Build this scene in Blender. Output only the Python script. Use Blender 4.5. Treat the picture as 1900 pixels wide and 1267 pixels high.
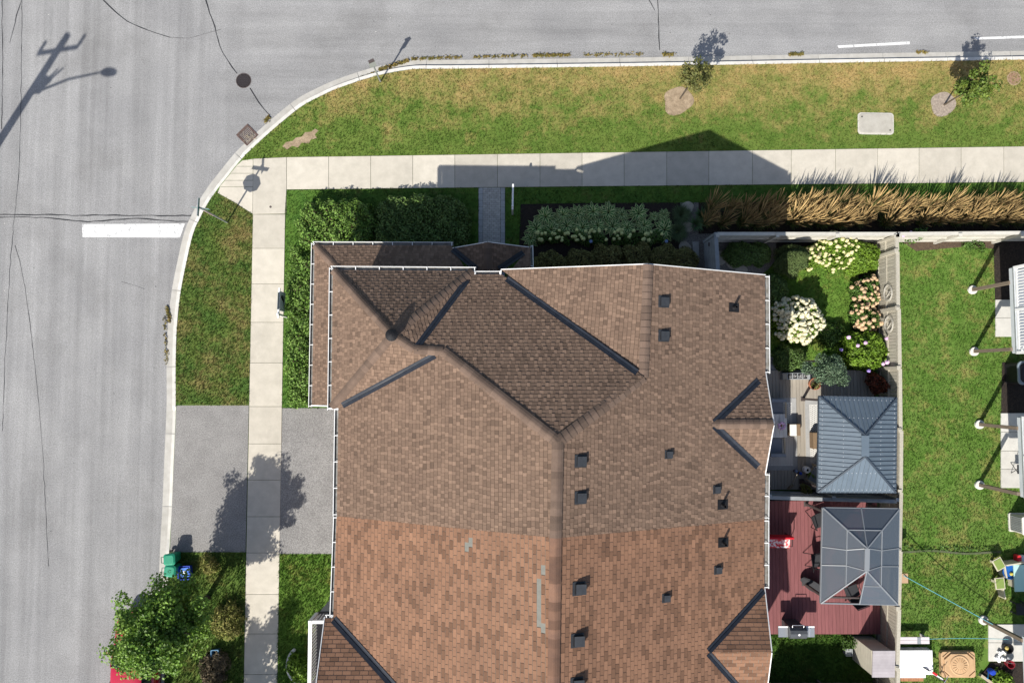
import bpy, bmesh, math, random
import numpy as np
from mathutils import Vector, Matrix, Quaternion
for _o in list(bpy.data.objects): bpy.data.objects.remove(_o, do_unlink=True)
scene = bpy.context.scene
C = scene.collection
R = math.radians
rnd = random.Random(7)
rng = np.random.default_rng(11)

# ------------------------------------------------------------------ camera
CAM_H = 31.0                     # metres above the lawns
FPX = 1267.0                     # focal length in photo pixels (24 mm equivalent)
TILT = math.atan(66.5 / FPX)     # the gimbal is about 3 degrees off plumb
cam_data = bpy.data.cameras.new('camera')
cam_data.sensor_width = 36.0
cam_data.lens = 36.0 * FPX / 1900.0
cam_data.clip_start = 0.1
cam_data.clip_end = 2000.0
cam = bpy.data.objects.new('camera', cam_data)
cam.location = (0, 0, CAM_H)
cam.rotation_euler = (TILT, 0, 0)
C.objects.link(cam)
scene.camera = cam

# ------------------------------------------------------------------ light
SUN_EL = R(42.2)
SHX, SHY = 0.510, 0.860          # direction in which shadows fall on the ground
world = bpy.data.worlds.new('World'); scene.world = world
world.use_nodes = True
wn = world.node_tree.nodes; wl = world.node_tree.links
bg = wn.get('Background') or wn.new('ShaderNodeBackground')
sky = wn.new('ShaderNodeTexSky'); sky.sky_type = 'NISHITA'
sky.sun_disc = False
sky.sun_elevation = SUN_EL
sky.sun_rotation = math.atan2(-SHX, -SHY)
sky.altitude = 100; sky.air_density = 1.0; sky.dust_density = 1.8; sky.ozone_density = 1.0
wl.new(sky.outputs[0], bg.inputs[0]); bg.inputs[1].default_value = 0.092
sun_d = bpy.data.lights.new('sun', 'SUN'); sun_d.energy = 4.6; sun_d.angle = R(0.53)
sun_d.color = (1.0, 0.955, 0.88)
sun = bpy.data.objects.new('sun', sun_d)
_d = Vector((SHX * math.cos(SUN_EL), SHY * math.cos(SUN_EL), -math.sin(SUN_EL)))
sun.rotation_euler = _d.to_track_quat('-Z', 'Y').to_euler()
sun.location = (-20, -35, 40)
C.objects.link(sun)
scene.view_settings.view_transform = 'Standard'
scene.view_settings.look = 'None'
scene.view_settings.exposure = 0.58
scene.view_settings.gamma = 1.0
scene.view_settings.use_curve_mapping = False
scene.render.resolution_x = 1024; scene.render.resolution_y = 682

# ------------------------------------------------------------------ measuring
def ray(px, py):
    d = Vector((px - 950.0, -(py - 633.5), -FPX))
    c, s = math.cos(TILT), math.sin(TILT)
    return Vector((d.x, d.y * c - d.z * s, d.y * s + d.z * c))
def P(px, py, z=0.0):
    """the point of the place at height z that the photograph shows at this pixel"""
    d = ray(px, py); t = (z - CAM_H) / d.z
    return Vector((d.x * t, d.y * t, z))
def on_plane(px, py, pl):
    p0, n = pl; d = ray(px, py); o = Vector((0, 0, CAM_H))
    return o + d * ((p0 - o).dot(n) / d.dot(n))
def plane(a, b, c):
    n = (b - a).cross(c - a).normalized()
    return (a, n if n.z > 0 else -n)
def PP(pts, z=0.0): return [P(x, y, z) for x, y in pts]

# ------------------------------------------------------------------ materials
MATS = {}
def mat(name, c1, c2=None, scale=6.0, detail=4.0, c3=None, scale3=0.8, lo3=0.5, hi3=0.7, rough=0.85, bump=0.0,
        bscale=60.0, tint=0.0, metal=0.0, spec=0.3, rand=0.0, alpha=1.0, trans=0.0, lo=0.35, hi=0.65, speck=0.0,
        speckscale=45.0, stretch=None, coat=0.0):
    m = bpy.data.materials.new(name); m.use_nodes = True
    nt = m.node_tree; N = nt.nodes; L = nt.links
    b = N.get('Principled BSDF'); out = N.get('Material Output')
    geo = N.new('ShaderNodeNewGeometry')
    pos = geo.outputs['Position']
    col = None
    rgb = N.new('ShaderNodeRGB'); rgb.outputs[0].default_value = (*c1, 1); col = rgb.outputs[0]
    def noise(sc, det, st=None, rgh=0.6):
        n = N.new('ShaderNodeTexNoise'); n.inputs['Scale'].default_value = sc; n.inputs['Detail'].default_value = det
        n.inputs['Roughness'].default_value = rgh
        if st:
            mp = N.new('ShaderNodeMapping'); mp.inputs['Scale'].default_value = st
            L.new(pos, mp.inputs['Vector']); L.new(mp.outputs[0], n.inputs['Vector'])
        else: L.new(pos, n.inputs['Vector'])
        return n.outputs['Fac']
    def rng_(f, a, c, o0=0.0, o1=1.0):
        r = N.new('ShaderNodeMapRange'); r.inputs['From Min'].default_value = a; r.inputs['From Max'].default_value = c
        r.inputs['To Min'].default_value = o0; r.inputs['To Max'].default_value = o1
        L.new(f, r.inputs['Value']); return r.outputs[0]
    def mix(f, a, bcol, blend='MIX'):
        x = N.new('ShaderNodeMix'); x.data_type = 'RGBA'; x.blend_type = blend
        if f is None: x.inputs['Factor'].default_value = 1.0
        else: L.new(f, x.inputs['Factor'])
        L.new(a, x.inputs['A'])
        if isinstance(bcol, tuple): x.inputs['B'].default_value = (*bcol, 1)
        else: L.new(bcol, x.inputs['B'])
        return x.outputs['Result']
    if c2: col = mix(rng_(noise(scale, detail, stretch), lo, hi), col, c2)
    if c3: col = mix(rng_(noise(scale3, 5.0, None, 0.65), lo3, hi3), col, c3)
    def mult(colr, val):
        h = N.new('ShaderNodeVectorMath'); h.operation = 'SCALE'
        L.new(colr, h.inputs[0]); L.new(val, h.inputs['Scale']); return h.outputs[0]
    if speck:
        col = mult(col, rng_(noise(speckscale, 2.0, None, 0.7), 0.3, 0.7, 1 - speck, 1 + speck))
    if tint:
        at = N.new('ShaderNodeAttribute'); at.attribute_name = 'tint'
        col = mult(col, rng_(at.outputs['Fac'], 0, 1, 1 - tint, 1 + tint))
    if rand:
        oi = N.new('ShaderNodeObjectInfo')
        col = mult(col, rng_(oi.outputs['Random'], 0, 1, 1 - rand, 1 + rand))
    L.new(col, b.inputs['Base Color'])
    b.inputs['Roughness'].default_value = rough; b.inputs['Metallic'].default_value = metal
    b.inputs['Specular IOR Level'].default_value = spec
    if coat: b.inputs['Coat Weight'].default_value = coat; b.inputs['Coat Roughness'].default_value = 0.05
    if alpha < 1: b.inputs['Alpha'].default_value = alpha
    if bump:
        bp = N.new('ShaderNodeBump'); bp.inputs['Strength'].default_value = bump; bp.inputs['Distance'].default_value = 0.02
        L.new(noise(bscale, 3.0), bp.inputs['Height']); L.new(bp.outputs[0], b.inputs['Normal'])
    if trans:
        t = N.new('ShaderNodeBsdfTranslucent'); mx = N.new('ShaderNodeMixShader'); mx.inputs[0].default_value = trans
        L.new(col, t.inputs['Color']); L.new(b.outputs[0], mx.inputs[1]); L.new(t.outputs[0], mx.inputs[2])
        L.new(mx.outputs[0], out.inputs['Surface'])
    MATS[name] = m
    return m

# ------------------------------------------------------------------ objects
ORG = {}                          # world origin of each root
def add_obj(name, me, parent=None):
    o = bpy.data.objects.new(name, me); C.objects.link(o)
    if parent is not None: o.parent = parent
    return o
def tag(o, label=None, cat=None, group=None, kind=None):
    if label: o['label'] = label
    if cat: o['category'] = cat
    if group: o['group'] = group
    if kind: o['kind'] = kind
    return o
def thing(name, label, cat, loc=(0, 0, 0), group=None):
    o = add_obj(name, None); o.location = loc; o.empty_display_size = 0.2
    ORG[o.name] = Vector(loc)
    return tag(o, label, cat, group)
def org(o):
    while o is not None:
        if o.name in ORG: return ORG[o.name]
        o = o.parent
    return Vector((0, 0, 0))
def copy_tree(o, loc=None, rz=None, sc=None, label=None, group=None, parent=None):
    c = o.copy(); C.objects.link(c)
    if parent is not None: c.parent = parent
    if loc is not None: c.location = loc
    if rz is not None: c.rotation_euler = (0, 0, rz)
    if sc is not None: c.scale = sc if hasattr(sc, '__len__') else (sc, sc, sc)
    if label: c['label'] = label
    if group: c['group'] = group
    for ch in list(o.children): copy_tree(ch, parent=c)
    return c

class MB:
    def __init__(s): s.v = []; s.f = []; s.m = []; s.t = []; s.cm = 0; s.ct = 0.5
    def face(s, idx): s.f.append(idx); s.m.append(s.cm); s.t.append(s.ct)
    def poly(s, pts):
        b = len(s.v); s.v += [tuple(p) for p in pts]; s.face(list(range(b, b + len(pts)))); return s
    def box(s, c, size, rz=0.0, M=None):
        hx, hy, hz = size[0] / 2, size[1] / 2, size[2] / 2
        b = len(s.v)
        M = M or Matrix.Rotation(rz, 3, 'Z'); c = Vector(c)
        for sx, sy, sz in ((-1,-1,-1),(1,-1,-1),(1,1,-1),(-1,1,-1),(-1,-1,1),(1,-1,1),(1,1,1),(-1,1,1)):
            s.v.append(tuple(c + M @ Vector((sx * hx, sy * hy, sz * hz))))
        for q in ((0,3,2,1),(4,5,6,7),(0,1,5,4),(1,2,6,5),(2,3,7,6),(3,0,4,7)): s.face([b + i for i in q])
        return s
    def bar(s, a, b, w, h, up=(0, 0, 1)):
        a, b = Vector(a), Vector(b); d = b - a; L = d.length
        if L < 1e-6: return s
        x = d / L; y = Vector(up).cross(x)
        if y.length < 1e-4: y = Vector((0, 1, 0)).cross(x)
        y.normalize(); z = x.cross(y)
        M = Matrix((x, y, z)).transposed()
        return s.box((a + b) / 2, (L, w, h), M=M)
    def prism(s, pts, z0, z1):
        n = len(pts); b = len(s.v)
        a = sum(pts[i][0] * pts[(i+1) % n][1] - pts[(i+1) % n][0] * pts[i][1] for i in range(n))
        if a < 0: pts = pts[::-1]
        s.v += [(p[0], p[1], z0) for p in pts] + [(p[0], p[1], z1) for p in pts]
        s.face([b + n + i for i in range(n)]); s.face([b + n - 1 - i for i in range(n)])
        for i in range(n): s.face([b + i, b + (i + 1) % n, b + n + (i + 1) % n, b + n + i])
        return s
    def slab(s, pts, th):
        """a plate of thickness th under the 3D polygon pts"""
        n = len(pts); b = len(s.v); pts = [Vector(p) for p in pts]
        nn = Vector((0, 0, 0))
        for i in range(n): nn += pts[i].cross(pts[(i + 1) % n])
        if nn.z < 0: pts = pts[::-1]; nn = -nn
        nn.normalize()
        s.v += [tuple(p) for p in pts] + [tuple(p - nn * th) for p in pts]
        s.face([b + i for i in range(n)]); s.face([b + 2 * n - 1 - i for i in range(n)])
        for i in range(n): s.face([b + (i + 1) % n, b + i, b + n + i, b + n + (i + 1) % n])
        return s
    def tube(s, pts, r, n=8, cap=True):
        pts = [Vector(p) for p in pts]; k = len(pts); b = len(s.v)
        rr = r if hasattr(r, '__len__') else [r] * k
        px = None
        for i in range(k):
            t = (pts[min(i + 1, k - 1)] - pts[max(i - 1, 0)]).normalized()
            x = (px - t * px.dot(t)) if px is not None else Vector((1, 0, 0)) - t * t.x
            if x.length < 1e-3: x = Vector((0, 1, 0)) - t * t.y
            x.normalize(); px = x; y = t.cross(x)
            for j in range(n):
                a = 2 * math.pi * j / n
                s.v.append(tuple(pts[i] + (x * math.cos(a) + y * math.sin(a)) * rr[i]))
        for i in range(k - 1):
            for j in range(n):
                j2 = (j + 1) % n
                s.face([b + i * n + j, b + i * n + j2, b + (i + 1) * n + j2, b + (i + 1) * n + j])
        if cap:
            s.face([b + n - 1 - j for j in range(n)]); s.face([b + (k - 1) * n + j for j in range(n)])
        return s
    def lathe(s, c, prof, n=16, sx=1.0, sy=1.0, capb=True, capt=True, rot=0.0):
        b = len(s.v); c = Vector(c)
        for r, z in prof:
            for j in range(n):
                a = 2 * math.pi * j / n + rot
                s.v.append((c.x + r * sx * math.cos(a), c.y + r * sy * math.sin(a), c.z + z))
        for i in range(len(prof) - 1):
            for j in range(n):
                j2 = (j + 1) % n
                s.face([b + i * n + j, b + i * n + j2, b + (i + 1) * n + j2, b + (i + 1) * n + j])
        if capb: s.face([b + n - 1 - j for j in range(n)])
        if capt: s.face([b + (len(prof) - 1) * n + j for j in range(n)])
        return s
    def grid(s, rows, close=False):
        b = len(s.v); k = len(rows); n = len(rows[0])
        for r in rows: s.v += [tuple(p) for p in r]
        for i in range(k - 1):
            for j in range(n if close else n - 1):
                j2 = (j + 1) % n
                s.face([b + i * n + j, b + i * n + j2, b + (i + 1) * n + j2, b + (i + 1) * n + j])
        return s
    def build(s, name, mats, parent=None, smooth=False, bevel=0.0):
        me = bpy.data.meshes.new(name)
        o0 = org(parent) if parent is not None else Vector((0, 0, 0))
        vs = [(x - o0.x, y - o0.y, z - o0.z) for x, y, z in s.v]
        me.from_pydata(vs, [], s.f)
        if not isinstance(mats, (list, tuple)): mats = [mats]
        for m in mats: me.materials.append(m)
        if any(s.m): me.polygons.foreach_set('material_index', s.m)
        at = me.attributes.new('tint', 'FLOAT', 'FACE'); at.data.foreach_set('value', s.t)
        if smooth: me.polygons.foreach_set('use_smooth', [True] * len(s.f))
        me.validate(); me.update()
        o = add_obj(name, me, parent)
        if bevel:
            b = o.modifiers.new('bevel', 'BEVEL'); b.width = bevel; b.segments = 2; b.limit_method = 'ANGLE'
        return o

def mesh_np(name, V, Fc, tint, mats, parent=None, midx=None):
    me = bpy.data.meshes.new(name)
    o0 = org(parent) if parent is not None else Vector((0, 0, 0))
    V = np.asarray(V, dtype=np.float32) - np.array(o0, dtype=np.float32)
    k = Fc.shape[1]; nf = Fc.shape[0]
    me.vertices.add(len(V)); me.vertices.foreach_set('co', V.ravel())
    me.loops.add(nf * k); me.loops.foreach_set('vertex_index', Fc.ravel().astype(np.int32))
    me.polygons.add(nf); me.polygons.foreach_set('loop_start', np.arange(0, nf * k, k, dtype=np.int32))
    try: me.polygons.foreach_set('loop_total', np.full(nf, k, dtype=np.int32))
    except Exception: pass
    if not isinstance(mats, (list, tuple)): mats = [mats]
    for m in mats: me.materials.append(m)
    if midx is not None: me.polygons.foreach_set('material_index', midx.astype(np.int32))
    at = me.attributes.new('tint', 'FLOAT', 'FACE'); at.data.foreach_set('value', np.asarray(tint, dtype=np.float32))
    me.update(calc_edges=True)
    return add_obj(name, me, parent)

# ------------------------------------------------------------------ greenery
def unit(a): return a / (np.linalg.norm(a, axis=1, keepdims=True) + 1e-9)
def leaf_arrays(pos, nrm, size, aspect=0.55, jitter=0.7, fold=0.18, grow=None):
    n = len(pos)
    nn = unit(nrm + rng.normal(0, jitter, (n, 3)))
    r = rng.normal(0, 1, (n, 3)) if grow is None else grow + rng.normal(0, 0.3, (n, 3))
    t = unit(r - nn * np.sum(r * nn, axis=1, keepdims=True)); b = np.cross(nn, t)
    s = (size * rng.uniform(0.7, 1.3, n))[:, None]
    v0 = pos - t * s * 0.5; v2 = pos + t * s * 0.5
    v1 = pos + b * s * aspect * 0.5 + nn * s * fold; v3 = pos - b * s * aspect * 0.5 + nn * s * fold
    V = np.stack([v0, v1, v2, v3], 1).reshape(-1, 3)
    i = np.arange(n)[:, None] * 4
    Fc = np.concatenate([i + np.array([[0, 2, 1]]), i + np.array([[0, 3, 2]])], 1).reshape(-1, 3)
    tint = np.repeat(rng.uniform(0, 1, n), 2)
    return V, Fc, tint
def leaves(name, pos, nrm, size, m, parent=None, **kw):
    V, Fc, t = leaf_arrays(np.asarray(pos), np.asarray(nrm), size, **kw)
    return mesh_np(name, V, Fc, t, m, parent)
def superbox(n, c, half, p=4.0, depth=0.3, top_only=True, rz=0.0, lump=0.12):
    u = rng.uniform(-1, 1, (n, 3))
    if top_only: u[:, 2] = np.abs(u[:, 2]) * 1.0
    q = (np.sum(np.abs(u) ** p, axis=1)) ** (1 / p)
    s = u / q[:, None]
    d = 1 - np.abs(rng.normal(0, depth, n)); d = np.clip(d, 0.2, 1.03)
    nrm = unit(np.sign(s) * np.abs(s) ** (p - 1) / np.array(half))
    h = np.array(half)
    ph = s * h
    lumps = lump * (np.sin(ph[:, 0] * 5.1 + c[0]) * np.sin(ph[:, 1] * 4.7 + c[1] * 2) + 0.5 * np.sin(ph[:, 0] * 11 + ph[:, 1] * 9))
    pos = ph * d[:, None] + nrm * lumps[:, None]
    if rz:
        cz, sz = math.cos(rz), math.sin(rz); M = np.array([[cz, -sz, 0], [sz, cz, 0], [0, 0, 1]])
        pos = pos @ M.T; nrm = nrm @ M.T
    return pos + np.array(c), nrm
def clumps(n, centers, rad, flat=0.75):
    cs = np.asarray(centers); k = len(cs)
    i = rng.integers(0, k, n)
    d = unit(rng.normal(0, 1, (n, 3))); r = rad[i] if hasattr(rad, '__len__') else np.full(n, rad)
    q = (rng.uniform(0, 1, n) ** 0.45 * r)[:, None]
    pos = cs[i] + d * q * np.array([1, 1, flat])
    return pos, unit(d + np.array([0, 0, 0.9]))
def inside(px, py, poly):
    x = np.asarray(px); y = np.asarray(py); r = np.zeros(len(x), bool); n = len(poly)
    for i in range(n):
        x1, y1 = poly[i][0], poly[i][1]; x2, y2 = poly[(i + 1) % n][0], poly[(i + 1) % n][1]
        if y1 == y2: continue
        c = ((y1 > y) != (y2 > y)) & (x < (x2 - x1) * (y - y1) / (y2 - y1) + x1)
        r ^= c
    return r
def scatter(poly, dens, excl=()):
    xs = [p[0] for p in poly]; ys = [p[1] for p in poly]
    n = int((max(xs) - min(xs)) * (max(ys) - min(ys)) * dens)
    x = rng.uniform(min(xs), max(xs), n); y = rng.uniform(min(ys), max(ys), n)
    k = inside(x, y, poly)
    for e in excl: k &= ~inside(x, y, e)
    return x[k], y[k]
def tufts(name, poly, dens, m, parent=None, h=0.06, w=0.012, excl=(), z=0.0, blades=3, lean=0.6):
    x, y = scatter(poly, dens, excl); n = len(x)
    if n == 0: return None
    V = []; T = []
    base = np.stack([x, y, np.full(n, z)], 1); tt = rng.uniform(0, 1, n)
    for b in range(blades):
        a = rng.uniform(0, 2 * np.pi, n); d = np.stack([np.cos(a), np.sin(a), np.zeros(n)], 1)
        s = np.stack([-np.sin(a), np.cos(a), np.zeros(n)], 1)
        hh = (h * rng.uniform(0.5, 1.3, n))[:, None]; ww = (w * rng.uniform(0.7, 1.4, n))[:, None]
        o = base + d * 0.01
        V.append(np.stack([o - s * ww, o + s * ww, o + d * hh * lean * rng.uniform(0.3, 1.4, n)[:, None] + np.array([0, 0, 1]) * hh], 1).reshape(-1, 3))
        T.append(np.clip(tt + rng.normal(0, 0.15, n), 0, 1))
    V = np.concatenate(V); Fc = np.arange(len(V)).reshape(-1, 3)
    o = mesh_np(name, V, Fc, np.concatenate(T), m, parent)
    o['kind'] = 'stuff'
    return o
def smooth_path(pts, step=0.2):
    out = []
    n = len(pts)
    for i in range(n - 1):
        p0, p1, p2, p3 = pts[max(i - 1, 0)], pts[i], pts[i + 1], pts[min(i + 2, n - 1)]
        k = max(2, int((p2 - p1).length / step))
        for j in range(k):
            t = j / k
            out.append(0.5 * ((2 * p1) + (p2 - p0) * t + (2 * p0 - 5 * p1 + 4 * p2 - p3) * t * t + (3 * p1 - p0 - 3 * p2 + p3) * t ** 3))
    out.append(pts[-1]); return out
# ================================================================== materials
M_CONC = mat('concrete', (0.455, 0.42, 0.352), (0.52, 0.48, 0.405), scale=2.2, c3=(0.40, 0.37, 0.31), scale3=0.9, lo3=0.52, hi3=0.8, rough=0.9, rand=0.09, speck=0.05, speckscale=70, bump=0.15, bscale=90)
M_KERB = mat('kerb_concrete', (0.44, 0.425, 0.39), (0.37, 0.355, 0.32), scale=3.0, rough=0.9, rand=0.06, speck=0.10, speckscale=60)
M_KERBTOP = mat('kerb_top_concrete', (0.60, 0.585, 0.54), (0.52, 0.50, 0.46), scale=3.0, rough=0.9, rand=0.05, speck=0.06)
M_BASE = mat('joint_dirt', (0.10, 0.10, 0.07), (0.07, 0.10, 0.035), scale=4, rough=1)
M_SOIL = mat('soil', (0.10, 0.07, 0.045), (0.06, 0.042, 0.03), scale=9, rough=1, speck=0.35, bump=0.4)
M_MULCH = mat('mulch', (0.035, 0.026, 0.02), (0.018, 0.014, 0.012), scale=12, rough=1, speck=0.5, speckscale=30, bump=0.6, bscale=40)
M_DRYSOIL = mat('dry_soil', (0.36, 0.275, 0.185), (0.22, 0.165, 0.105), scale=3.5, detail=6, rough=1, speck=0.35, bump=0.4)
M_GRAVEL = mat('gravel', (0.20, 0.19, 0.17), (0.10, 0.095, 0.085), scale=35, detail=1, rough=1, speck=0.4, speckscale=28, bump=0.8, bscale=30)
M_DRIVE = mat('driveway_asphalt', (0.245, 0.238, 0.228), (0.205, 0.198, 0.19), scale=1.1, c3=(0.18, 0.174, 0.168), scale3=0.5, lo3=0.5, hi3=0.75, rough=0.95, speck=0.42, speckscale=24, bump=0.3, bscale=60)
M_LINE = mat('road_paint', (0.62, 0.62, 0.61), (0.34, 0.34, 0.34), scale=6.5, detail=9, lo=0.56, hi=0.66, rough=0.8, speck=0.05)
M_CRACK_SHADOW = mat('crack_sealant', (0.022, 0.023, 0.026), rough=0.7)
M_IRON = mat('cast_iron', (0.075, 0.065, 0.07), (0.11, 0.085, 0.075), scale=20, rough=0.7, metal=0.3)
M_RUST = mat('rusty_iron', (0.13, 0.085, 0.07), (0.07, 0.05, 0.045), scale=14, rough=0.9)
M_BLACK = mat('black_void', (0.012, 0.012, 0.013), rough=0.9)

def grass_mat(name, g1, g2, dry, amount, band=None, blobs=1.0):
    """green and dried patches; band = (y0, y1): the turf is drier towards y1 (by the road)"""
    m = bpy.data.materials.new(name); m.use_nodes = True; nt = m.node_tree; N = nt.nodes; L = nt.links
    b = N['Principled BSDF']; b.inputs['Roughness'].default_value = 0.9; b.inputs['Specular IOR Level'].default_value = 0.15
    geo = N.new('ShaderNodeNewGeometry')
    def nz(s, d, r=0.6):
        n = N.new('ShaderNodeTexNoise'); n.inputs['Scale'].default_value = s; n.inputs['Detail'].default_value = d
        n.inputs['Roughness'].default_value = r; L.new(geo.outputs['Position'], n.inputs['Vector']); return n.outputs['Fac']
    def mr(f, a, c, o0=0., o1=1.):
        r = N.new('ShaderNodeMapRange'); r.inputs[1].default_value = a; r.inputs[2].default_value = c
        r.inputs[3].default_value = o0; r.inputs[4].default_value = o1; L.new(f, r.inputs[0]); return r.outputs[0]
    def mx(f, a, c):
        x = N.new('ShaderNodeMix'); x.data_type = 'RGBA'; L.new(f, x.inputs['Factor'])
        for s, v in (('A', a), ('B', c)):
            if isinstance(v, tuple): x.inputs[s].default_value = (*v, 1)
            else: L.new(v, x.inputs[s])
        return x.outputs['Result']
    def add(a, c, op='ADD'):
        x = N.new('ShaderNodeMath'); x.operation = op; x.use_clamp = False
        for i, v in enumerate((a, c)):
            if isinstance(v, float): x.inputs[i].default_value = v
            else: L.new(v, x.inputs[i])
        return x.outputs[0]
    col = mx(mr(nz(1.3, 3), .35, .65), g1, g2)
    d = add(nz(0.75 * blobs, 6, 0.68), add(nz(5.0, 2, 0.6), 0.30, 'MULTIPLY'))
    if band:
        sp = N.new('ShaderNodeSeparateXYZ'); L.new(geo.outputs['Position'], sp.inputs[0])
        d = add(d, mr(sp.outputs['Y'], band[0], band[1], -0.20, 0.15))
    f = mr(d, 0.72 - amount, 1.00 - amount * 0.6)
    col = mx(f, col, dry)
    at = N.new('ShaderNodeAttribute'); at.attribute_name = 'tint'
    sc = N.new('ShaderNodeVectorMath'); sc.operation = 'SCALE'; L.new(col, sc.inputs[0])
    L.new(add(mr(at.outputs['Fac'], 0, 1, .62, 1.38), mr(nz(26, 2), .3, .7, .8, 1.2), 'MULTIPLY'), sc.inputs['Scale'])
    L.new(sc.outputs[0], b.inputs['Base Color'])
    return m
G_BLVD = grass_mat('boulevard_grass', (0.075, 0.135, 0.022), (0.115, 0.16, 0.032), (0.31, 0.225, 0.085), 0.17, band=None)
G_WEST = grass_mat('dry_boulevard_grass', (0.06, 0.115, 0.022), (0.095, 0.135, 0.028), (0.25, 0.18, 0.075), 0.11, blobs=0.9)
G_LUSH = grass_mat('lush_grass', (0.075, 0.155, 0.02), (0.11, 0.19, 0.03), (0.25, 0.215, 0.06), 0.05)
G_YARD = grass_mat('yard_grass', (0.075, 0.150, 0.022), (0.105, 0.175, 0.034), (0.29, 0.235, 0.085), 0.07, blobs=1.2)
G_STRIP = grass_mat('shaggy_grass', (0.06, 0.115, 0.02), (0.10, 0.15, 0.03), (0.22, 0.175, 0.06), 0.05)
G_DARK = grass_mat('clover_grass', (0.05, 0.115, 0.018), (0.085, 0.16, 0.025), (0.16, 0.15, 0.05), 0.03)

# ================================================================== ground and road
def struct(o, label=None):
    o['kind'] = 'structure'
    if label: o['label'] = label
    return o
struct(MB().prism([(-400, -400), (400, -400), (400, 400), (-400, 400)], -0.6, -0.30).build('ground', grass_mat('far_grass', (0.06, 0.11, 0.02), (0.09, 0.13, 0.03), (0.2, 0.16, 0.07), 0.08)), 'wide flat grassy ground under the whole neighbourhood')

def road_mat():
    m = mat('road_asphalt', (0.268, 0.266, 0.263), (0.222, 0.221, 0.221), scale=0.35, detail=6, c3=(0.195, 0.193, 0.19), scale3=0.22, lo3=0.52, hi3=0.72, rough=0.92, speck=0.33, speckscale=24, bump=0.25, bscale=55)
    nt = m.node_tree; N = nt.nodes; L = nt.links; b = N['Principled BSDF']
    src = b.inputs['Base Color'].links[0].from_socket
    geo = N.new('ShaderNodeNewGeometry'); sp = N.new('ShaderNodeSeparateXYZ'); L.new(geo.outputs['Position'], sp.inputs[0])
    def streak(vec):
        mp = N.new('ShaderNodeMapping'); mp.inputs['Scale'].default_value = vec; L.new(geo.outputs['Position'], mp.inputs[0])
        n = N.new('ShaderNodeTexNoise'); n.inputs['Scale'].default_value = 1.0; n.inputs['Detail'].default_value = 4.0
        n.inputs['Roughness'].default_value = 0.7
        L.new(mp.outputs[0], n.inputs['Vector'])
        r = N.new('ShaderNodeMapRange'); r.inputs[1].default_value = .3; r.inputs[2].default_value = .7
        r.inputs[3].default_value = .80; r.inputs[4].default_value = 1.20; L.new(n.outputs['Fac'], r.inputs[0]); return r.outputs[0]
    a = streak((1.5, 0.035, 1)); c = streak((0.05, 0.9, 1))
    # worn wheel tracks: the left road runs north-south, the other one east-west
    f = N.new('ShaderNodeMapRange'); f.interpolation_type = 'SMOOTHSTEP'
    f.inputs[1].default_value = -15.5; f.inputs[2].default_value = -11.0; L.new(sp.outputs['X'], f.inputs[0])
    mxf = N.new('ShaderNodeMix'); mxf.data_type = 'FLOAT'
    L.new(f.outputs[0], mxf.inputs['Factor']); L.new(a, mxf.inputs['A']); L.new(c, mxf.inputs['B'])
    sc = N.new('ShaderNodeVectorMath'); sc.operation = 'SCALE'
    L.new(src, sc.inputs[0]); L.new(mxf.outputs['Result'], sc.inputs['Scale']); L.new(sc.outputs[0], b.inputs['Base Color'])
    return m
M_ROAD = road_mat()
ZR = -0.12
road = struct(MB().prism([(-34, -90), (90, -90), (90, 27), (-34, 27)], -0.29, ZR).build('road', M_ROAD), 'grey asphalt road bending round the corner lot')

# back edge of the kerb, from the far right round the corner and down the left road
KERB_PX = [(2600, 99), (2250, 104), (1900, 111), (1600, 116), (1270, 122), (1000, 126), (830, 128), (764, 129), (698, 141), (630, 163),
           (590, 181), (556, 200), (506, 241), (474, 270), (448, 295), (422, 327), (400, 355), (384, 380), (371, 405), (358, 435), (343, 500), (334, 550),
           (328, 610), (326, 680), (326, 752), (322, 850), (318, 950), (314, 1022), (305, 1267), (292, 1600), (280, 1900)]
KP = smooth_path([Vector((p.x, p.y, 0)) for p in PP(KERB_PX)], 0.25)
# soil of the block inside the kerb
blk = [(p.x, p.y) for p in KP]
block = struct(MB().prism(blk + [(-21, -60), (60, -60), (60, blk[0][1])], -0.28, -0.02).build('block_ground', G_DARK), 'grassy ground of the corner lot beneath lawns and paving')

def low_kerb(p):
    if 0.5 > 0 and p.x < -12 and P(322, 760).y > p.y > P(318, 1010).y: return 1.0     # driveway crossing
    if (p - P(424, 326)).length < 1.2: return 0.75                                        # ramp
    return 0.0
def kerb_sec(i):
    p = KP[i]; d = (KP[min(i + 1, len(KP) - 1)] - KP[max(i - 1, 0)]).normalized(); o = Vector((d.y, -d.x, 0))
    l = low_kerb(p); zt = 0.012 - l * 0.085
    prof = [(0, -0.27), (0, zt), (0.15, zt), (0.185, -0.098), (0.47, -0.113), (0.47, -0.27)]
    return [p + o * a + Vector((0, 0, z)) for a, z in prof]
kerb_root = struct(MB().grid([[q + Vector((0, 0, -0.03)) for q in kerb_sec(i)][1:5] for i in range(len(KP))]).build('kerb', M_BASE), 'concrete kerb and gutter round the corner')
seg = 12
for a in range(0, len(KP) - 1, seg):
    b_ = min(a + seg, len(KP) - 1)
    rows = [kerb_sec(i) for i in range(a, b_ + 1)]
    if len(rows) < 2: continue
    e = (rows[1][0] - rows[0][0]).normalized() * 0.011
    rows[0] = [q + e for q in rows[0]]; rows[-1] = [q - e for q in rows[-1]]
    mb = MB(); mb.grid(rows)
    n = len(rows[0])
    mb.face([j for j in range(n)]); mb.face([len(rows) * n - 1 - j for j in range(n)])
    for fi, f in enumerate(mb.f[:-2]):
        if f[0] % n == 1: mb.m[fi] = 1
    mb.build('kerb_segment', [M_KERB, M_KERBTOP], kerb_root)

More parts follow.
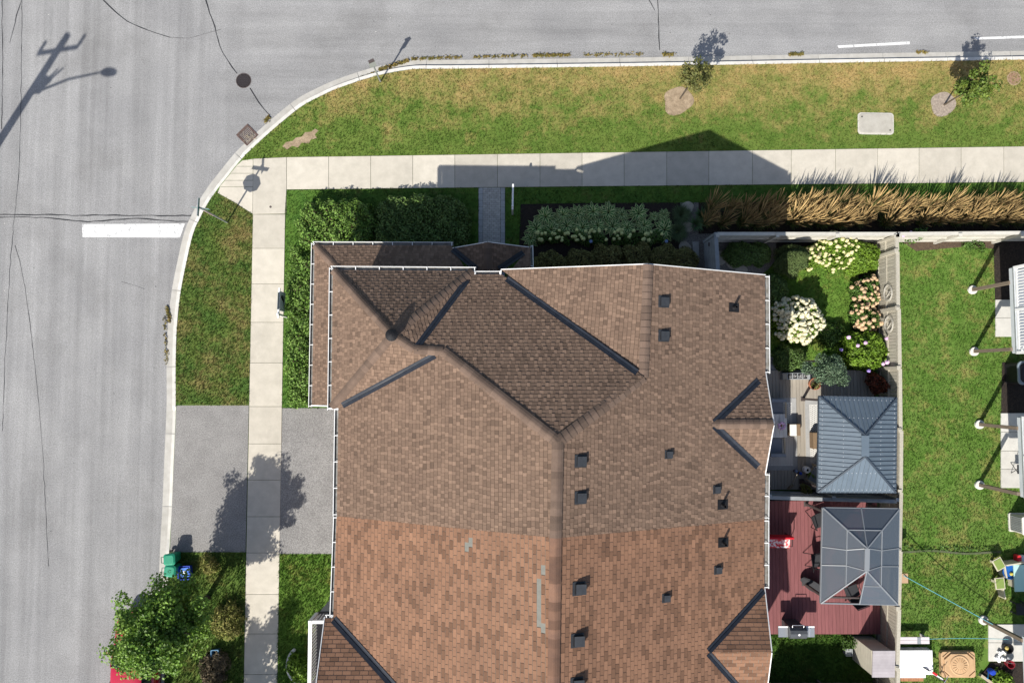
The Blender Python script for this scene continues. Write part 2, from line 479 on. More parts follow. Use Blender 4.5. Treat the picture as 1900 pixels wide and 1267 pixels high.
# ---- pavement slabs
def shrink(pts, g=0.007):
    c = sum((Vector((p[0], p[1], 0)) for p in pts), Vector()) / len(pts)
    out = []
    for p in pts:
        v = Vector((p[0], p[1], 0)) - c
        out.append(c + v - Vector((math.copysign(min(g, abs(v.x)), v.x), math.copysign(min(g, abs(v.y)), v.y), 0)))
    return out
ZS = 0.022
def ytop(x): return 292 - (x - 532) * 20 / 1368
def ybot(x): return 352 - (x - 532) * 14 / 1368
def slab(root, px, name='paving_slab', m=None, g=0.008, z=None):
    mb = MB(); mb.prism(shrink(PP(px), g), -0.08, (ZS if z is None else z) + rnd.uniform(-0.003, 0.003))
    return mb.build(name, m or M_CONC, root, bevel=0.006)
ew_px = [(450, 298), (532, 292), (2300, 266), (2300, 333), (532, 352), (532, 398), (469, 398), (402, 357)]
EW = PP(ew_px)
sw1 = struct(MB().prism(EW, -0.1, 0.006).build('sidewalk', M_BASE), 'pale concrete sidewalk along the long side of the lot')
xs = [532, 610, 688, 766, 844, 923, 1002, 1080, 1158, 1237, 1315, 1396, 1468, 1550, 1628, 1705, 1783, 1862, 1940, 2018, 2096, 2174, 2252]
for a, b_ in zip(xs[:-1], xs[1:]):
    slab(sw1, [(a, ytop(a)), (b_, ytop(b_)), (b_, ybot(b_)), (a, ybot(a))])
slab(sw1, [(470, 295), (532, 292), (532, 352), (529, 397), (469, 398)])
# ramp with scored grooves
rp = [(448, 298), (470, 295)]
for k, (y0, y1) in enumerate([(295, 309), (309, 322), (322, 335), (335, 347)]):
    def xl(y): return 449 - (y - 295) * 0.80
    slab(sw1, [(xl(y0), y0 + (3 if k == 0 else 0)), (470, y0), (469.5, y1), (xl(y1), y1)], 'ramp_slab', g=0.008, z=0.012)
slab(sw1, [(408, 347), (469.5, 347), (469, 397), (438, 377), (404, 358)], 'ramp_slab', z=0.012)
NS = PP([(469, 398), (529, 398), (514, 1267), (506, 1700), (445, 1700), (452, 1267)])
sw2 = struct(MB().prism(NS, -0.1, 0.006).build('sidewalk', M_BASE), 'pale concrete sidewalk crossing the driveway')
ys = [398, 461, 527, 598, 673, 754, 823, 890, 958, 1025, 1102, 1175, 1250, 1325, 1400, 1475, 1550]
def xlft(y): return 469.5 - (y - 398) * 17 / 869
def xrgt(y): return 529.5 - (y - 398) * 14.5 / 869
for a, b_ in zip(ys[:-1], ys[1:]): slab(sw2, [(xlft(a), a), (xrgt(a), a), (xrgt(b_), b_), (xlft(b_), b_)])

# ---- driveways
D1 = PP([(327, 752), (461.5, 752), (455.5, 1024), (315, 1024)]); D2 = PP([(524, 757), (680, 757), (680, 1027), (518.5, 1027)])
struct(MB().prism(D1, -0.1, -0.004).build('driveway', M_DRIVE), 'light grey asphalt driveway apron between kerb and sidewalk')
struct(MB().prism(D2, -0.1, 0.012).build('driveway', M_DRIVE), 'light grey asphalt driveway between sidewalk and garage')

# ---- lawns (each a thin turf sheet with its blades)
NPL = [(450, 298), (532, 292), (2300, 266), (2300, 103), (1900, 111), (1600, 116), (1270, 122), (1000, 126), (830, 128), (764, 129), (698, 141), (630, 163), (590, 181), (556, 200), (506, 241), (474, 270), (449, 294)]
WPL = [(401, 356), (438, 378), (469, 398), (462, 752), (326.5, 752), (326.5, 680), (328.5, 610), (334.5, 550), (343.5, 500), (358.5, 435), (371.5, 405), (384.5, 380)]
RING1, RING2 = P(1257, 188), P(1749, 194)
def circ(c, r, n=20, e=0.0): return [Vector((c.x + r * (1 + e * math.sin(3 * a + c.x)) * math.cos(a), c.y + r * (1 + e * math.sin(2 * a + c.y)) * math.sin(a), 0)) for a in [2 * math.pi * i / n for i in range(n)]]
PATCH = PP([(524, 272), (531, 264), (543, 262), (549, 256), (560, 254), (566, 246), (577, 245), (585, 239), (591, 243), (584, 250), (588, 257), (577, 259), (573, 267), (560, 265), (553, 274), (542, 271), (533, 278)])
PAD = PP([(1592, 209), (1657, 211), (1657, 251), (1592, 250)])
R1c, R2c = circ(RING1, 0.68, 30, 0.14), circ(RING2, 0.58, 30, 0.09)
G_BLVD2 = grass_mat('boulevard_grass_by_road', (0.085, 0.145, 0.024), (0.12, 0.17, 0.034), (0.33, 0.24, 0.095), 0.17, band=(P(900, 290).y, P(900, 130).y))
def lawn(px, m, dens, label, excl=(), h=0.06, z=0.0):
    poly = PP(px)
    o = struct(MB().prism(poly, -0.15, z).build('lawn', m), label)
    t = tufts('grass_blades', poly, dens, m, o, h=h, excl=excl, z=z)
    return o
lawn(NPL, G_BLVD2, 260, 'half dry grass strip between long sidewalk and road', excl=[R1c, R2c, PATCH, PAD])
lawn(WPL, G_WEST, 330, 'patchy dry grass strip between driveway and stop sign', h=0.07)
lawn([(531, 353), (889, 348), (889, 520), (640, 757), (523, 757)], G_DARK, 220, 'narrow green lawn round the hedge', h=0.06)
lawn([(937, 348), (1980, 338), (1980, 374), (1300, 374), (1300, 379), (967, 379), (967, 500), (937, 500)], G_DARK, 240, 'green grass strip in front of hosta bed and tall grasses')
GARD = [(1425, 500), (1450, 470), (1520, 485), (1590, 500), (1600, 560), (1580, 668), (1400, 668), (1400, 520)]
lawn(GARD, G_LUSH, 330, 'small lush lawn in the walled back garden', h=0.06, z=0.012)
RY1 = [(1628, 452), (2100, 452), (2100, 1024), (1634, 1024)]; RY2 = [(1634, 1024), (2100, 1024), (2100, 1500), (1628, 1500)]
PATIOS = [PP(q) for q in ([(1846, 555), (1960, 555), (1960, 625), (1846, 625)], [(1855, 766), (1990, 766), (1990, 905), (1857, 905)], [(1832, 1156), (1990, 1156), (1990, 1262), (1815, 1262)], [(1843, 440), (2000, 440), (2000, 556), (1846, 556)], [(1859, 672), (2000, 672), (2000, 767), (1857, 767)], [(1600, 440), (1700, 466), (1745, 462), (1790, 458), (1845, 462), (2000, 470), (2000, 440)], [(1600, 440), (1628, 440), (1628, 690), (1600, 690)])]
lawn(RY1, G_YARD, 260, 'mown green lawn behind the white raised balconies', excl=PATIOS)
lawn(RY2, G_YARD, 300, 'mown green lawn with sandbox and clothes line', excl=PATIOS)
lawn([(315, 1024), (455.5, 1024), (448, 1500), (296, 1500)], G_STRIP, 260, 'shaggy grass strip under the maple', h=0.13)
lawn([(518.5, 1027), (650, 1027), (640, 1500), (508, 1500)], G_LUSH, 380, 'lush front lawn beside the white porch railing', h=0.09)
lawn([(1380, 1160), (1620, 1175), (1640, 1500), (1380, 1500)], G_DARK, 360, 'overgrown back lawn below the red deck', h=0.14, z=0.004)

# bare patches and mulch rings
struct(MB().prism(PATCH, -0.05, 0.010).build('bare_patch', M_DRYSOIL), 'bare dry soil patch in the grass by the corner')
struct(MB().prism(R1c, -0.05, 0.014).build('tree_ring', M_DRYSOIL), 'round pale soil ring under street tree')
struct(MB().prism(R2c, -0.05, 0.014).build('tree_ring', mat('stony_soil', (0.36, 0.30, 0.24), (0.22, 0.18, 0.15), scale=10, rough=1, speck=0.4, speckscale=20)), 'round stony soil ring under street tree by road')
# planting beds
struct(MB().prism(PP([(966, 379), (1080, 377), (1262, 376), (1262, 540), (960, 540)]), -0.05, 0.012).build('planting_bed', M_MULCH), 'dark mulch bed under the hostas')
struct(MB().prism(PP([(1262, 376), (1302, 376), (1302, 430), (1440, 430), (1440, 545), (1262, 545)]), -0.05, 0.010).build('gravel_path', M_GRAVEL), 'gravel path to the garden gate')
struct(MB().prism(PP([(1296, 376), (1995, 374), (1995, 434), (1296, 434)]), -0.05, 0.016).build('planting_bed', M_MULCH), 'dark soil bed under the tall feather grasses')
struct(MB().prism(PP([(1400, 446), (1622, 446), (1626, 672), (1400, 672)]), -0.05, 0.004).build('planting_bed', M_MULCH), 'dark soil bed round the walled back garden')
struct(MB().prism(PP([(1670, 447), (1700, 466), (1745, 462), (1790, 458), (1845, 462), (1846, 470), (2000, 470), (2000, 444), (1668, 444)]), -0.05, 0.012).build('planting_bed', M_SOIL), 'bare brown soil strip along the far fence')
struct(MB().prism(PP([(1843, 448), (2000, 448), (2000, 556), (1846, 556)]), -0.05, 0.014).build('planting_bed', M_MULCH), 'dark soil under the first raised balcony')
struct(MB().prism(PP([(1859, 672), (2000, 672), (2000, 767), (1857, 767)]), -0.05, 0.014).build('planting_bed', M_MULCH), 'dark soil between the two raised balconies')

# ---- marks on the road
def flat(name, px, m, parent, z, th=0.004):
    return MB().prism(PP(px, z), z - th, z).build(name, m, parent)
flat('stop_line', [(152, 416), (343, 415), (334, 441), (153, 440)], M_LINE, road, ZR + 0.004)
flat('lane_line', [(1554, 85), (1688, 77.5), (1688, 82.5), (1556, 89.5)], M_LINE, road, ZR + 0.004)
flat('lane_line', [(1806, 70), (2010, 62.5), (2010, 67.5), (1812, 74)], M_LINE, road, ZR + 0.004)
def crack(pts, w=0.030):  # sealed cracks, and overhead wire shadows painted as dark strips
    pw = [Vector((p.x, p.y, 0)) for p in PP(pts, ZR)]
    path = smooth_path(pw, 0.3)
    for i in range(1, len(path) - 1): path[i] = path[i] + Vector((rnd.gauss(0, 0.012), rnd.gauss(0, 0.012), 0))
    L_, R_ = [], []
    for i, p in enumerate(path):
        d = (path[min(i + 1, len(path) - 1)] - path[max(i - 1, 0)]).normalized(); o = Vector((-d.y, d.x, 0)) * w * rnd.uniform(0.3, 0.75)
        L_.append(p + o + Vector((0, 0, ZR + 0.003))); R_.append(p - o + Vector((0, 0, ZR + 0.003)))
    MB().grid([R_, L_]).build('crack', M_CRACK_SHADOW, road)
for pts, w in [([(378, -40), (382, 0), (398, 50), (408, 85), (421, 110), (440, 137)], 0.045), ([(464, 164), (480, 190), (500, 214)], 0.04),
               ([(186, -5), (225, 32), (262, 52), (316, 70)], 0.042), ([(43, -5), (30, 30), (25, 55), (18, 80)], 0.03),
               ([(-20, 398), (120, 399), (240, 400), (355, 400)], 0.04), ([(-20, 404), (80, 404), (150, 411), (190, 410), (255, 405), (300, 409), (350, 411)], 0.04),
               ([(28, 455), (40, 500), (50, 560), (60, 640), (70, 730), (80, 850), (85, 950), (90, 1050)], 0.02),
               ([(41, -10), (39, 180), (35, 320), (25, 420), (15, 560), (4, 800)], 0.022), ([(1219, -10), (1222, 50), (1224, 94)], 0.035), ([(1201, -5), (1215, 20)], 0.03),  # first path is an overhead wire's shadow painted as a dark line
               ([(4, -10), (5, 120), (3, 240)], 0.028), ([(316, 70), (350, 71), (385, 62), (410, 55)], 0.012), ([(225, 523), (245, 528), (268, 536)], 0.012)]: crack(pts, w)  # first path here paints another wire shadow

# manhole: round lid with raised ribs
mh = P(452, 150, ZR)
t = thing('manhole_cover', 'round dark iron manhole cover crossed by a sealed crack', 'manhole cover', mh)
MB().lathe(mh, [(0.36, -0.02), (0.36, 0.006), (0.32, 0.006)], 32, capt=False).build('rim', M_IRON, t)
MB().lathe(mh, [(0.32, -0.02), (0.32, 0.0)], 32).build('lid', M_IRON, t)
mb = MB()
for i in range(-7, 8):
    y = i * 0.042; w = math.sqrt(max(0, 0.30 ** 2 - y * y))
    k = int(2 * w / 0.05)
    for j in range(k): mb.box((mh.x - w + (j + 0.5) * 2 * w / max(k, 1), mh.y + y, mh.z + 0.004), (0.026, 0.022, 0.012))
mb.build('tread_studs', mat('iron_worn', (0.16, 0.14, 0.145), rough=0.6, metal=0.4), t)['kind'] = 'stuff'
# catch basin in the gutter
cb = P(459, 251, ZR); t = thing('catch_basin', 'rusty square drain grate in the gutter at the corner', 'drain grate', cb)
rz = R(45)
def rot2(x, y, a): return (x * math.cos(a) - y * math.sin(a), x * math.sin(a) + y * math.cos(a))
MB().box(cb + Vector((0, 0, -0.04)), (0.62, 0.62, 0.06), rz).build('pit', M_BLACK, t)
for sx, sy, lx, ly in ((0, .33, .74, .08), (0, -.33, .74, .08), (.33, 0, .08, .58), (-.33, 0, .08, .58)):
    dx, dy = rot2(sx, sy, rz); MB().box(cb + Vector((dx, dy, 0.0)), (lx, ly, 0.05), rz).build('frame', M_RUST, t)
for i in range(8):
    dx, dy = rot2(0, -0.252 + i * 0.072, rz); MB().box(cb + Vector((dx, dy, 0.005)), (0.58, 0.034, 0.035), rz).build('bar', M_RUST, t)
mb = MB()
for i in range(18):
    a = rnd.uniform(0, 6.28); q = cb + Vector((rnd.uniform(-.15, .3), rnd.uniform(-.3, .05), 0.03))
    mb.tube([q, q + Vector((math.cos(a) * .2, math.sin(a) * .2, .03))], 0.006, 4)
mb.build('twigs', mat('twig', (0.42, 0.36, 0.26), rough=0.9), t)['kind'] = 'stuff'

# concrete vault lid and round brick coloured lid in the grass
c = P(1624.5, 230); t = thing('utility_vault', 'rounded concrete utility vault lid set in the grass', 'vault lid', c)
def rrect(c, w, h, r, rz=0.0, n=5):
    out = []
    for sx, sy, a0 in ((1, 1, 0), (-1, 1, 90), (-1, -1, 180), (1, -1, 270)):
        for i in range(n + 1):
            a = R(a0 + 90 * i / n); x = sx * (w / 2 - r) + r * math.cos(a); y = sy * (h / 2 - r) + r * math.sin(a)
            x, y = rot2(x, y, rz); out.append(Vector((c.x + x, c.y + y, 0)))
    return out
M_VAULT = mat('vault_concrete', (0.42, 0.40, 0.35), (0.35, 0.33, 0.285), scale=3, rough=0.95, speck=0.12)
MB().prism(rrect(c, 1.66, 1.02, 0.16, R(-1)), -0.1, 0.028).build('collar', mat('vault_rim', (0.52, 0.50, 0.45), (0.44, 0.42, 0.37), rough=0.9), t)
MB().prism(rrect(c, 1.54, 0.90, 0.12, R(-1)), 0.0, 0.045).build('lid', M_VAULT, t, bevel=0.01)
for sx in (-1, 1): MB().lathe(c + Vector((sx * 0.64, -sx * 0.32, 0.045)), [(0.035, 0), (0.035, 0.004)], 10).build('lifting_hole', M_BLACK, t)
c = P(1881, 146); t = thing('water_valve_lid', 'round rust brown lid in grass beside street tree', 'valve lid', c)
MB().lathe(c, [(0.33, -0.05), (0.33, 0.02), (0.27, 0.02)], 24, capt=False).build('ring', mat('lid_ring', (0.34, 0.25, 0.16), (0.25, 0.18, 0.12), rough=1), t)
mbl = MB().lathe(c, [(0.27, -0.02), (0.27, 0.012)], 24); mbl.build('lid', mat('lid_rust', (0.33, 0.19, 0.13), (0.24, 0.14, 0.10), scale=15, rough=0.95), t)
mb = MB()
for i in range(-4, 5):
    for j in range(-4, 5):
        if i * i + j * j < 19: mb.box((c.x + i * 0.055, c.y + j * 0.055, 0.016), (0.028, 0.028, 0.012))
mb.build('studs', MATS['lid_ring'], t)['kind'] = 'stuff'
c = P(502, 384, ZS); t = thing('curb_stop_lid', 'tiny round iron lid set in sidewalk slab by stop sign', 'valve lid', c)
MB().lathe(c, [(0.055, -0.01), (0.055, 0.004), (0.035, 0.006)], 14).build('lid', M_IRON, t)
MB().lathe(c, [(0.075, -0.01), (0.075, 0.002), (0.056, 0.002)], 14, capt=False).build('ring', M_KERB, t)

# weeds growing along the gutter seam
wx, wy = [], []
spots = [(552, 214, 590, 190, 60), (592, 188, 625, 170, 130), (640, 160, 700, 134, 190), (705, 130, 760, 112, 320), (765, 110, 860, 107, 190), (880, 107, 985, 104, 170), (990, 104, 1060, 103, 320),
         (1085, 103, 1200, 101, 110), (1230, 101, 1250, 103, 90), (1465, 102, 1492, 101, 140), (1700, 98, 1725, 98, 40), (492, 225, 500, 218, 120), (306, 590, 310, 680, 90), (310, 570, 316, 600, 110), (318, 1010, 322, 1040, 60)]
pos = []
for x0, y0, x1, y1, n in spots:
    for _ in range(int(n * 1.5)):
        k = rnd.random(); k = (int(k * 6) + rnd.random() ** 2 * 0.7) / 6
        q = P(x0 + (x1 - x0) * k + rnd.gauss(0, 1.5), y0 + (y1 - y0) * k + rnd.gauss(0, 1.6), ZR + 0.02); pos.append((q.x, q.y, q.z + rnd.uniform(0, 0.06)))
pos = np.array(pos)
w = leaves('gutter_weeds', pos, np.tile([0, 0, 1.], (len(pos), 1)), 0.085, mat('weed_leaf', (0.26, 0.19, 0.06), (0.15, 0.14, 0.035), scale=3, tint=0.4, rough=0.9, trans=0.2))
tag(w, 'dry weeds sprouting along the gutter seam', 'weeds', kind='stuff')
# fallen grit and leaves on the roads
mb = MB()
for _ in range(190):
    x, y = rnd.uniform(0, 1900), rnd.uniform(0, 1267)
    if not ((y < 95) or (x < 290)): continue
    q = P(x, y, ZR); s = rnd.uniform(0.01, 0.032); a = rnd.uniform(0, 3)
    mb.cm = rnd.choice([0, 0, 0, 1]); mb.box(q + Vector((0, 0, 0.005)), (s * 1.5, s, 0.01), a)
tag(mb.build('road_grit', [mat('grit_dark', (0.06, 0.06, 0.06), rough=1), mat('grit_pale', (0.55, 0.54, 0.5), rough=1)]), 'scattered dark pebbles and pale chips on the asphalt', 'grit', kind='stuff')
# ================================================================== the two joined houses
M_SH_N = mat('brown_shingle', (0.184, 0.123, 0.087), (0.152, 0.101, 0.072), scale=1.6, detail=5, rough=0.95, tint=0.36, speck=0.12, speckscale=50, bump=0.2, bscale=120)
M_SH_S = mat('orange_shingle', (0.226, 0.122, 0.074), (0.192, 0.105, 0.065), scale=0.9, detail=5, rough=0.95, tint=0.34, speck=0.10, speckscale=50, bump=0.2, bscale=120)
M_CAP_N = mat('brown_ridge_cap', (0.146, 0.101, 0.076), (0.120, 0.083, 0.063), scale=3, rough=0.95, rand=0.20, speck=0.12, bump=0.2, bscale=120)
M_CAP_S = mat('orange_ridge_cap', (0.21, 0.118, 0.078), (0.155, 0.09, 0.064), scale=2, rough=0.95, rand=0.28, speck=0.1)
M_DECKN = mat('roof_felt_brown', (0.055, 0.038, 0.030), rough=1)
M_DECKS = mat('roof_felt_grey', (0.20, 0.195, 0.17), (0.165, 0.165, 0.145), scale=6, rough=1)
M_FLASH = mat('valley_metal', (0.014, 0.018, 0.027), (0.022, 0.027, 0.038), scale=4, rough=0.55, spec=0.3)
M_GUT = mat('white_aluminium', (0.80, 0.80, 0.79), (0.72, 0.72, 0.70), scale=3, rough=0.5)
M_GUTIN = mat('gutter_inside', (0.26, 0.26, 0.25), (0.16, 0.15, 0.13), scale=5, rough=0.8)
M_VENT = mat('vent_metal', (0.028, 0.031, 0.036), (0.038, 0.042, 0.048), scale=6, rough=0.55, spec=0.4)
M_VENTD = mat('vent_dark', (0.010, 0.010, 0.012), rough=0.7)
M_WALL = mat('red_brick', (0.24, 0.12, 0.085), (0.18, 0.09, 0.07), scale=7, rough=0.95, speck=0.2)
M_GLASS = mat('window_glass', (0.03, 0.04, 0.05), rough=0.08, spec=0.8)
M_WHITE = mat('white_paint', (0.80, 0.80, 0.79), (0.74, 0.74, 0.73), scale=5, rough=0.6)

def basis(pts):
    n = Vector((0, 0, 0))
    for i in range(len(pts)): n += (pts[i] - pts[0]).cross(pts[(i + 1) % len(pts)] - pts[0])
    n.normalize()
    if n.z < 0: n = -n
    u = Vector((0, 0, 1)).cross(n).normalized(); v = n.cross(u)
    return u, v, n
def clip_rect(poly, u0, u1, v0, v1):
    def clip(pl, ax, val, keep_greater):
        out = []
        for i in range(len(pl)):
            a, b = pl[i], pl[(i + 1) % len(pl)]
            ia = (a[ax] >= val) == keep_greater or a[ax] == val; ib = (b[ax] >= val) == keep_greater or b[ax] == val
            if ia: out.append(a)
            if ia != ib:
                t = (val - a[ax]) / (b[ax] - a[ax]); out.append((a[0] + (b[0] - a[0]) * t, a[1] + (b[1] - a[1]) * t))
        return out
    for ax, val, g in ((0, u0, True), (0, u1, False), (1, v0, True), (1, v1, False)):
        poly = clip(poly, ax, val, g)
        if len(poly) < 3: return []
    return poly
def area2(pl): return 0.5 * sum(pl[i][0] * pl[(i+1) % len(pl)][1] - pl[(i+1) % len(pl)][0] * pl[i][1] for i in range(len(pl)))

class Roof:
    """collects the shingles of all slopes of one roof; the ones nearest the camera become parts, the rest one mesh"""
    def __init__(s, root, felt, shing, cap, tab, exp, lam, felt_th=0.10):
        s.root = root; s.sh = shing; s.cap = cap; s.tab = tab; s.exp = exp; s.lam = lam; s.felt = felt
        s.deck = MB(); s.items = []; s.r = random.Random(len(root.name) * 7 + 3); s.flash = []; s.caps = []; s.planes = []
    def slope(s, pts, skip=(), pl=None):
        pts = [Vector(p) for p in pts]
        if pl is None:
            A = np.array([[p.x, p.y, 1.0] for p in pts]); zz = np.array([p.z for p in pts])
            k = np.linalg.lstsq(A, zz, rcond=None)[0]
            nn = Vector((-k[0], -k[1], 1.0)).normalized(); pl = (Vector((0, 0, k[2])), nn)
        p0, nn = pl
        pts = [Vector((p.x, p.y, p0.z - (nn.x * (p.x - p0.x) + nn.y * (p.y - p0.y)) / nn.z)) for p in pts]
        s.planes.append(pl)
        u, v, n = basis(pts); o = pts[0]
        s.deck.slab([p - n * 0.004 for p in pts], 0.09)
        pl = [((p - o).dot(u), (p - o).dot(v)) for p in pts]
        if area2(pl) < 0: pl = pl[::-1]
        sk = []
        for q in skip: sk.append([((p - o).dot(u), (p - o).dot(v)) for p in q])
        umin, umax = min(p[0] for p in pl), max(p[0] for p in pl); vmin, vmax = min(p[1] for p in pl), max(p[1] for p in pl)
        k = 0; v0 = vmin
        while v0 < vmax:
            off = (s.r.random() if s.lam else (0.5 * (k % 2) + s.r.uniform(-0.06, 0.06))) * s.tab
            u0 = umin - off - s.tab
            raised = s.r.random() < 0.5
            blend = s.r.random()
            while u0 < umax:
                w = s.tab * (s.r.uniform(0.75, 1.25) if s.lam else 1.0)
                if s.lam: w = s.tab * (s.r.uniform(0.6, 0.95) if raised else s.r.uniform(0.8, 1.3))
                c = clip_rect(pl, u0 + (0.003 if s.lam else 0.008), u0 + w - (0.003 if s.lam else 0.008), v0 + 0.010, v0 + s.exp - 0.004)
                if c and abs(area2(c)) > 0.0008:
                    cu, cv = sum(p[0] for p in c) / len(c), sum(p[1] for p in c) / len(c)
                    if not any(inside([cu], [cv], q)[0] for q in sk):
                        if s.lam: t = (0.020 if raised else 0.011) * s.r.uniform(0.8, 1.2); tint = s.r.gauss(0.66 if raised else 0.36, 0.15)
                        else:
                            blend = s.r.random()
                            t = 0.012; tint = s.r.gauss(0.60, 0.10) if blend < 0.74 else s.r.gauss(0.12, 0.12)
                        tint = min(1, max(0, tint))
                        top = [o + u * p[0] + v * p[1] + n * (0.002 + t * (1 - 0.75 * (p[1] - v0) / s.exp)) for p in c]
                        bot = [o + u * p[0] + v * p[1] - n * 0.003 for p in c]
                        s.items.append((top, bot, tint))
                u0 += w; raised = not raised
            v0 += s.exp; k += 1
    def valley(s, a, b, w=0.2, lift=0.03):
        a, b = Vector(a), Vector(b); d = (b - a).normalized(); y = Vector((0, 0, 1)).cross(d).normalized(); z = d.cross(y)
        mb = MB(); rows = []
        def zat(p, pl): return pl[0].z - (pl[1].x * (p.x - pl[0].x) + pl[1].y * (p.y - pl[0].y)) / pl[1].z
        two = sorted(s.planes, key=lambda pl: abs(zat(a, pl) - a.z) + abs(zat(b, pl) - b.z))[:2]
        def top(p): return max(zat(p, pl) for pl in two)
        for i in range(9):
            p = a + (b - a) * (i / 8); p = Vector((p.x, p.y, p.z)); r = []
            zc = top(p)
            for k, h in ((-1, -.02), (-1, .004), (-.5, .0), (-.07, 0.0), (0, .022), (.07, 0.0), (.5, .0), (1, .004), (1, -.02)):
                q = p + y * k * w / 2; q.z = max(top(Vector((q.x, q.y, zc))), zc) + lift + h; r.append(q)
            rows.append(r)
        mb.grid(rows); s.flash.append(mb)
    def ridge(s, a, b, w=0.16, step=0.23, drop=0.32, lift=0.03):
        a, b = Vector(a), Vector(b); L_ = (b - a).length; d = (b - a) / L_; y = Vector((0, 0, 1)).cross(d).normalized()
        k = max(1, int(L_ / step)); st = L_ / k
        for i in range(k):
            p = a + d * (i * st); q = a + d * (i * st + st * 1.12)
            mb = MB(); h0, h1 = 0.028, 0.010
            rows = []
            for r_, hh in ((p, h0), (q, h1)):
                rows.append([r_ + y * k2 * w + Vector((0, 0, lift + hh - abs(k2) * w * drop - 0.02 * (1 if abs(k2) == 1 else 0))) for k2 in (-1, -0.55, -0.12, 0.12, 0.55, 1)])
            rows.insert(0, [x - Vector((0, 0, 0.045)) for x in rows[0]])
            mb.grid(rows)
            s.caps.append(mb)
    def finish(s, npart=300):
        deck = s.deck.build('roof', s.felt, s.root)
        eye = Vector((0, 0, CAM_H))
        order = sorted(range(len(s.items)), key=lambda i: (s.items[i][0][0] - eye).length + (0.6 if len(s.items[i][0]) != 4 else 0))
        rest = MB()
        for r_, i in enumerate(order):
            top, bot, t = s.items[i]
            mb = MB() if r_ < npart else rest
            b = len(mb.v); n = len(top); mb.ct = t
            mb.v += [tuple(p) for p in top] + [tuple(p) for p in bot]
            mb.face(list(range(b, b + n)))
            for j in range(n): mb.face([b + (j + 1) % n, b + j, b + n + j, b + n + (j + 1) % n])
            if r_ < npart: mb.build('shingle', s.sh, deck)
        if rest.f: rest.build('shingles', s.sh, deck)['kind'] = 'stuff'
        for mb in s.flash: mb.build('valley_flashing', M_FLASH, deck)
        for mb in s.caps: mb.build('ridge_cap', s.cap, deck)
        return deck
def gutter(a, b, out, root, w=0.13, step=0.80, ext=0.0):
    """white trough hung from the eave line a-b; out = horizontal direction away from the roof"""
    a, b = Vector(a), Vector(b); out = Vector(out).normalized(); d = (b - a).normalized(); a = a - d * ext; b = b + d * ext
    z = Vector((0, 0, 1)); mb = MB()
    prof = [(0.0, -0.005), (0.0, -0.10), (w * .8, -0.10), (w, -0.01), (w + 0.024, -0.01), (w + 0.024, -0.03), (w + .012, -.11), (0.0, -0.115)]
    rows = [[p + out * x + z * (h - 0.005) for x, h in prof] for p in (a, b)]
    mb.grid(rows)
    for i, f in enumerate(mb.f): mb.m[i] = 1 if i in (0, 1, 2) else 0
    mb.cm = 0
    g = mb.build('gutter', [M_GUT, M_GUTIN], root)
    L_ = (b - a).length; k = max(1, int(L_ / step))
    for i in range(k + 1):
        p = a + d * (0.05 + (L_ - 0.1) * i / k)
        MB().bar(p + z * -0.006, p + out * (w + 0.02) + z * -0.006, 0.028, 0.012).build('gutter_bracket', M_GUT, g)
    return g
def box_vent(px, py, z, root, s=0.30, h=0.14, n=None):
    pass

# --- key points of the roof, measured
ZE, ZRI = 6.0, 9.25
W_A, W_P, AP = P(628, 757, ZE), P(625, 957, ZE), P(1035, 820, ZRI)
plW = plane(W_A, W_P, AP)
E_1, E_P = P(1419, 511, ZE), P(1418, 963, ZE)
plE = plane(E_1, E_P, AP)
RP = on_plane(1031, 998, plE)
N_1, N_2 = on_plane(1203, 491, plE), on_plane(1194, 699, plE)
NE_L, NE_R = P(880, 509, ZE), P(930, 509, ZE)
plN = plane(NE_L, NE_R, AP)
H_1, R_1 = on_plane(820, 652, plN), on_plane(768, 648, plN)
T_NW, T_NE, T_SW, T_A = P(618, 501, ZE), P(878, 503, ZE), P(615, 756, ZE), P(728, 622, 7.9)
D_R = on_plane(1322, 787, plE); D_F = P(1435, 787, D_R.z); D_N, D_S = on_plane(1420, 693, plE), on_plane(1419, 878, plE)
E_b, E_c = D_N, D_S
G_L = P(931, 501, ZE + 0.03)

house = thing('house', 'brick corner house with brown shingle hip roof and skirt roof', 'house', P(900, 720, 0))
roof = Roof(house, M_DECKN, M_SH_N, M_CAP_N, 0.165, 0.142, True)
roof.slope([W_A, W_P, RP, AP, H_1], pl=plW)
roof.slope([NE_L, NE_R, N_2, AP, H_1, R_1], pl=plN)
roof.slope([G_L, N_2, N_1])
roof.slope([N_1, N_2, AP, RP, E_P, D_S, D_R, D_N, E_1], pl=plE)
roof.slope([D_N, D_R, D_F]); roof.slope([D_S, D_F, D_R])
roof.slope([T_NW, T_A, T_NE]); roof.slope([T_NW, T_SW, T_A]); roof.slope([T_A, R_1, T_NE]); roof.slope([T_SW, W_A, H_1, R_1, T_A])
roof.valley(P(636, 752, ZE + 0.05), H_1 + Vector((-0.25, -0.14, -0.14)), 0.22)
roof.valley(NE_L + Vector((-0.25, -0.25, 0.1)) * 1.0, R_1 + Vector((0.05, 0.0, -0.02)), 0.22)
roof.valley(P(940, 518, ZE + 0.1), N_2 + Vector((-0.22, 0.14, -0.1)), 0.22)
def lerp(a, b, t): return a + (b - a) * t
roof.valley(lerp(D_N, D_R, 0.14), lerp(D_N, D_R, 0.97), 0.24); roof.valley(lerp(D_S, D_R, 0.14), lerp(D_S, D_R, 0.97), 0.24)
for a, b in ((T_NW, T_A), (T_NE, T_A), (T_SW, T_A), (R_1, T_A)): roof.ridge(a, b, drop=0.45)
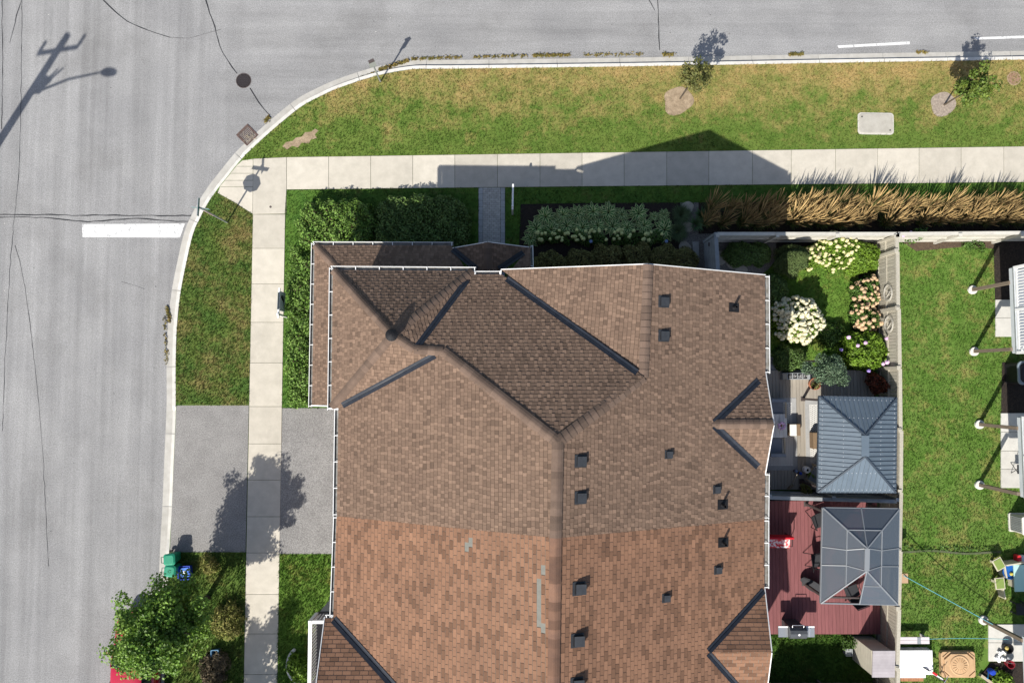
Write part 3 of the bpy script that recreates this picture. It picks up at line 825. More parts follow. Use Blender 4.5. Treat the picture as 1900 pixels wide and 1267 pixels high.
roof.ridge(R_1, H_1, drop=0.4); roof.ridge(H_1, AP, w=0.19); roof.ridge(N_2, AP, w=0.19); roof.ridge(N_1, N_2, w=0.17); roof.ridge(RP, AP, w=0.19)
roof.ridge(D_F, D_R, w=0.17, drop=0.45)
# lower skirt roof over the porch
SZ = 3.35
S_NW, S_NE = P(584, 455, SZ), P(836, 456, SZ)
S_SW = P(579, 751, SZ)
dx = T_NW.x + 0.45 - S_NW.x; dy = S_NW.y - (T_NW.y - 0.45); rise = 0.42 * min(dx, dy) + 0.25
I_NW = Vector((S_NW.x + dx, S_NW.y - dy, SZ + rise)); I_SW = Vector((S_SW.x + dx + 0.0, S_SW.y, SZ + rise))
GZ = SZ + 0.95
g_l, g_p, g_r = P(836, 462, SZ), P(905, 450, GZ), P(984, 460, SZ)
I_R = Vector((g_r.x, I_NW.y, SZ + rise))
g_b = Vector((g_p.x, I_NW.y + 0.15, GZ))
gr_e = Vector((g_r.x, S_NW.y, SZ)); gl_e = Vector((g_l.x, S_NW.y, SZ))
roof.slope([S_SW, I_SW, I_NW, S_NW]); roof.slope([S_NW, gl_e, Vector((g_b.x - 0.4, I_NW.y, SZ + rise)), I_NW])
roof.slope([g_l, g_b, g_p]); roof.slope([g_r, g_p, g_b]); roof.slope([gr_e, Vector((g_b.x + 0.4, I_NW.y, SZ + rise)), I_R])
roof.ridge(S_NW, I_NW, drop=0.4); roof.ridge(g_p, g_b, drop=0.5, w=0.16)
roof.valley(P(840, 463, SZ + 0.12), P(884, 499, GZ - 0.15), 0.24, 0.05); roof.valley(P(971, 470, SZ + 0.12), P(926, 499, GZ - 0.15), 0.24, 0.05)
deckN = roof.finish(300)
gutter(T_NW, T_NE, (0, 1, 0), house, ext=0.1); gutter(T_NW, T_SW, (-1, 0, 0), house, ext=0.1)
gutter(NE_L, NE_R, (0, 1, 0), house, w=0.10); gutter(W_A, W_P, (-1, 0, 0), house)
gutter(E_1, E_b, (1, 0, 0), house, w=0.16); gutter(E_c, E_P, (1, 0, 0), house, w=0.16)
gutter(S_NW, S_NE, (0, 1, 0), house, ext=0.1); gutter(S_NW, S_SW, (-1, 0, 0), house, ext=0.1); gutter(gr_e, I_R, (1, 0, 0), house, w=0.09)
# barge boards and fascia that show along the rakes and the notch
def fascia(a, b, out, root, w=0.03, h=0.16, dz=-0.06, name='fascia'):
    a, b = Vector(a), Vector(b); o = Vector(out).normalized() * (w / 2 + 0.004)
    return MB().bar(a + o + Vector((0, 0, dz)), b + o + Vector((0, 0, dz)), w, h).build(name, M_GUT, root)
fascia(G_L, N_1, (0, 1, 0), house); fascia(N_1, E_1, (0, 1, 0), house)
fascia(D_N, D_F, (1, 0, 0), house); fascia(D_F, D_S, (1, 0, 0), house); fascia(g_l, g_p, (0, 1, 0), house); fascia(g_p, g_r, (0, 1, 0), house)
fascia(T_NE, NE_L, (1, 0, 0), house, 0.05); fascia(NE_R, G_L, (-1, 0, 0), house, 0.05); fascia(T_SW + Vector((-.1, 0, 0)), W_A, (0, -1, 0), house, 0.06)
fascia(S_SW, I_SW, (0, -1, 0), house, 0.05)

def shed_vent(px, py, root, pl, s=0.28, name='roof_vent', h=0.13):
    """square slant-back attic vent standing on the slope pl"""
    c = on_plane(px, py, pl); n = pl[1]; u = Vector((0, 0, 1)).cross(n).normalized(); v = n.cross(u)
    M = Matrix((u, v, n)).transposed(); mb = MB()
    def pt(a, b_, c_): return tuple(c + M @ Vector((a * s, b_ * s, c_)))
    mb.slab([pt(-.72, -.72, .030), pt(.72, -.72, .030), pt(.72, .80, .030), pt(-.72, .80, .030)], 0.008)
    b0 = len(mb.v)
    mb.v += [pt(-.5, -.5, .02), pt(.5, -.5, .02), pt(.5, .5, .02), pt(-.5, .5, .02), pt(-.54, -.58, h * .95), pt(.54, -.58, h * .95), pt(.54, .52, h * .62), pt(-.54, .52, h * .62)]
    for q in ((0, 1, 5, 4), (1, 2, 6, 5), (2, 3, 7, 6), (3, 0, 4, 7)): mb.cm = 1; mb.face([b0 + i for i in q])
    mb.cm = 0; mb.face([b0 + 4, b0 + 5, b0 + 6, b0 + 7])
    for i in range(3):
        mb.slab([pt(-.54 + .0, -.585, h * (.2 + .25 * i) + .03), pt(.54, -.585, h * (.2 + .25 * i) + .03), pt(.54, -.66, h * (.2 + .25 * i)), pt(-.54, -.66, h * (.2 + .25 * i))], .006)
    return mb.build(name, [M_VENT, M_VENTD], root)
def stack(px, py, root, pl):
    c = on_plane(px, py, pl); n = pl[1]; u = Vector((0, 0, 1)).cross(n).normalized(); v = n.cross(u)
    mb = MB(); mb.slab([c + u * a * .16 + v * b_ * .22 + n * 0.032 for a, b_ in ((-1, -1), (1, -1), (1, 1), (-1, 1))], 0.01)
    mb.lathe(c, [(0.09, 0.0), (0.065, 0.10), (0.05, 0.12), (0.05, 0.36), (0.042, 0.36), (0.042, 0.2)], 12, capt=True)
    return mb.build('plumbing_stack', M_VENTD, root)
for px, py in ((1231, 560), (1231, 623), (1077, 855), (1077, 923)): shed_vent(px, py, deckN, plE)
for px, py in ((1240, 843), (1329, 908)): shed_vent(px, py, deckN, plE, 0.20, 'exhaust_hood', 0.12)
stack(1361, 571, deckN, plE); stack(1340, 936, deckN, plE)
c = T_A + Vector((0, 0, .06)); mb = MB()
mb.lathe(c, [(0.17, -0.10), (0.15, 0.05), (0.15, 0.08)], 16, capt=False)
mb.lathe(c, [(0.19, 0.06), (0.215, 0.09), (0.10, 0.16), (0.02, 0.18)], 16)
for i in range(8):
    a = i * math.pi / 4; mb.bar(c + Vector((math.cos(a) * .21, math.sin(a) * .21, .092)), c + Vector((math.cos(a) * .05, math.sin(a) * .05, +.175)), .012, .02)
mb.build('round_vent', M_VENTD, deckN)

# walls, doors and windows below the eaves (mostly hidden from the air)
wx0, wx1 = W_A.x + 0.42, E_1.x - 0.42
yN = N_1.y - 0.35; yS = RP.y
def wall_box(x0, x1, y0, y1, z1, root, m=M_WALL, name='wall', z0=-0.05): return MB().box(((x0 + x1) / 2, (y0 + y1) / 2, (z0 + z1) / 2), (x1 - x0, y1 - y0, z1 - z0)).build(name, m, root)
tx1 = T_NE.x - 0.4
wall_box(T_NW.x + 0.45, tx1, T_SW.y + 0.35, T_NW.y - 0.45, ZE - 0.12, house)
wall_box(wx0, wx1, yS + 0.003, T_SW.y + 0.345, ZE - 0.12, house)
wall_box(tx1 + 0.003, wx1 - .003, T_SW.y + 0.348, yN, ZE - 0.12, house)
MB().poly([Vector((G_L.x + 0.1, yN, ZE - 0.13)), Vector((E_1.x - 0.42, yN, ZE - 0.13)), N_1 + Vector((0, -.35, -0.12))]).build('gable_wall', M_WALL, house)
def window(c, w, h, ax, root, out):
    c = Vector(c); o = Vector(out)
    sz = (w, 0.06, h) if ax == 'x' else (0.06, w, h); f = MB().box(c, sz).build('window', M_WHITE, root)
    for k in (-1, 1):
        q = c + (Vector((k * w / 4, 0, 0)) if ax == 'x' else Vector((0, k * w / 4, 0))) + o * 0.02
        MB().box(q, (w / 2 - .1, .05, h - .14) if ax == 'x' else (.05, w / 2 - .1, h - .14)).build('pane', M_GLASS, f)
for z in (1.5, 4.2):
    window((T_NW.x + 0.44, 1.4, z), 1.5, 1.3, 'y', house, (-1, 0, 0)); window((6.0, yN + 0.01, z), 1.4, 1.3, 'x', house, (0, 1, 0)); window((3.0, yN + 0.01, z), 1.0, 1.3, 'x', house, (0, 1, 0))
window((wx1 + 0.01, -1.7, 4.0), 1.6, 1.3, 'y', house, (1, 0, 0)); window((wx1 + 0.01, 2.0, 4.0), 1.2, 1.3, 'y', house, (1, 0, 0))
dr = MB().box((g_p.x, T_NW.y - 0.44, 1.1), (0.95, 0.08, 2.1)).build('door', mat('front_door', (0.10, 0.03, 0.03), rough=0.5), house)
MB().box((g_p.x + 0.35, T_NW.y - 0.38, 1.05), (0.04, 0.05, 0.16)).build('handle', M_IRON, dr)
gd = MB().box((wx0 - 0.01, -3.0, 1.1), (0.07, 2.5, 2.15)).build('garage_door', M_WHITE, house)
for i in range(3): MB().box((wx0 - 0.05, -3.0, 0.65 + 0.52 * i), (0.02, 2.44, 0.03)).build('panel_groove', M_KERB, gd)
for x, y in ((S_NW.x + 0.3, S_NW.y - 0.3), (g_l.x + 0.15, g_l.y - 0.35), (g_r.x - 0.25, g_r.y - 0.35), (S_SW.x + 0.3, S_SW.y + 0.3)):
    MB().box((x, y, SZ / 2 - 0.08), (0.16, 0.16, SZ - 0.05)).build('porch_post', M_WHITE, house)

# ---------------------------------------------------------------- southern house
house2 = thing('house', 'attached house with orange brown shingles and grey bald patches', 'house', P(900, 1150, 0))
ro = Roof(house2, M_DECKS, M_SH_S, M_CAP_S, 0.30, 0.142, False)
ySd = -14.6
RS = on_plane(1022, 1420, plE); RS = Vector((RS.x, ySd, RS.z))
W_S = P(618, 1146, ZE)
sl = 0.50; rise2 = 1.32; yr = W_S.y - rise2 / sl
wdir = (W_P - W_A); 
def onW(x_or_z, y):  # point of the west slope at a height
    z = x_or_z; p0, n = plW; x = p0.x - (n.y * (y - p0.y) + n.z * (z - p0.z)) / n.x; return Vector((x, y, z))
VX = onW(ZE + rise2, yr); G_F = Vector((P(603, 1146, ZE).x, W_S.y, ZE)); G_R = Vector((G_F.x, yr, ZE + rise2))
W_E = onW(ZE, ySd); G_S = Vector((G_F.x, 2 * yr - W_S.y, ZE)); W_S2 = onW(ZE, 2 * yr - W_S.y)
E_S = Vector((E_P.x, ySd, ZE))
def patch(pl, px): return [on_plane(x, y, pl) for x, y in px]
SK = [patch(plW, [(866, 1000), (879, 1002), (877, 1020), (865, 1019)]), patch(plW, [(1006, 1050), (1014, 1050), (1014, 1071), (1006, 1071)]),
      patch(plW, [(998, 1081), (1003.5, 1081), (1004, 1166), (997, 1166)]), patch(plW, [(1000, 1157), (1010, 1157), (1010, 1182), (1003, 1182)])]
ro.slope([W_P, W_S, VX, W_S2, W_E, RS, RP], SK, pl=plW)
ro.slope([W_S, G_F, G_R, VX]); ro.slope([W_S2, VX, G_R, G_S])
D2_R = on_plane(1312, 1209, plE); D2_F = P(1431, 1209, D2_R.z); D2_N, D2_S = on_plane(1418, 1092, plE), on_plane(1416, 1326, plE)
ro.slope([RP, RS, E_S, D2_S, D2_R, D2_N, E_P], pl=plE)
ro.slope([D2_N, D2_R, D2_F]); ro.slope([D2_S, D2_F, D2_R])
ro.valley(lerp(W_S, VX, 0.01), VX, 0.26); ro.valley(lerp(D2_N, D2_R, 0.02), lerp(D2_N, D2_R, .98), .2); ro.valley(lerp(D2_S, D2_R, 0.02), lerp(D2_S, D2_R, .98), .2)
ro.ridge(RS, RP, w=0.19, step=0.28); ro.ridge(G_R, VX, drop=.45); 
deckS = ro.finish(300)
gutter(W_P + Vector((0, -.01, 0)), W_S, (-1, 0, 0), house2, w=0.11); gutter(E_P + Vector((0, -.01, 0)), D2_N, (1, 0, 0), house2, w=0.16)
fascia(G_F, G_R, (-1, 0, 0), house2); fascia(D2_N, D2_F, (1, 0, 0), house2); fascia(D2_F, D2_S, (1, 0, 0), house2)
gutter(G_F, W_S, (0, 1, 0), house2, w=0.08)
for px, py in ((1074, 1091), (1071, 1187), (1070, 1268)): shed_vent(px, py, deckS, plE, 0.30, h=0.2)
for px, py in ((1331, 1057), (1235, 1109)): shed_vent(px, py, deckS, plE, 0.20, 'exhaust_hood', 0.13)
stack(1341, 1006, deckS, plE)
wall_box(wx0 + .003, wx1 - .003, ySd + 0.3, yS - 0.003, ZE - 0.12, house2); wall_box(G_F.x + 0.4, wx0 - 0.001, 2 * yr - W_S.y + 0.3, W_S.y - 0.4, ZE - 0.12, house2)
window((wx1 + 0.01, -9.5, 4.0), 1.6, 1.3, 'y', house2, (1, 0, 0)); window((G_F.x + .39, yr, 4.2), 1.6, 1.3, 'y', house2, (-1, 0, 0))
gd = MB().box((wx0 - 0.01, -7.2, 1.1), (0.07, 2.5, 2.15)).build('garage_door', M_WHITE, house2)
for i in range(3): MB().box((wx0 - 0.05, -7.2, 0.65 + 0.52 * i), (0.02, 2.44, 0.03)).build('panel_groove', M_KERB, gd)
# balcony over the front porch, white picket railing
bx0 = P(586, 1200, 2.95).x; by1 = P(586, 1137, 2.95).y; bx1 = wx0
M_DKFLOOR = mat('dark_decking', (0.05, 0.05, 0.055), rough=0.8)
bal = wall_box(bx0, bx1 - .004, -14.0, by1, 2.95, house2, M_DKFLOOR, 'balcony', 2.75)
M_SIDING = mat('grey_siding', (0.33, 0.34, 0.34), (0.28, 0.29, 0.29), scale=4, rough=0.7)
wall_box(bx0 + .1, bx1 - .004, by1 - 0.10, by1 + 0.012, 2.74, house2, M_SIDING, 'porch_wall')
wall_box(bx0 + .1, bx0 + .22, -14.0, by1 - 0.103, 2.74, house2, M_SIDING, 'porch_wall')
MB().bar((bx0 + .03, by1 - .05, 3.85), (bx0 + .03, -14, 3.85), 0.14, 0.07).build('top_rail', M_WHITE, bal)
MB().bar((bx0 + .11, by1 - .03, 3.851), (bx1 - .05, by1 - .03, 3.851), 0.12, 0.07).build('top_rail', M_WHITE, bal)
MB().box((bx0 + .02, by1 - .04, 3.42), (0.13, 0.13, 0.95)).build('newel_post', M_WHITE, bal)
MB().box((bx0 + .02, by1 - 2.6, 3.42), (0.13, 0.13, 0.95)).build('newel_post', M_WHITE, bal)
y = by1 - 0.25
while y > -12.2: MB().box((bx0 + .03, y, 3.40), (0.035, 0.045, 0.84)).build('picket', M_WHITE, bal); y -= 0.13
x = bx0 + 0.18
while x < bx1 - .1: MB().box((x, by1 - .03, 3.40), (0.045, 0.035, 0.84)).build('picket', M_WHITE, bal); x += 0.13
# ================================================================== paths, fences, decks
M_PAVER = mat('grey_paver', (0.46, 0.445, 0.41), (0.38, 0.37, 0.34), scale=8, rough=0.95, rand=0.12, speck=0.12)
pth = struct(MB().prism(PP([(887.5, 349), (937.5, 348), (937.5, 520), (887.5, 520)]), -0.05, 0.008).build('garden_path', M_BASE), 'grey brick paver path to the porch')
p0 = P(888, 348.5); p1 = P(937, 348.5); plen = p0.y - P(888, 520).y
wpath = p1.x - p0.x; bw = 0.20
pm = MB().box((0, 0, 0), (0.192, 0.094, 0.06)); po = pm.build('paver', M_PAVER, pth, bevel=0.006); pm_me = po.data
pb = MB().box((0, 0, 0), (0.19, 0.29, 0.06)).build('border_paver', mat('border_paver_grey', (0.38, 0.39, 0.39), (0.32, 0.33, 0.33), rough=0.95, rand=0.1, speck=0.1), pth, bevel=0.006)
def dup(o, loc, rz=0.0, parent=None, sc=None):
    c = o.copy(); C.objects.link(c); c.location = loc; c.rotation_euler = (0, 0, rz)
    if parent is not None: c.parent = parent
    if sc is not None: c.scale = sc
    return c
first = True
k = 0; y = p0.y - 0.05
while y > p0.y - plen:
    x0 = p0.x + bw + 0.005; x1 = p1.x - bw - 0.005; x = x0 - (0.1 if k % 2 else 0.0)
    while x < x1 - 0.02:
        a, b_ = max(x, x0), min(x + 0.2, x1)
        if b_ - a > 0.04:
            loc = ((a + b_) / 2, y, -0.012 + rnd.uniform(-.002, .002)); sc = ((b_ - a) / 0.2, 1, 1)
            if first: po.location = loc; po.scale = sc; first = False
            else: dup(po, loc, 0, pth, sc)
        x += 0.2
    y -= 0.1; k += 1
first = True; y = p0.y - 0.15
while y > p0.y - plen:
    for x in (p0.x + 0.1, p1.x - 0.1):
        loc = (x, y, -0.010 + rnd.uniform(-.002, .002))
        if first: pb.location = loc; first = False
        else: dup(pb, loc, 0, pth)
    y -= 0.3

M_FENCE = mat('weathered_fence', (0.44, 0.41, 0.335), (0.35, 0.325, 0.265), scale=3, stretch=(6, 6, 0.7), rough=0.95, rand=0.10, speck=0.1)
M_FENCEP = mat('fence_pale', (0.52, 0.50, 0.44), (0.44, 0.42, 0.37), scale=3, rough=0.9, rand=0.06, speck=0.08)
M_FENCEG = mat('fence_grey', (0.30, 0.315, 0.32), (0.24, 0.255, 0.262), scale=4, rough=0.9, rand=0.08, speck=0.08)
def fence(a, b, h, label, m, side, bays=None, bw=0.14, posts=True, cap=True, loc=None, thick=0.022):
    """board fence from a to b; rails on the given side (+1 = left of a->b)"""
    a, b = Vector((a[0], a[1], 0)), Vector((b[0], b[1], 0)); d = (b - a); L_ = d.length; d /= L_; nrm = Vector((-d.y, d.x, 0)) * side
    rz = math.atan2(d.y, d.x); t = thing('fence', label, 'fence', (a + b) / 2)
    n = max(1, int(round(L_ / bw))); st = L_ / n
    bo = None
    for i in range(n):
        p = a + d * (i + 0.5) * st + Vector((0, 0, h / 2 - 0.02 + rnd.uniform(-.008, .008)))
        if bo is None:
            bo = MB().box(Vector((0, 0, 0)) + ORG[t.name], (st - 0.012, thick, h - 0.06)).build('board', m, t); bo.location = p - ORG[t.name]; bo.rotation_euler = (0, 0, rz)
        else: dup(bo, p - ORG[t.name], rz + rnd.uniform(-.01, .01), t)
    for z in (0.25, h * 0.52, h - 0.12):
        q = nrm * (thick / 2 + 0.022) + Vector((0, 0, z)); MB().bar(a + q, b + q, 0.04, 0.085).build('rail', m, t)
    if cap: MB().bar(a + Vector((0, 0, h)), b + Vector((0, 0, h)), 0.15, 0.03).build('top_cap', m, t)
    if posts:
        for k in range((bays or max(1, int(round(L_ / 2.5)))) + 1):
            p = a + d * L_ * k / (bays or max(1, int(round(L_ / 2.5)))) + nrm * 0.075
            po_ = MB().box(p + Vector((0, 0, h / 2 + .02)), (0.10, 0.10, h + 0.04), rz).build('post', m, t)
            MB().box(p + Vector((0, 0, h + .05)), (0.15, 0.15, 0.03), rz).build('post_cap', m, po_)
    return t
FH = 1.8
a, b = P(1331, 434, FH), P(1664, 434, FH)
fence(a, b, FH, 'pale wooden board fence behind the cream hydrangeas', M_FENCEP, -1, bays=3)
fence(b + Vector((0.05, 0, 0)), P(2010, 431, FH), FH, 'pale wooden board fence along the bare soil strip', M_FENCEP, -1, bays=3)
# garden gate of horizontal slats
g0, g1 = P(1328, 432, FH), P(1333, 520, FH); g0.z = g1.z = 0
t = thing('gate', 'grey gate of horizontal slats beside gravel path', 'gate', (g0 + g1) / 2)
nrm = Vector((-1, 0, 0))
for p in (g0 + Vector((0, -.05, 0)), g1):
    MB().box(p + Vector((0, 0, FH / 2 + .02)), (0.12, 0.12, FH + .04)).build('post', M_FENCEG, t)
MB().bar(g0 + Vector((0, 0, FH)), g1 + Vector((0, 0, FH)), 0.17, 0.04).build('top_rail', M_FENCEG, t)
for i in range(11):
    z = 0.12 + i * 0.152; MB().bar(g0 + Vector((-.02, -.12, z)), g1 + Vector((-.02, .08, z)), 0.03, 0.118).build('slat', M_FENCEG, t)
for f in (0.22, 0.5, 0.78):
    p = g0 + (g1 - g0) * f + Vector((0.03, 0, FH / 2)); MB().box(p, (0.05, 0.07, FH - .1)).build('stile', M_FENCEG, t)
MB().box(g0 + Vector((-.07, -.35, 1.0)), (0.05, 0.16, 0.04)).build('latch', M_IRON, t)
# east fence, panel by panel
fy = [438, 466, 572, 683, 798, 912, 1022, 1129, 1239, 1352]
fx = [1664, 1666, 1668, 1670.5, 1672.5, 1672.5, 1671, 1669, 1667, 1665]
where = ['short grey fence panel meeting the pale back fence', 'weathered fence panel behind the bright green bush', 'weathered fence panel with round iron ornament beside tan hydrangeas', 'weathered fence panel with lower iron ornament behind pink flowers',
         'weathered fence panel beside the upper half of steel gazebo', 'weathered fence panel beside the lower half of steel gazebo', 'weathered fence panel beside upper half of the tinted gazebo', 'weathered fence panel beside lower half of the tinted gazebo',
         'weathered fence panel behind the small storage shed']
fpanels = []
for i in range(9):
    pa, pb_ = P(fx[i], fy[i] + 1, FH), P(fx[i + 1] - 1.0, fy[i + 1] - 1, FH)
    fpanels.append(fence(pa, pb_, FH - 0.02 * (i % 2), where[i], M_FENCE, -1, bays=1, cap=True))
def ornament(px, py, label):
    c = P(px, py, 1.15); c.x = P(1668, 580, FH).x - 0.085
    t = thing('fence_ornament', label, 'ornament', c)
    for rr in (0.36, 0.30):
        pts = [c + Vector((-0.004, rr * math.cos(a), rr * 0.95 * math.sin(a))) for a in [i * 2 * math.pi / 24 for i in range(25)]]
        MB().tube(pts, 0.012, 5, cap=False).build('ring', M_FENCEP, t)
    for s in (-1, 1):
        pts = [c + Vector((-.006, s * (0.05 + 0.11 * math.sin(k * 0.55)), -0.3 + k * 0.06)) for k in range(11)]
        MB().tube(pts, 0.012, 5).build('scroll', M_FENCEP, t)
    MB().box(c + Vector((.03, 0, 0)), (.06, .05, .05)).build('hook', M_IRON, t)
ornament(1641, 544, 'round iron scroll ornament hung on the fence beside tan hydrangeas')
ornament(1643, 602, 'round iron scroll ornament hung on the fence above pink flowers')
fence(P(1428, 923, 1.75), P(1664, 930, 1.75), 1.75, 'grey privacy fence between taupe deck and red deck', M_FENCEG, 1, bays=2)
fence(P(1440, 1300, 1.75), P(1662, 1300, 1.75), 1.75, 'dark board fence closing the overgrown lawn', mat('dark_fence', (0.16, 0.15, 0.135), (0.12, 0.112, 0.10), scale=4, rough=0.95), 1, bays=2)

M_TAUPE = mat('taupe_decking', (0.34, 0.305, 0.255), (0.29, 0.26, 0.218), scale=3, stretch=(8, 0.6, 1), rough=0.8, rand=0.07)
M_RED = mat('red_decking', (0.225, 0.085, 0.085), (0.185, 0.068, 0.070), scale=3, stretch=(8, 0.6, 1), rough=0.75, rand=0.09)
M_GREYB = mat('grey_decking', (0.23, 0.235, 0.24), (0.19, 0.195, 0.2), scale=3, rough=0.85, rand=0.07)
def deck(label, x0, x1, y0, y1, z, m, bw, name='deck'):
    t = thing(name, label, 'deck', ((x0 + x1) / 2, (y0 + y1) / 2, 0))
    MB().box(((x0 + x1) / 2, (y0 + y1) / 2, z / 2 - 0.03), (x1 - x0 - .03, y1 - y0 - .03, z - 0.06)).build('frame', M_BLACK, t)
    n = int(round((x1 - x0) / bw)); st = (x1 - x0) / n
    bo = MB().box(Vector((0, 0, 0)) + ORG[t.name], (st - 0.012, y1 - y0, 0.028)).build('board', m, t)
    for i in range(n):
        p = Vector((x0 + (i + .5) * st, (y0 + y1) / 2, z - 0.014)) - ORG[t.name]
        if i == 0: bo.location = p
        else: dup(bo, p + Vector((0, 0, rnd.uniform(-.002, .002))), 0, t)
    return t
DZ = 0.16
dk1 = deck('taupe plank deck carrying patio rugs and the steel gazebo', P(1414, 700, DZ).x, P(1668, 800, FH).x - 0.14, P(1500, 908, DZ).y, P(1500, 687, DZ).y, DZ, M_TAUPE, 0.152)
st_ = thing('deck_steps', 'two grey plank steps between garden and taupe deck', 'steps', P(1424, 675))
for i, (ya, yb) in enumerate(((662, 674), (675, 687))):
    q0, q1 = P(1412, yb, 0.1), P(1436 + 4 * i, ya, 0.1); z = 0.06 + 0.05 * i
    MB().box(((q0.x + q1.x) / 2, (q0.y + q1.y) / 2, z / 2), (q1.x - q0.x, q1.y - q0.y - .01, z)).build('tread', M_GREYB, st_)
RZ_ = 0.42
dk2 = deck('dusty red plank deck carrying the tinted gazebo', P(1418, 1000, RZ_).x, P(1668, 1000, FH).x - 0.14, P(1500, 1176, RZ_).y, P(1500, 929, RZ_).y, RZ_, M_RED, 0.165)
# outdoor rugs
M_RUG = mat('rug_light', (0.62, 0.61, 0.58), (0.56, 0.55, 0.52), scale=6, rough=1)
M_RUGB = mat('rug_border', (0.36, 0.36, 0.355), (0.31, 0.31, 0.305), scale=8, rough=1)
M_RUGD = mat('rug_dots', (0.10, 0.10, 0.105), rough=1)
def rug(label, px):
    (xa, ya), (xb, yb) = px; q0, q1 = P(xa, yb, DZ), P(xb, ya, DZ)
    t = thing('outdoor_rug', label, 'rug', ((q0.x + q1.x) / 2, (q0.y + q1.y) / 2, DZ))
    z = DZ + 0.002
    MB().prism([(q0.x, q0.y), (q1.x, q0.y), (q1.x, q1.y), (q0.x, q1.y)], z, z + 0.006).build('border', M_RUGB, t)
    w = 0.2; MB().prism([(q0.x + w, q0.y + w), (q1.x - w, q0.y + w), (q1.x - w, q1.y - w), (q0.x + w, q1.y - w)], z + .004, z + 0.010).build('field', M_RUG, t)
    mb = MB(); x = q0.x + w + 0.06; i = 0
    while x < q1.x - w - 0.03:
        y = q0.y + w + 0.05 + (0.045 if i % 2 else 0)
        while y < q1.y - w - 0.03: mb.box((x, y, z + 0.011), (0.04, 0.03, 0.003)); y += 0.09
        x += 0.075; i += 1
    mb.build('dot_pattern', M_RUGD, t)['kind'] = 'stuff'
rug('pale dotted outdoor rug under the patio table', ((1400, 738), (1477, 872)))
rug('pale dotted outdoor rug under the steel gazebo', ((1496, 742), (1600, 868)))

# ---------------------------------------------------------------- gazebos
M_STEEL = mat('slate_steel', (0.115, 0.150, 0.185), (0.10, 0.132, 0.165), scale=2, rough=0.42, metal=0.0, spec=0.6, rand=0.04)
M_STEELD = mat('slate_steel_dark', (0.05, 0.065, 0.085), rough=0.5)
M_SCREW = mat('screw', (0.75, 0.76, 0.78), rough=0.4)
zc, zr = 2.1, 2.85
c = [P(1520, 735, zc), P(1664, 738, zc), P(1662, 914, zc), P(1517, 913, zc)]     # NW NE SE SW
r0, r1 = P(1605, 808, zr), P(1605, 847, zr)
gz = thing('gazebo', 'hardtop gazebo with slate blue ribbed steel roof', 'gazebo', Vector(((c[0].x + c[2].x) / 2, (c[0].y + c[2].y) / 2, DZ)))
screws = MB()
def gslope(pts, step):
    u, v, n = basis(pts); o = pts[0]; pl = [((p - o).dot(u), (p - o).dot(v)) for p in pts]
    if area2(pl) < 0: pl = pl[::-1]
    u0 = min(p[0] for p in pl); u1 = max(p[0] for p in pl); vmin = min(p[1] for p in pl); k = max(1, round((u1 - u0) / step)); st = (u1 - u0) / k
    for i in range(k):
        cc = clip_rect(pl, u0 + i * st, u0 + (i + 1) * st - 0.004, -99, 99)
        if not cc or abs(area2(cc)) < 1e-4: continue
        mb = MB(); mb.slab([o + u * p[0] + v * p[1] for p in cc], 0.006)
        e = u0 + (i + 1) * st - 0.018; vs = []
        rc = clip_rect(pl, e - 0.02, e + 0.014, -99, 99)
        if rc:
            top = max(p[1] for p in rc); bot = min(p[1] for p in rc)
            if top - bot > 0.03: mb.bar(o + u * e + v * bot + n * 0.014, o + u * e + v * (top - .03) + n * 0.014, 0.026, 0.03, up=n)
        mb.build('roof_panel', M_STEEL, gz)
        q = u0 + (i + .5) * st; scr = clip_rect(pl, q - .01, q + .01, -99, 99)
        if scr:
            top = max(p[1] for p in scr)
            for vv in (vmin + 0.14, vmin + 0.95):
                if vv < top - 0.1: screws.box(o + u * q + v * vv + n * 0.004, (0.018, 0.018, 0.018))
gslope([c[3], c[0], r0, r1], 0.185); gslope([c[1], c[2], r1, r0], 0.185); gslope([c[0], c[1], r0], 0.19); gslope([c[2], c[3], r1], 0.19)
screws.build('screws', M_SCREW, gz)['kind'] = 'stuff'
for a, b_ in ((c[0], r0), (c[1], r0), (c[2], r1), (c[3], r1)): MB().bar(a + Vector((0, 0, .03)), b_ + Vector((0, 0, .03)), 0.07, 0.03).build('hip_trim', M_STEELD, gz)
mb = MB(); mb.slab([r0 + Vector((-.17, .04, -.02)), r0 + Vector((.17, .04, -.02)), r0 + Vector((.1, .0, .05)), r0 + Vector((-.1, 0, .05))], .01)
mb.slab([r0 + Vector((-.16, .0, .03)), r0 + Vector((.16, 0, .03)), r1 + Vector((.16, 0, .03)), r1 + Vector((-.16, 0, .03))], .012); mb.build('ridge_cap', M_STEEL, gz)
for i in range(4): MB().bar(c[i] + Vector((0, 0, -.04)), c[(i + 1) % 4] + Vector((0, 0, -.04)), 0.05, 0.10).build('eave_beam', M_STEELD, gz)
cen = (c[0] + c[2]) / 2
for q in c:
    b_ = q + (cen - q) * 0.085; MB().box((b_.x, b_.y, (DZ + zc) / 2), (0.09, 0.09, zc - DZ)).build('post', M_IRON, gz); MB().box((b_.x, b_.y, DZ + .012), (0.2, 0.2, 0.022)).build('foot_plate', M_IRON, gz)

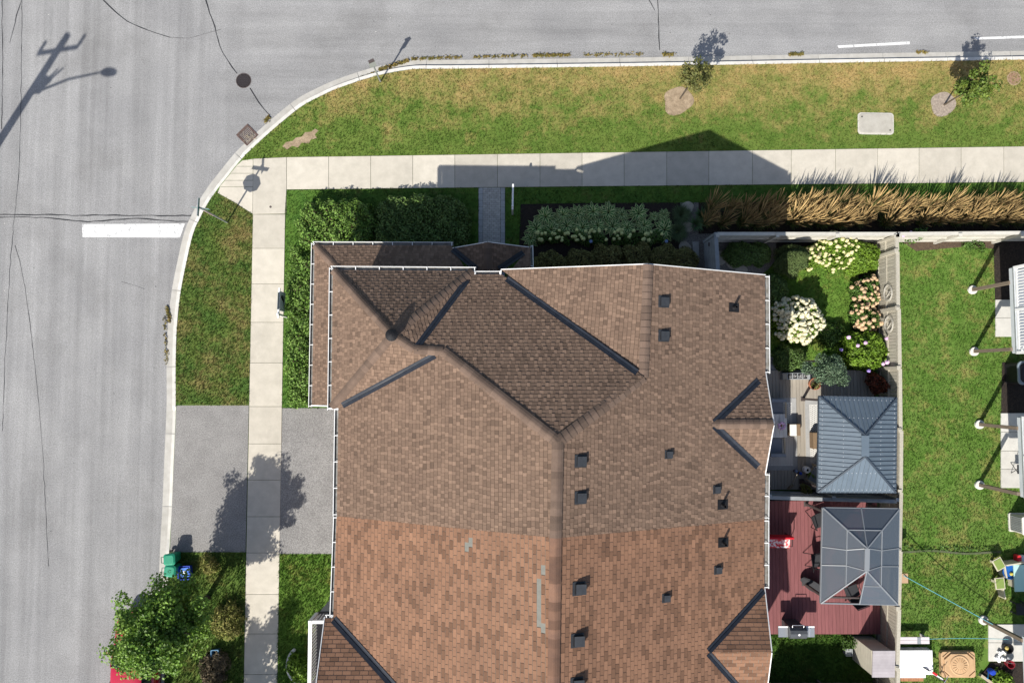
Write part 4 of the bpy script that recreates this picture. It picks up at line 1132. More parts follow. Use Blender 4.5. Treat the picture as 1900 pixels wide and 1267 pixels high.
M_TINT = mat('tinted_polycarbonate', (0.085, 0.098, 0.112), rough=0.14, spec=1.0, alpha=0.78, coat=0.8)
M_ALU = mat('gazebo_frame', (0.21, 0.225, 0.24), rough=0.4, spec=0.5)
zc, zr = 2.45, 3.2
c = [P(1527, 942, zc), P(1669, 944, zc), P(1666, 1122, zc), P(1523, 1119, zc)]
r0, r1 = P(1609, 1017, zr), P(1608, 1059, zr)
g2 = thing('gazebo', 'gazebo with dark tinted panels and one missing roof panel', 'gazebo', Vector(((c[0].x + c[2].x) / 2, (c[0].y + c[2].y) / 2, RZ_)))
def pane(pts):
    cc = sum((Vector(p) for p in pts), Vector()) / len(pts); MB().slab([Vector(p) + (cc - Vector(p)) * 0.012 for p in pts], 0.008).build('roof_pane', M_TINT, g2)
def rib(a, b_, w=0.035): MB().bar(Vector(a) + Vector((0, 0, .008)), Vector(b_) + Vector((0, 0, .008)), w, 0.035).build('rib', M_ALU, g2)
def mid(a, b_, t=.5): return lerp(Vector(a), Vector(b_), t)
NW, NE, SE, SW = c
hNW, hNE, hSE, hSW = mid(NW, r0, .55), mid(NE, r0, .55), mid(SE, r1, .55), mid(SW, r1, .55)
# west face: three bays, two rows
def bayface(A, B, rA, rB, hA, hB, fr):
    ra = [0, fr[0], fr[1], 1]; lo_ = [mid(A, B, x) for x in ra]; hi_ = [mid(hA, hB, (x - .5) * 1.0 + .5) for x in (0, .36, .64, 1)]
    for i in range(3): pane([lo_[i], lo_[i + 1], hi_[i + 1], hi_[i]])
    pane([hi_[0], hi_[1], rA]); pane([hi_[1], hi_[2], rB, rA]); pane([hi_[2], hi_[3], rB])
    for i in (1, 2): rib(lo_[i], hi_[i]); rib(hi_[i], rA if i == 1 else rB)
    rib(hA, hB)
bayface(NW, SW, r0, r1, hNW, hSW, (.41, .60)); bayface(NE, SE, r0, r1, hNE, hSE, (.41, .60))
mN, mS = mid(NW, NE), mid(SW, SE); hmN, hmS = mid(hNW, hNE), mid(hSW, hSE)
pane([NW, mN, hmN, hNW]); pane([mN, NE, hNE, hmN]); pane([hNW, hmN, r0]); pane([hmN, hNE, r0]); rib(mN, hmN); rib(hmN, r0); rib(hNW, hNE)
pane([mS, SE, hSE, hmS]); pane([hmS, hSE, r1]); rib(mS, hmS); rib(hmS, r1); rib(hmS, hSE)      # the south-west pane is gone
for a, b_ in ((NW, r0), (NE, r0), (SE, r1), (SW, r1)): rib(a, b_, 0.05)
rib(r0, r1, 0.2)
for i in range(4): MB().bar(c[i] + Vector((0, 0, -.05)), c[(i + 1) % 4] + Vector((0, 0, -.05)), 0.05, 0.09).build('eave_beam', M_ALU, g2)
cen = (c[0] + c[2]) / 2
for q in c:
    b_ = q + (cen - q) * 0.11; MB().box((b_.x, b_.y, (RZ_ + zc) / 2), (0.09, 0.09, zc - RZ_)).build('post', M_IRON, g2); MB().box((b_.x, b_.y, RZ_ + .012), (0.2, 0.2, 0.022)).build('foot_plate', M_IRON, g2)
cb_ = [q + (cen - q) * 0.11 + Vector((0, 0, -.16)) for q in c]
for i in range(4): MB().bar(cb_[i], cb_[(i + 1) % 4], 0.06, 0.12).build('lower_beam', M_IRON, g2)

# ================================================================== plants
L_HEDGE = mat('hedge_leaf', (0.105, 0.205, 0.030), (0.18, 0.29, 0.06), scale=2.5, tint=0.5, rough=0.6, spec=0.35, trans=0.2)
L_DARKH = mat('dark_shrub_leaf', (0.085, 0.155, 0.035), (0.13, 0.205, 0.055), scale=2.5, tint=0.5, rough=0.6, spec=0.35, trans=0.15)  # darker copy of the hedge leaf; stands for shade on the path-side shrub
L_YEW = mat('yew_leaf', (0.16, 0.165, 0.05), (0.20, 0.185, 0.065), scale=4, tint=0.5, rough=0.8, trans=0.1)
L_LIME = mat('lime_leaf', (0.12, 0.22, 0.02), (0.19, 0.30, 0.035), scale=3, tint=0.4, rough=0.55, trans=0.25)
L_MID = mat('mid_leaf', (0.065, 0.135, 0.025), (0.10, 0.18, 0.035), scale=3, tint=0.45, rough=0.55, trans=0.2)
L_BLUE = mat('blue_green_leaf', (0.09, 0.15, 0.085), (0.13, 0.19, 0.11), scale=4, tint=0.45, rough=0.5, trans=0.15)
L_CONI = mat('conifer_spray', (0.075, 0.115, 0.035), (0.11, 0.15, 0.05), scale=4, tint=0.45, rough=0.8, trans=0.1)
L_TWIG = mat('brown_twig', (0.13, 0.085, 0.05), (0.09, 0.06, 0.04), scale=5, tint=0.3, rough=0.9)
L_STEM = mat('stem_bark', (0.10, 0.075, 0.05), (0.07, 0.05, 0.035), scale=6, rough=0.9)
def stems(t, c, h, r, n=7):
    mb = MB()
    for _ in range(n):
        a = rnd.uniform(0, 6.28); q = Vector((c[0], c[1], 0)); e = q + Vector((math.cos(a) * r * rnd.uniform(.3, .8), math.sin(a) * r * rnd.uniform(.3, .8), h * rnd.uniform(.6, .9)))
        mb.tube([q + Vector((math.cos(a) * .05, math.sin(a) * .05, 0)), lerp(q, e, .5) + Vector((0, 0, .05)), e], [.025, .018, .008], 5)
    return mb.build('stems', L_STEM, t)
def shrub_box(name, label, x0, y0, x1, y1, h, n, size, m, p=3.5, twig=0.0, group=None, depth=0.16, lump=0.1, cat='shrub', zpx=None):
    zpx = h * 0.7 if zpx is None else zpx
    q0, q1 = P(x0, y1, zpx), P(x1, y0, zpx); c = ((q0.x + q1.x) / 2, (q0.y + q1.y) / 2, 0); half = ((q1.x - q0.x) / 2, (q1.y - q0.y) / 2, h)
    t = thing(name, label, cat, c, group)
    pos, nrm = superbox(n, c, half, p, depth, lump=lump); pos[:, 2] = np.maximum(pos[:, 2], 0.03)
    leaves('foliage', pos, nrm, size, m, t)
    if twig:
        pos, nrm = superbox(int(n * twig), c, (half[0] * .93, half[1] * .93, half[2] * .93), p, depth * 1.2, lump=lump); leaves('bare_twigs', pos, nrm, size * 1.5, L_TWIG, t, aspect=0.18)
    stems(t, c, h, min(half[0], half[1]), 9)
    return t, c, half
shrub_box('hedge', 'long clipped green hedge beside the front sidewalk', 528, 452, 588, 756, 1.0, 15000, 0.115, L_HEDGE, p=4, twig=0.06, cat='hedge', lump=0.2, depth=0.24)
shrub_box('shrub', 'wide sunny rounded shrub with bare brown twigs by the corner', 545, 366, 700, 475, 1.15, 14000, 0.115, L_HEDGE, p=3.2, twig=0.13, lump=0.14, depth=0.22)
shrub_box('shrub', 'wide dark rounded shrub beside the paver path', 690, 358, 872, 475, 1.2, 15000, 0.11, L_DARKH, p=3.4)  # differs from its sunny neighbour only by shade, put into the leaf colour
# low row of dark evergreens under the gable
ex = [(990, 472, 1052), (1048, 468, 1108), (1098, 458, 1162), (1152, 456, 1216), (1206, 460, 1262), (1248, 466, 1296)]
for i, (xa, ya, xb) in enumerate(ex):
    shrub_box('evergreen_shrub', ['low brownish evergreen beside the porch roof', 'low brownish evergreen, second from the porch roof', 'low brownish evergreen, third from the porch roof', 'low brownish evergreen, third from the gravel path', 'low brownish evergreen, second from the gravel path', 'low brownish evergreen beside the gravel path'][i],
              xa, ya - 9, xb, ya + 54, 1.05, 4200, 0.085, L_YEW, p=2.6, group='low evergreens under the gable')
# hostas: pale edged leaves
M_HOSTA = mat('hosta_green', (0.045, 0.125, 0.022), (0.07, 0.165, 0.032), scale=6, tint=0.35, rough=0.5, trans=0.2)
M_HOSTAW = mat('hosta_cream', (0.60, 0.66, 0.30), (0.50, 0.58, 0.24), scale=6, tint=0.15, rough=0.5, trans=0.2)
def hosta_proto(seed, nl=30):
    r = random.Random(seed); mbg = MB()
    for i in range(nl):
        a = i * 2.399 + r.uniform(-.2, .2); k = (i + 1) / nl; el = 1.15 - 0.95 * k + r.uniform(-.1, .1); ln = 0.20 + 0.16 * k
        d = Vector((math.cos(a), math.sin(a), 0)); s = Vector((-d.y, d.x, 0)); p = d * 0.03 + Vector((0, 0, 0.03)); pts = []
        L5 = 6
        for j in range(L5 + 1):
            f = j / L5; q = p + d * (0.42 * ln * 0 + f * ln * 1.35 * math.cos(el * (1 - f * 0.7))) + Vector((0, 0, 0.10 * (1 - k) + ln * 1.2 * math.sin(el) * f * (1.1 - 0.75 * f)))
            pts.append(q)
        wd = [0.012, 0.05, 0.085, 0.092, 0.072, 0.038, 0.0]; mbg.ct = r.random()
        up = Vector((0, 0, 1))
        for j in range(L5):
            for sgn in (-1, 1):
                w0, w1 = wd[j] * (0.8 + .5 * k) * .75, wd[j + 1] * (0.8 + .5 * k) * .75; i0, i1 = w0 * 0.6, w1 * 0.6
                c0, c1 = pts[j], pts[j + 1]; lift = up * 0.012
                mbg.cm = 0 if r.random() < 0.97 else 1
                mbg.poly([c0, c0 + s * sgn * i0 + lift, c1 + s * sgn * i1 + lift, c1][::sgn])
                mbg.cm = 1; mbg.poly([c0 + s * sgn * i0 + lift, c0 + s * sgn * w0 + lift * .6, c1 + s * sgn * w1 + lift * .6, c1 + s * sgn * i1 + lift][::sgn])
    return mbg
hp = []
for s in range(3):
    me_o = hosta_proto(s).build('leaf_rosette', [M_HOSTA, M_HOSTAW]); hp.append(me_o.data); bpy.data.objects.remove(me_o)
hosta_spots = [(1012, 400, 1.0), (1044, 396, .85), (1072, 394, .9), (1100, 391, .95), (1128, 392, 1.0), (1153, 396, .7), (1184, 394, .95), (1213, 399, .5), (1231, 396, .6), (995, 422, 1.0), (1022, 424, 1.0), (1051, 417, .95), (1080, 420, .95),
               (1108, 416, .9), (1136, 418, .95), (1163, 420, .85), (1194, 416, .9), (1232, 424, 1.1), (985, 440, .8), (1208, 436, .8), (1036, 410, .7)]
for i, (x, y, s) in enumerate(hosta_spots):
    t = thing('hosta', 'cream edged green hosta in the mulch bed', 'hosta', P(x, y + 4, 0.012), 'hostas in the mulch bed')
    o = add_obj('leaf_rosette', hp[i % 3], t); t.rotation_euler = (0, 0, rnd.uniform(0, 6)); t.scale = (s * 1.18, s * 1.18, s * 1.15)
# blooms
def bloom_mesh(name, m, r=0.075, cone=0.0, seed=1):
    bm = bmesh.new(); bmesh.ops.create_icosphere(bm, subdivisions=2, radius=1.0); rr = random.Random(seed)
    for v in bm.verts:
        k = 1 + rr.uniform(-.16, .14); z = v.co.z
        f = 1 - cone * 0.45 * (z + 1) / 2
        v.co = Vector((v.co.x * f, v.co.y * f, z * (0.8 + cone * .6))) * k * r
    me = bpy.data.meshes.new(name); bm.to_mesh(me); bm.free(); me.materials.append(m)
    at = me.attributes.new('tint', 'FLOAT', 'FACE'); at.data.foreach_set('value', [rr.random() for _ in me.polygons])
    return me
B_CREAM = bloom_mesh('bloom', mat('cream_petals', (0.66, 0.60, 0.44), (0.58, 0.56, 0.36), scale=9, tint=0.22, rough=0.85, rand=0.08), 0.10, 0.9)
B_LIME = bloom_mesh('bloom', mat('lime_petals', (0.55, 0.58, 0.25), (0.46, 0.50, 0.20), scale=9, tint=0.2, rough=0.85, rand=0.1), 0.085, 0.2)
B_YEL = bloom_mesh('bloom', mat('yellow_cream_petals', (0.64, 0.58, 0.33), (0.56, 0.52, 0.26), scale=9, tint=0.2, rough=0.85, rand=0.1), 0.085, 0.4)
B_TAN = bloom_mesh('bloom', mat('tan_petals', (0.56, 0.40, 0.24), (0.50, 0.33, 0.20), scale=9, tint=0.2, rough=0.85, rand=0.15), 0.09, 0.3)
B_PINK = bloom_mesh('bloom', mat('pink_petals', (0.62, 0.36, 0.58), (0.70, 0.50, 0.66), scale=9, tint=0.12, rough=0.7, rand=0.2), 0.075, 0.0)
B_VIO = bloom_mesh('bloom', mat('violet_petals', (0.30, 0.20, 0.55), (0.36, 0.26, 0.6), scale=9, tint=0.12, rough=0.7), 0.07, 0.0)
def put_blooms(t, me, pts, smin=.8, smax=1.2):
    for p in pts:
        o = add_obj('bloom', me, t); o.location = Vector(p) - ORG[t.name]; s = rnd.uniform(smin, smax); o.scale = (s, s, s); o.rotation_euler = (rnd.uniform(-.5, .5), rnd.uniform(-.5, .5), rnd.uniform(0, 6))
# pale hydrangeas in front of the hostas
for i, (x, n, lb) in enumerate([(1012, 5, 'low lime hydrangea at the porch end of the bed'), (1040, 7, 'low lime hydrangea, second from the porch'), (1078, 8, 'low lime hydrangea with many round heads mid bed'), (1110, 6, 'low lime hydrangea next to the blue garden light'), (1150, 7, 'low lime hydrangea among the hostas past mid bed'), (1178, 3, 'low lime hydrangea with one white bloom'), (1214, 3, 'low lime hydrangea at the gravel end of the bed')]):
    c = P(x, 444, 0); t = thing('hydrangea', lb, 'hydrangea', c, 'lime hydrangeas in front of hostas')
    pos, nrm = superbox(500, c, (0.42, 0.30, 0.55), 2.2, .2); leaves('foliage', pos, nrm, 0.10, L_MID, t); stems(t, c, .5, .3, 5)
    put_blooms(t, B_LIME, [P(x + rnd.uniform(-17, 17), 436 + rnd.uniform(-11, 10), 0.6 + rnd.uniform(-.05, .05)) for _ in range(n + 2)], .8, 1.25)
for x, y in ((1094, 452), (1232, 452)):
    c = P(x, y, 0); t = thing('garden_light', 'small round blue solar light at the back of hosta bed', 'garden light', c, 'solar lights in the hosta bed')
    MB().tube([c, c + Vector((0, 0, .45))], .012, 6).build('stake', M_IRON, t); MB().lathe(c + Vector((0, 0, .45)), [(.03, 0), (.075, .03), (.075, .06), (.05, .07)], 12).build('head', mat('blue_lens', (.18, .25, .42), rough=.3), t)
# dark fine grass clumps
M_FESC = mat('fescue_blade', (0.06, 0.105, 0.04), (0.09, 0.13, 0.055), scale=4, tint=0.4, rough=0.7, trans=.15)
M_BLADE = mat('grass_blade', (0.085, 0.15, 0.032), (0.15, 0.17, 0.05), scale=3, tint=0.4, rough=0.7, trans=.15)
M_IRIS = mat('iris_blade', (0.07, 0.15, 0.06), (0.10, 0.18, 0.075), scale=3, tint=.3, rough=.5, trans=.15)
M_PLUME = mat('tan_plume', (0.48, 0.34, 0.15), (0.34, 0.23, 0.10), scale=2, tint=0.6, rand=0.18, rough=0.9, trans=.2)
def blades_mesh(n, h, spread, w, seed, lean=(0, 0), rise=0.85, base_r=0.12):
    r = np.random.default_rng(seed); a = r.uniform(0, 6.283, n); rad = base_r * np.sqrt(r.uniform(0, 1, n)); k = r.uniform(.4, 1.1, n)
    base = np.stack([rad * np.cos(a), rad * np.sin(a), np.zeros(n)], 1); d = np.stack([np.cos(a), np.sin(a), np.zeros(n)], 1); s = np.stack([-np.sin(a), np.cos(a), np.zeros(n)], 1)
    V = []
    hh = h * r.uniform(.6, 1.1, n); sp = spread * k
    lv = np.array([lean[0], lean[1], 0.0])
    p = [base + d * (sp * f ** 1.6)[:, None] + lv * (f ** 1.5) * hh[:, None] + np.array([0, 0, 1]) * (hh * (f - 0.38 * (1 - rise) / .15 * f ** 3))[:, None] for f in (0.0, .4, .75, 1.0)]
    ww = [w, w * .9, w * .6, 0.001]
    for i in range(4): V += [p[i] - s * ww[i], p[i] + s * ww[i]]
    V = np.stack(V, 1).reshape(-1, 3); i = np.arange(n)[:, None] * 8
    Fc = np.concatenate([i + np.array([[0, 1, 3, 2]]), i + np.array([[2, 3, 5, 4]]), i + np.array([[4, 5, 7, 6]])], 1).reshape(-1, 4)
    return V, Fc, np.repeat(r.uniform(0, 1, n), 3)
for x, y, h, lb in ((1262, 400, .5, 'dark fine fescue clump beside the hostas and stepping stones'), (1256, 432, .5, 'dark fine fescue clump at the lower corner of hosta bed')):
    c = P(x, y, 0); t = thing('fescue_clump', lb, 'grass clump', c); V, Fc, tt = blades_mesh(900, h, .42, .008, 5 + int(y)); mesh_np('blades', V + np.array(c), Fc, tt, M_FESC, t)
for x, y, lb in ((1300, 402, 'green sword leaved clump beside the stepping stones'), (1290, 418, 'small green sword leaved clump by the lower stepping stone')):
    c = P(x, y, 0); t = thing('iris_clump', lb, 'iris', c); V, Fc, tt = blades_mesh(70, .6, .36, .022, 15); mesh_np('blades', V + np.array(c), Fc, tt, M_IRIS, t)
# feather reed grass: blades, stalks with tan plumes
def plume_mesh(seed, n=62):
    r = random.Random(seed); mb = MB()
    for _ in range(n):
        a = r.uniform(0, 6.28); q = 0.16 * math.sqrt(r.random()); b0 = Vector((q * math.cos(a), q * math.sin(a), 0)); h = r.uniform(1.05, 1.5)
        sp = r.uniform(.03, .42); d = Vector((math.cos(a) * sp * 1.25 + 0.10, math.sin(a) * sp * 1.25 + 0.16, 0)); top = b0 + d * 1.0 + Vector((0, 0, h)); mid_ = b0 + d * 0.35 + Vector((0, 0, h * .62))
        mb.ct = r.random(); mb.tube([b0 + d * .1 + Vector((0, 0, .3)), mid_], .004, 3, cap=False)
        dirv = (top - mid_); m2 = mid_ + dirv * .5
        mb.tube([mid_, mid_ + dirv * .25, m2, mid_ + dirv * .8, top + Vector((0.0, .03, -.02))], [.005, .015, .018, .011, .002], 4, cap=False)
    return mb
pl_me = []; bl_me = []
for s in range(4):
    o = plume_mesh(s).build('plumes', M_PLUME); pl_me.append(o.data); bpy.data.objects.remove(o)
    V, Fc, tt = blades_mesh(190, .85, .42, .010, 40 + s, (0.05, .12)); o = mesh_np('blades', V, Fc, tt, M_BLADE); bl_me.append(o.data); bpy.data.objects.remove(o)
rows = [(1318, 1990, 28.5, 392, 384, 0), (1310, 1990, 29.5, 416, 411, 1)]
for x0, x1, stp, ya, yb, rw in rows:
    x = x0; i = 0
    while x < x1:
        if not (rw == 1 and 1600 < x < 1640):
            c = P(x + rnd.uniform(-5, 5), ya + (yb - ya) * (x - x0) / (x1 - x0) + rnd.uniform(-3, 3), 0.016)
            s = rnd.uniform(.8, 1.18) * (0.9 if x > 1630 else 1.02)
            lb = ('feather reed grass clump with tan plumes in the row along the sidewalk' if rw == 0 else 'feather reed grass clump with tan plumes in the row against the fence')
            t = thing('feather_reed', lb, 'reed plant', c, 'feather grasses along the sidewalk' if rw == 0 else 'feather grasses against the fence')
            t.scale = (s, s, s); t.rotation_euler = (0, 0, rnd.uniform(-.25, .25))
            add_obj('plumes', pl_me[(i + rw) % 4], t); add_obj('blades', bl_me[(i * 3 + rw) % 4], t)
        x += stp * rnd.uniform(.92, 1.08); i += 1
# stepping stones
M_STONE = mat('stepping_stone', (0.36, 0.33, 0.27), (0.30, 0.275, 0.225), scale=6, rough=0.95, speck=.12)
for i, (x, y, r, lb) in enumerate([(1275, 386, .30, 'round stepping stone next to the fescue'), (1277, 421, .27, 'round stepping stone under the sword leaves'), (1270, 460, .30, 'round stepping stone near the low evergreen'), (1337, 479, .32, 'round stepping stone just inside the gate'), (1361, 487, .33, 'round stepping stone in the garden gravel'), (1376, 504, .30, 'round stepping stone half under the roof edge')]):
    c = P(x, y); pts = [Vector((c.x + r * 0.95 * (1 + .1 * math.sin(3 * a + i) + .05 * math.sin(5 * a)) * math.cos(a), c.y + r * (1 + .08 * math.sin(2 * a + i * 2)) * math.sin(a), 0)) for a in [k * math.pi / 9 for k in range(18)]]
    tag(MB().prism(pts, -.04, .045).build('stepping_stone', M_STONE, bevel=.012), lb, 'stepping stone', 'stepping stones through the gate')
tag(MB().prism(PP([(1284, 449), (1296, 449), (1297, 481), (1286, 481)]), -.04, .07).build('stone_slab', mat('slab_stone', (.30, .30, .28), (.25, .25, .235), scale=5, rough=.9, speck=.1), bevel=.012), 'long flat stone slab before the gate', 'stone slab')
# dark shrub and conifer in the shaded garden corner
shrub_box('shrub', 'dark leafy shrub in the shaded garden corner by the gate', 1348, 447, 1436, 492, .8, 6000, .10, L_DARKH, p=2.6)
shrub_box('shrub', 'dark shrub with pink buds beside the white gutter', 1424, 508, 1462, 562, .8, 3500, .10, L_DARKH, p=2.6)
cc = P(1456, 488, 0); t = thing('conifer', 'feathery upright conifer half in the roof shadow', 'conifer', cc)
n = 9000; hgt = 2.2; z = rng.uniform(0.1, 1, n) ** .8 * hgt; a = rng.uniform(0, 6.283, n); rr_ = (0.68 * (1 - (z / hgt) ** 2.2) + .05) * (1 - np.abs(rng.normal(0, .2, n))) * (1 + .15 * np.sin(a * 5 + z * 4))
pos = np.stack([cc.x + rr_ * np.cos(a), cc.y + rr_ * np.sin(a), z], 1); nr = np.stack([np.cos(a), np.sin(a), np.full(n, .7)], 1)
leaves('foliage', pos, nr, .13, L_CONI, t, aspect=.22); MB().tube([cc, cc + Vector((0, 0, hgt * .9))], [.06, .015], 7).build('trunk', L_STEM, t)
# hydrangeas of the back garden
def hydrangea(label, px, zh, half, nleaf, bl, nb, lm, lsize=.12, smin=.8, smax=1.2, p=2.3):
    c0 = P(px[0], px[1], zh); c = Vector((c0.x, c0.y, 0)); t = thing('hydrangea', label, 'hydrangea', c)
    pos, nrm = superbox(nleaf, c, half, p, .2); pos[:, 2] = np.maximum(pos[:, 2], .04); leaves('foliage', pos, nrm, lsize, lm, t); stems(t, c, half[2] * .9, min(half[0], half[1]), 9)
    pts = []
    tries = 0
    while len(pts) < nb and tries < nb * 40:
        tries += 1
        q, _n = superbox(1, c, (half[0] * 1.0, half[1] * 1.0, half[2] * 1.02), p, .03); q = q[0]
        if q[2] < half[2] * .35: continue
        if all((q[0] - w[0]) ** 2 + (q[1] - w[1]) ** 2 + (q[2] - w[2]) ** 2 > (.135 * smin * 1.25) ** 2 for w in pts): pts.append(tuple(q))
    put_blooms(t, bl, pts, smin, smax); return t
hydrangea('large hydrangea covered in white cone blooms beside the eave', (1484, 592), .9, (1.12, 1.05, 1.45), 5200, B_CREAM, 150, L_LIME, smin=.95, smax=1.45)
hydrangea('yellow cream hydrangea against the pale fence', (1555, 455), .7, (1.0, .55, 1.15), 3800, B_YEL, 52, L_LIME, smin=.8, smax=1.3)
hydrangea('yellow cream hydrangea beside the conifer', (1507, 476), .6, (.55, .50, 1.0), 2000, B_YEL, 26, L_LIME, smin=.8, smax=1.3)
hydrangea('yellow cream hydrangea at the edge of the small lawn', (1552, 482), .5, (.75, .42, .85), 2200, B_YEL, 32, L_LIME, smin=.8, smax=1.25)
shrub_box('shrub', 'bright lime green bush in the sunny fence corner', 1574, 446, 1634, 506, .95, 6500, .12, L_LIME, p=3)
hydrangea('tan hydrangea upper bush along the fence', (1612, 540), .7, (.60, .72, 1.0), 2200, B_TAN, 42, L_MID, smin=.75, smax=1.3)
hydrangea('tan hydrangea lower bush along the fence', (1610, 590), .7, (.60, .68, 1.0), 2200, B_TAN, 42, L_MID, smin=.75, smax=1.3)
t, c, half = shrub_box('hibiscus', 'green bush with pink and violet flowers by the deck corner', 1568, 612, 1650, 688, 1.15, 6500, .15, L_LIME, p=2.8, depth=.2)
put_blooms(t, B_PINK, [P(x, y, 1.15) for x, y in ((1575, 626), (1606, 636), (1592, 641), (1645, 628), (1639, 675), (1646, 672))], .9, 1.4); put_blooms(t, B_VIO, [P(1561, 649, 1.1), P(1560, 680, 1.0), P(1612, 688, 1.0)], .9, 1.2)
shrub_box('shrub', 'dark green shrub shading the edge of the small lawn', 1520, 596, 1566, 640, .6, 2800, .10, L_MID, p=2.4)
# grey-green tree in terracotta pot
cp = P(1506, 712, DZ); M_TERRA = mat('terracotta', (.42, .17, .09), (.36, .14, .08), scale=4, rough=.85)
t = thing('potted_tree', 'grey green leafy tree growing in terracotta pot on deck', 'potted tree', cp)
MB().lathe(cp, [(.17, 0), (.25, .32), (.27, .32), (.27, .38), (.235, .38), (.22, .30)], 22, capt=False).build('pot', M_TERRA, t); MB().lathe(cp + Vector((0, 0, .29)), [(.225, 0), (.22, .015)], 20).build('potting_soil', M_SOIL, t)
tr = [cp + Vector((0, 0, .3)), cp + Vector((.06, .15, .9)), cp + Vector((.12, .38, 1.45))]; MB().tube(tr, [.03, .024, .015], 7).build('trunk', L_STEM, t)
cs = [cp + Vector((.02 + math.cos(a) * r_, .62 + math.sin(a) * r_ * .8, 1.45 + h_)) for a, r_, h_ in ((0, .55, .0), (1, .5, .2), (2, .55, .1), (3, .75, -.1), (4, .5, .15), (5, .5, .1), (0.5, .1, .45), (5.6, .85, .0), (3.4, .35, .3))]
pos, nrm = clumps(3600, cs, .33, .8); leaves('crown', pos, nrm, .10, L_BLUE, t, aspect=.4)
mb = MB()
for q in cs: mb.tube([tr[2], lerp(tr[2], q, .6) + Vector((0, 0, .05)), q], [.012, .008, .004], 4)
mb.build('branches', L_STEM, t)
pos, nrm = clumps(140, [cp + Vector((.1, .05, .42)), cp + Vector((-.02, -.08, .36))], .17); leaves('pot_flowers', pos, nrm, .06, mat('pot_bloom', (.35, .33, .10), (.2, .22, .06), scale=20, tint=.4), t)['kind'] = 'stuff'
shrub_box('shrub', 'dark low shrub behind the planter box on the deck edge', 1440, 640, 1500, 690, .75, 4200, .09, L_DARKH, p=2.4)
# coleus
cp = P(1617, 710, DZ); t = thing('potted_coleus', 'rust red coleus in a pot at the fence corner of deck', 'potted plant', cp)
MB().lathe(cp, [(.14, 0), (.2, .3), (.22, .3), (.22, .34), (.18, .34)], 18).build('pot', mat('brown_pot', (.12, .08, .06), rough=.7), t)
pos, nrm = superbox(1100, cp + Vector((0, 0, .3)), (.44, .46, .55), 2.2, .25); leaves('foliage', pos, nrm, .13, mat('coleus_leaf', (.23, .055, .025), (.10, .045, .03), scale=9, tint=.5, rough=.6, trans=.15), t)
# planter box with four pierced squares
q0, q1 = P(1447, 704, DZ), P(1497, 692, DZ); t = thing('planter_box', 'long grey planter box with four patterned squares', 'planter', ((q0.x + q1.x) / 2, (q0.y + q1.y) / 2, DZ))
cx, cy = (q0.x + q1.x) / 2, (q0.y + q1.y) / 2; w, d_ = q1.x - q0.x, q1.y - q0.y
MB().box((cx, cy, DZ + .17), (w, d_, .34)).build('box', M_FENCEG, t); MB().box((cx - w * .42, cy, DZ + .35), (w * .14, d_ * .9, .02)).build('wood_end', M_TAUPE, t)
for i in range(4):
    x = cx - w * .24 + i * w * .185; f = MB().box((x, cy, DZ + .345), (w * .14, d_ * .72, .03)).build('square', M_BLACK, t); mb = MB()
    for k in range(5): a = rnd.uniform(0, 3); mb.box((x + rnd.uniform(-.05, .05), cy + rnd.uniform(-.06, .06), DZ + .365), (.10, .03, .015), a)
    mb.build('scroll_pattern', M_RUGB, f)
# ================================================================== signs and poles
M_GALV = mat('galvanised_steel', (0.42, 0.44, 0.45), (0.34, 0.36, 0.37), scale=8, rough=0.45, metal=0.5)
M_REDS = mat('sign_red', (0.55, 0.03, 0.035), rough=0.4)
M_SIGNB = mat('sign_back', (0.50, 0.52, 0.53), rough=0.4, metal=0.4)
M_SWHITE = mat('sign_white', (0.8, 0.8, 0.8), rough=0.4)
M_TEAL = mat('street_name_green', (0.05, 0.22, 0.20), rough=0.4)
def text_mesh(s, size, m, parent, M, name='lettering'):
    cu = bpy.data.curves.new('txt', 'FONT'); cu.body = s; cu.size = size; cu.align_x = 'CENTER'; cu.align_y = 'CENTER'; cu.extrude = 0.001
    o = bpy.data.objects.new('txt', cu); C.objects.link(o); bpy.context.view_layer.update()
    me = bpy.data.meshes.new_from_object(o.evaluated_get(bpy.context.evaluated_depsgraph_get())); bpy.data.objects.remove(o)
    me.transform(Matrix.Translation(-org(parent)) @ M); me.materials.clear(); me.materials.append(m)
    return add_obj(name, me, parent)
b0 = P(422, 413); t = thing('stop_sign', 'red stop sign with two crossed street name blades on top', 'stop sign', b0)
top = b0 + Vector((-.03, .0, 2.78))
MB().bar(b0 + Vector((0, 0, -.1)), top, 0.055, 0.055).build('post', M_GALV, t)
yaw = R(-28.6); fx_ = Vector((math.cos(yaw), math.sin(yaw), 0)); fn = Vector((math.sin(yaw), -math.cos(yaw), 0)); zc_ = 1.98
def octo(r, off): return [b0 + fn * off + fx_ * (r * math.cos(a)) + Vector((0, 0, zc_ + r * math.sin(a))) for a in [R(22.5 + 45 * i) for i in range(8)]]
def plate(pts, nrm, th, name, m, parent):
    mb = MB(); n = len(pts); q = [p + nrm * th for p in pts]; mb.v += [tuple(p) for p in pts] + [tuple(p) for p in q]
    mb.face([n + i for i in range(n)]); mb.face(list(range(n))[::-1])
    for i in range(n): mb.face([i, (i + 1) % n, n + (i + 1) % n, n + i])
    return mb.build(name, m, parent)
op = plate(octo(.41, .035), fn, .004, 'plate', M_SWHITE, t); of = plate(octo(.385, .040), fn, .003, 'red_face', M_REDS, op); plate(octo(.41, .030), fn, .004, 'plate_back', M_SIGNB, t)
Mt = Matrix.Translation(b0 + fn * .046 + Vector((0, 0, zc_))) @ Matrix((fx_, Vector((0, 0, 1)), fn)).transposed().to_4x4()
text_mesh('STOP', .27, M_SWHITE, op, Mt)
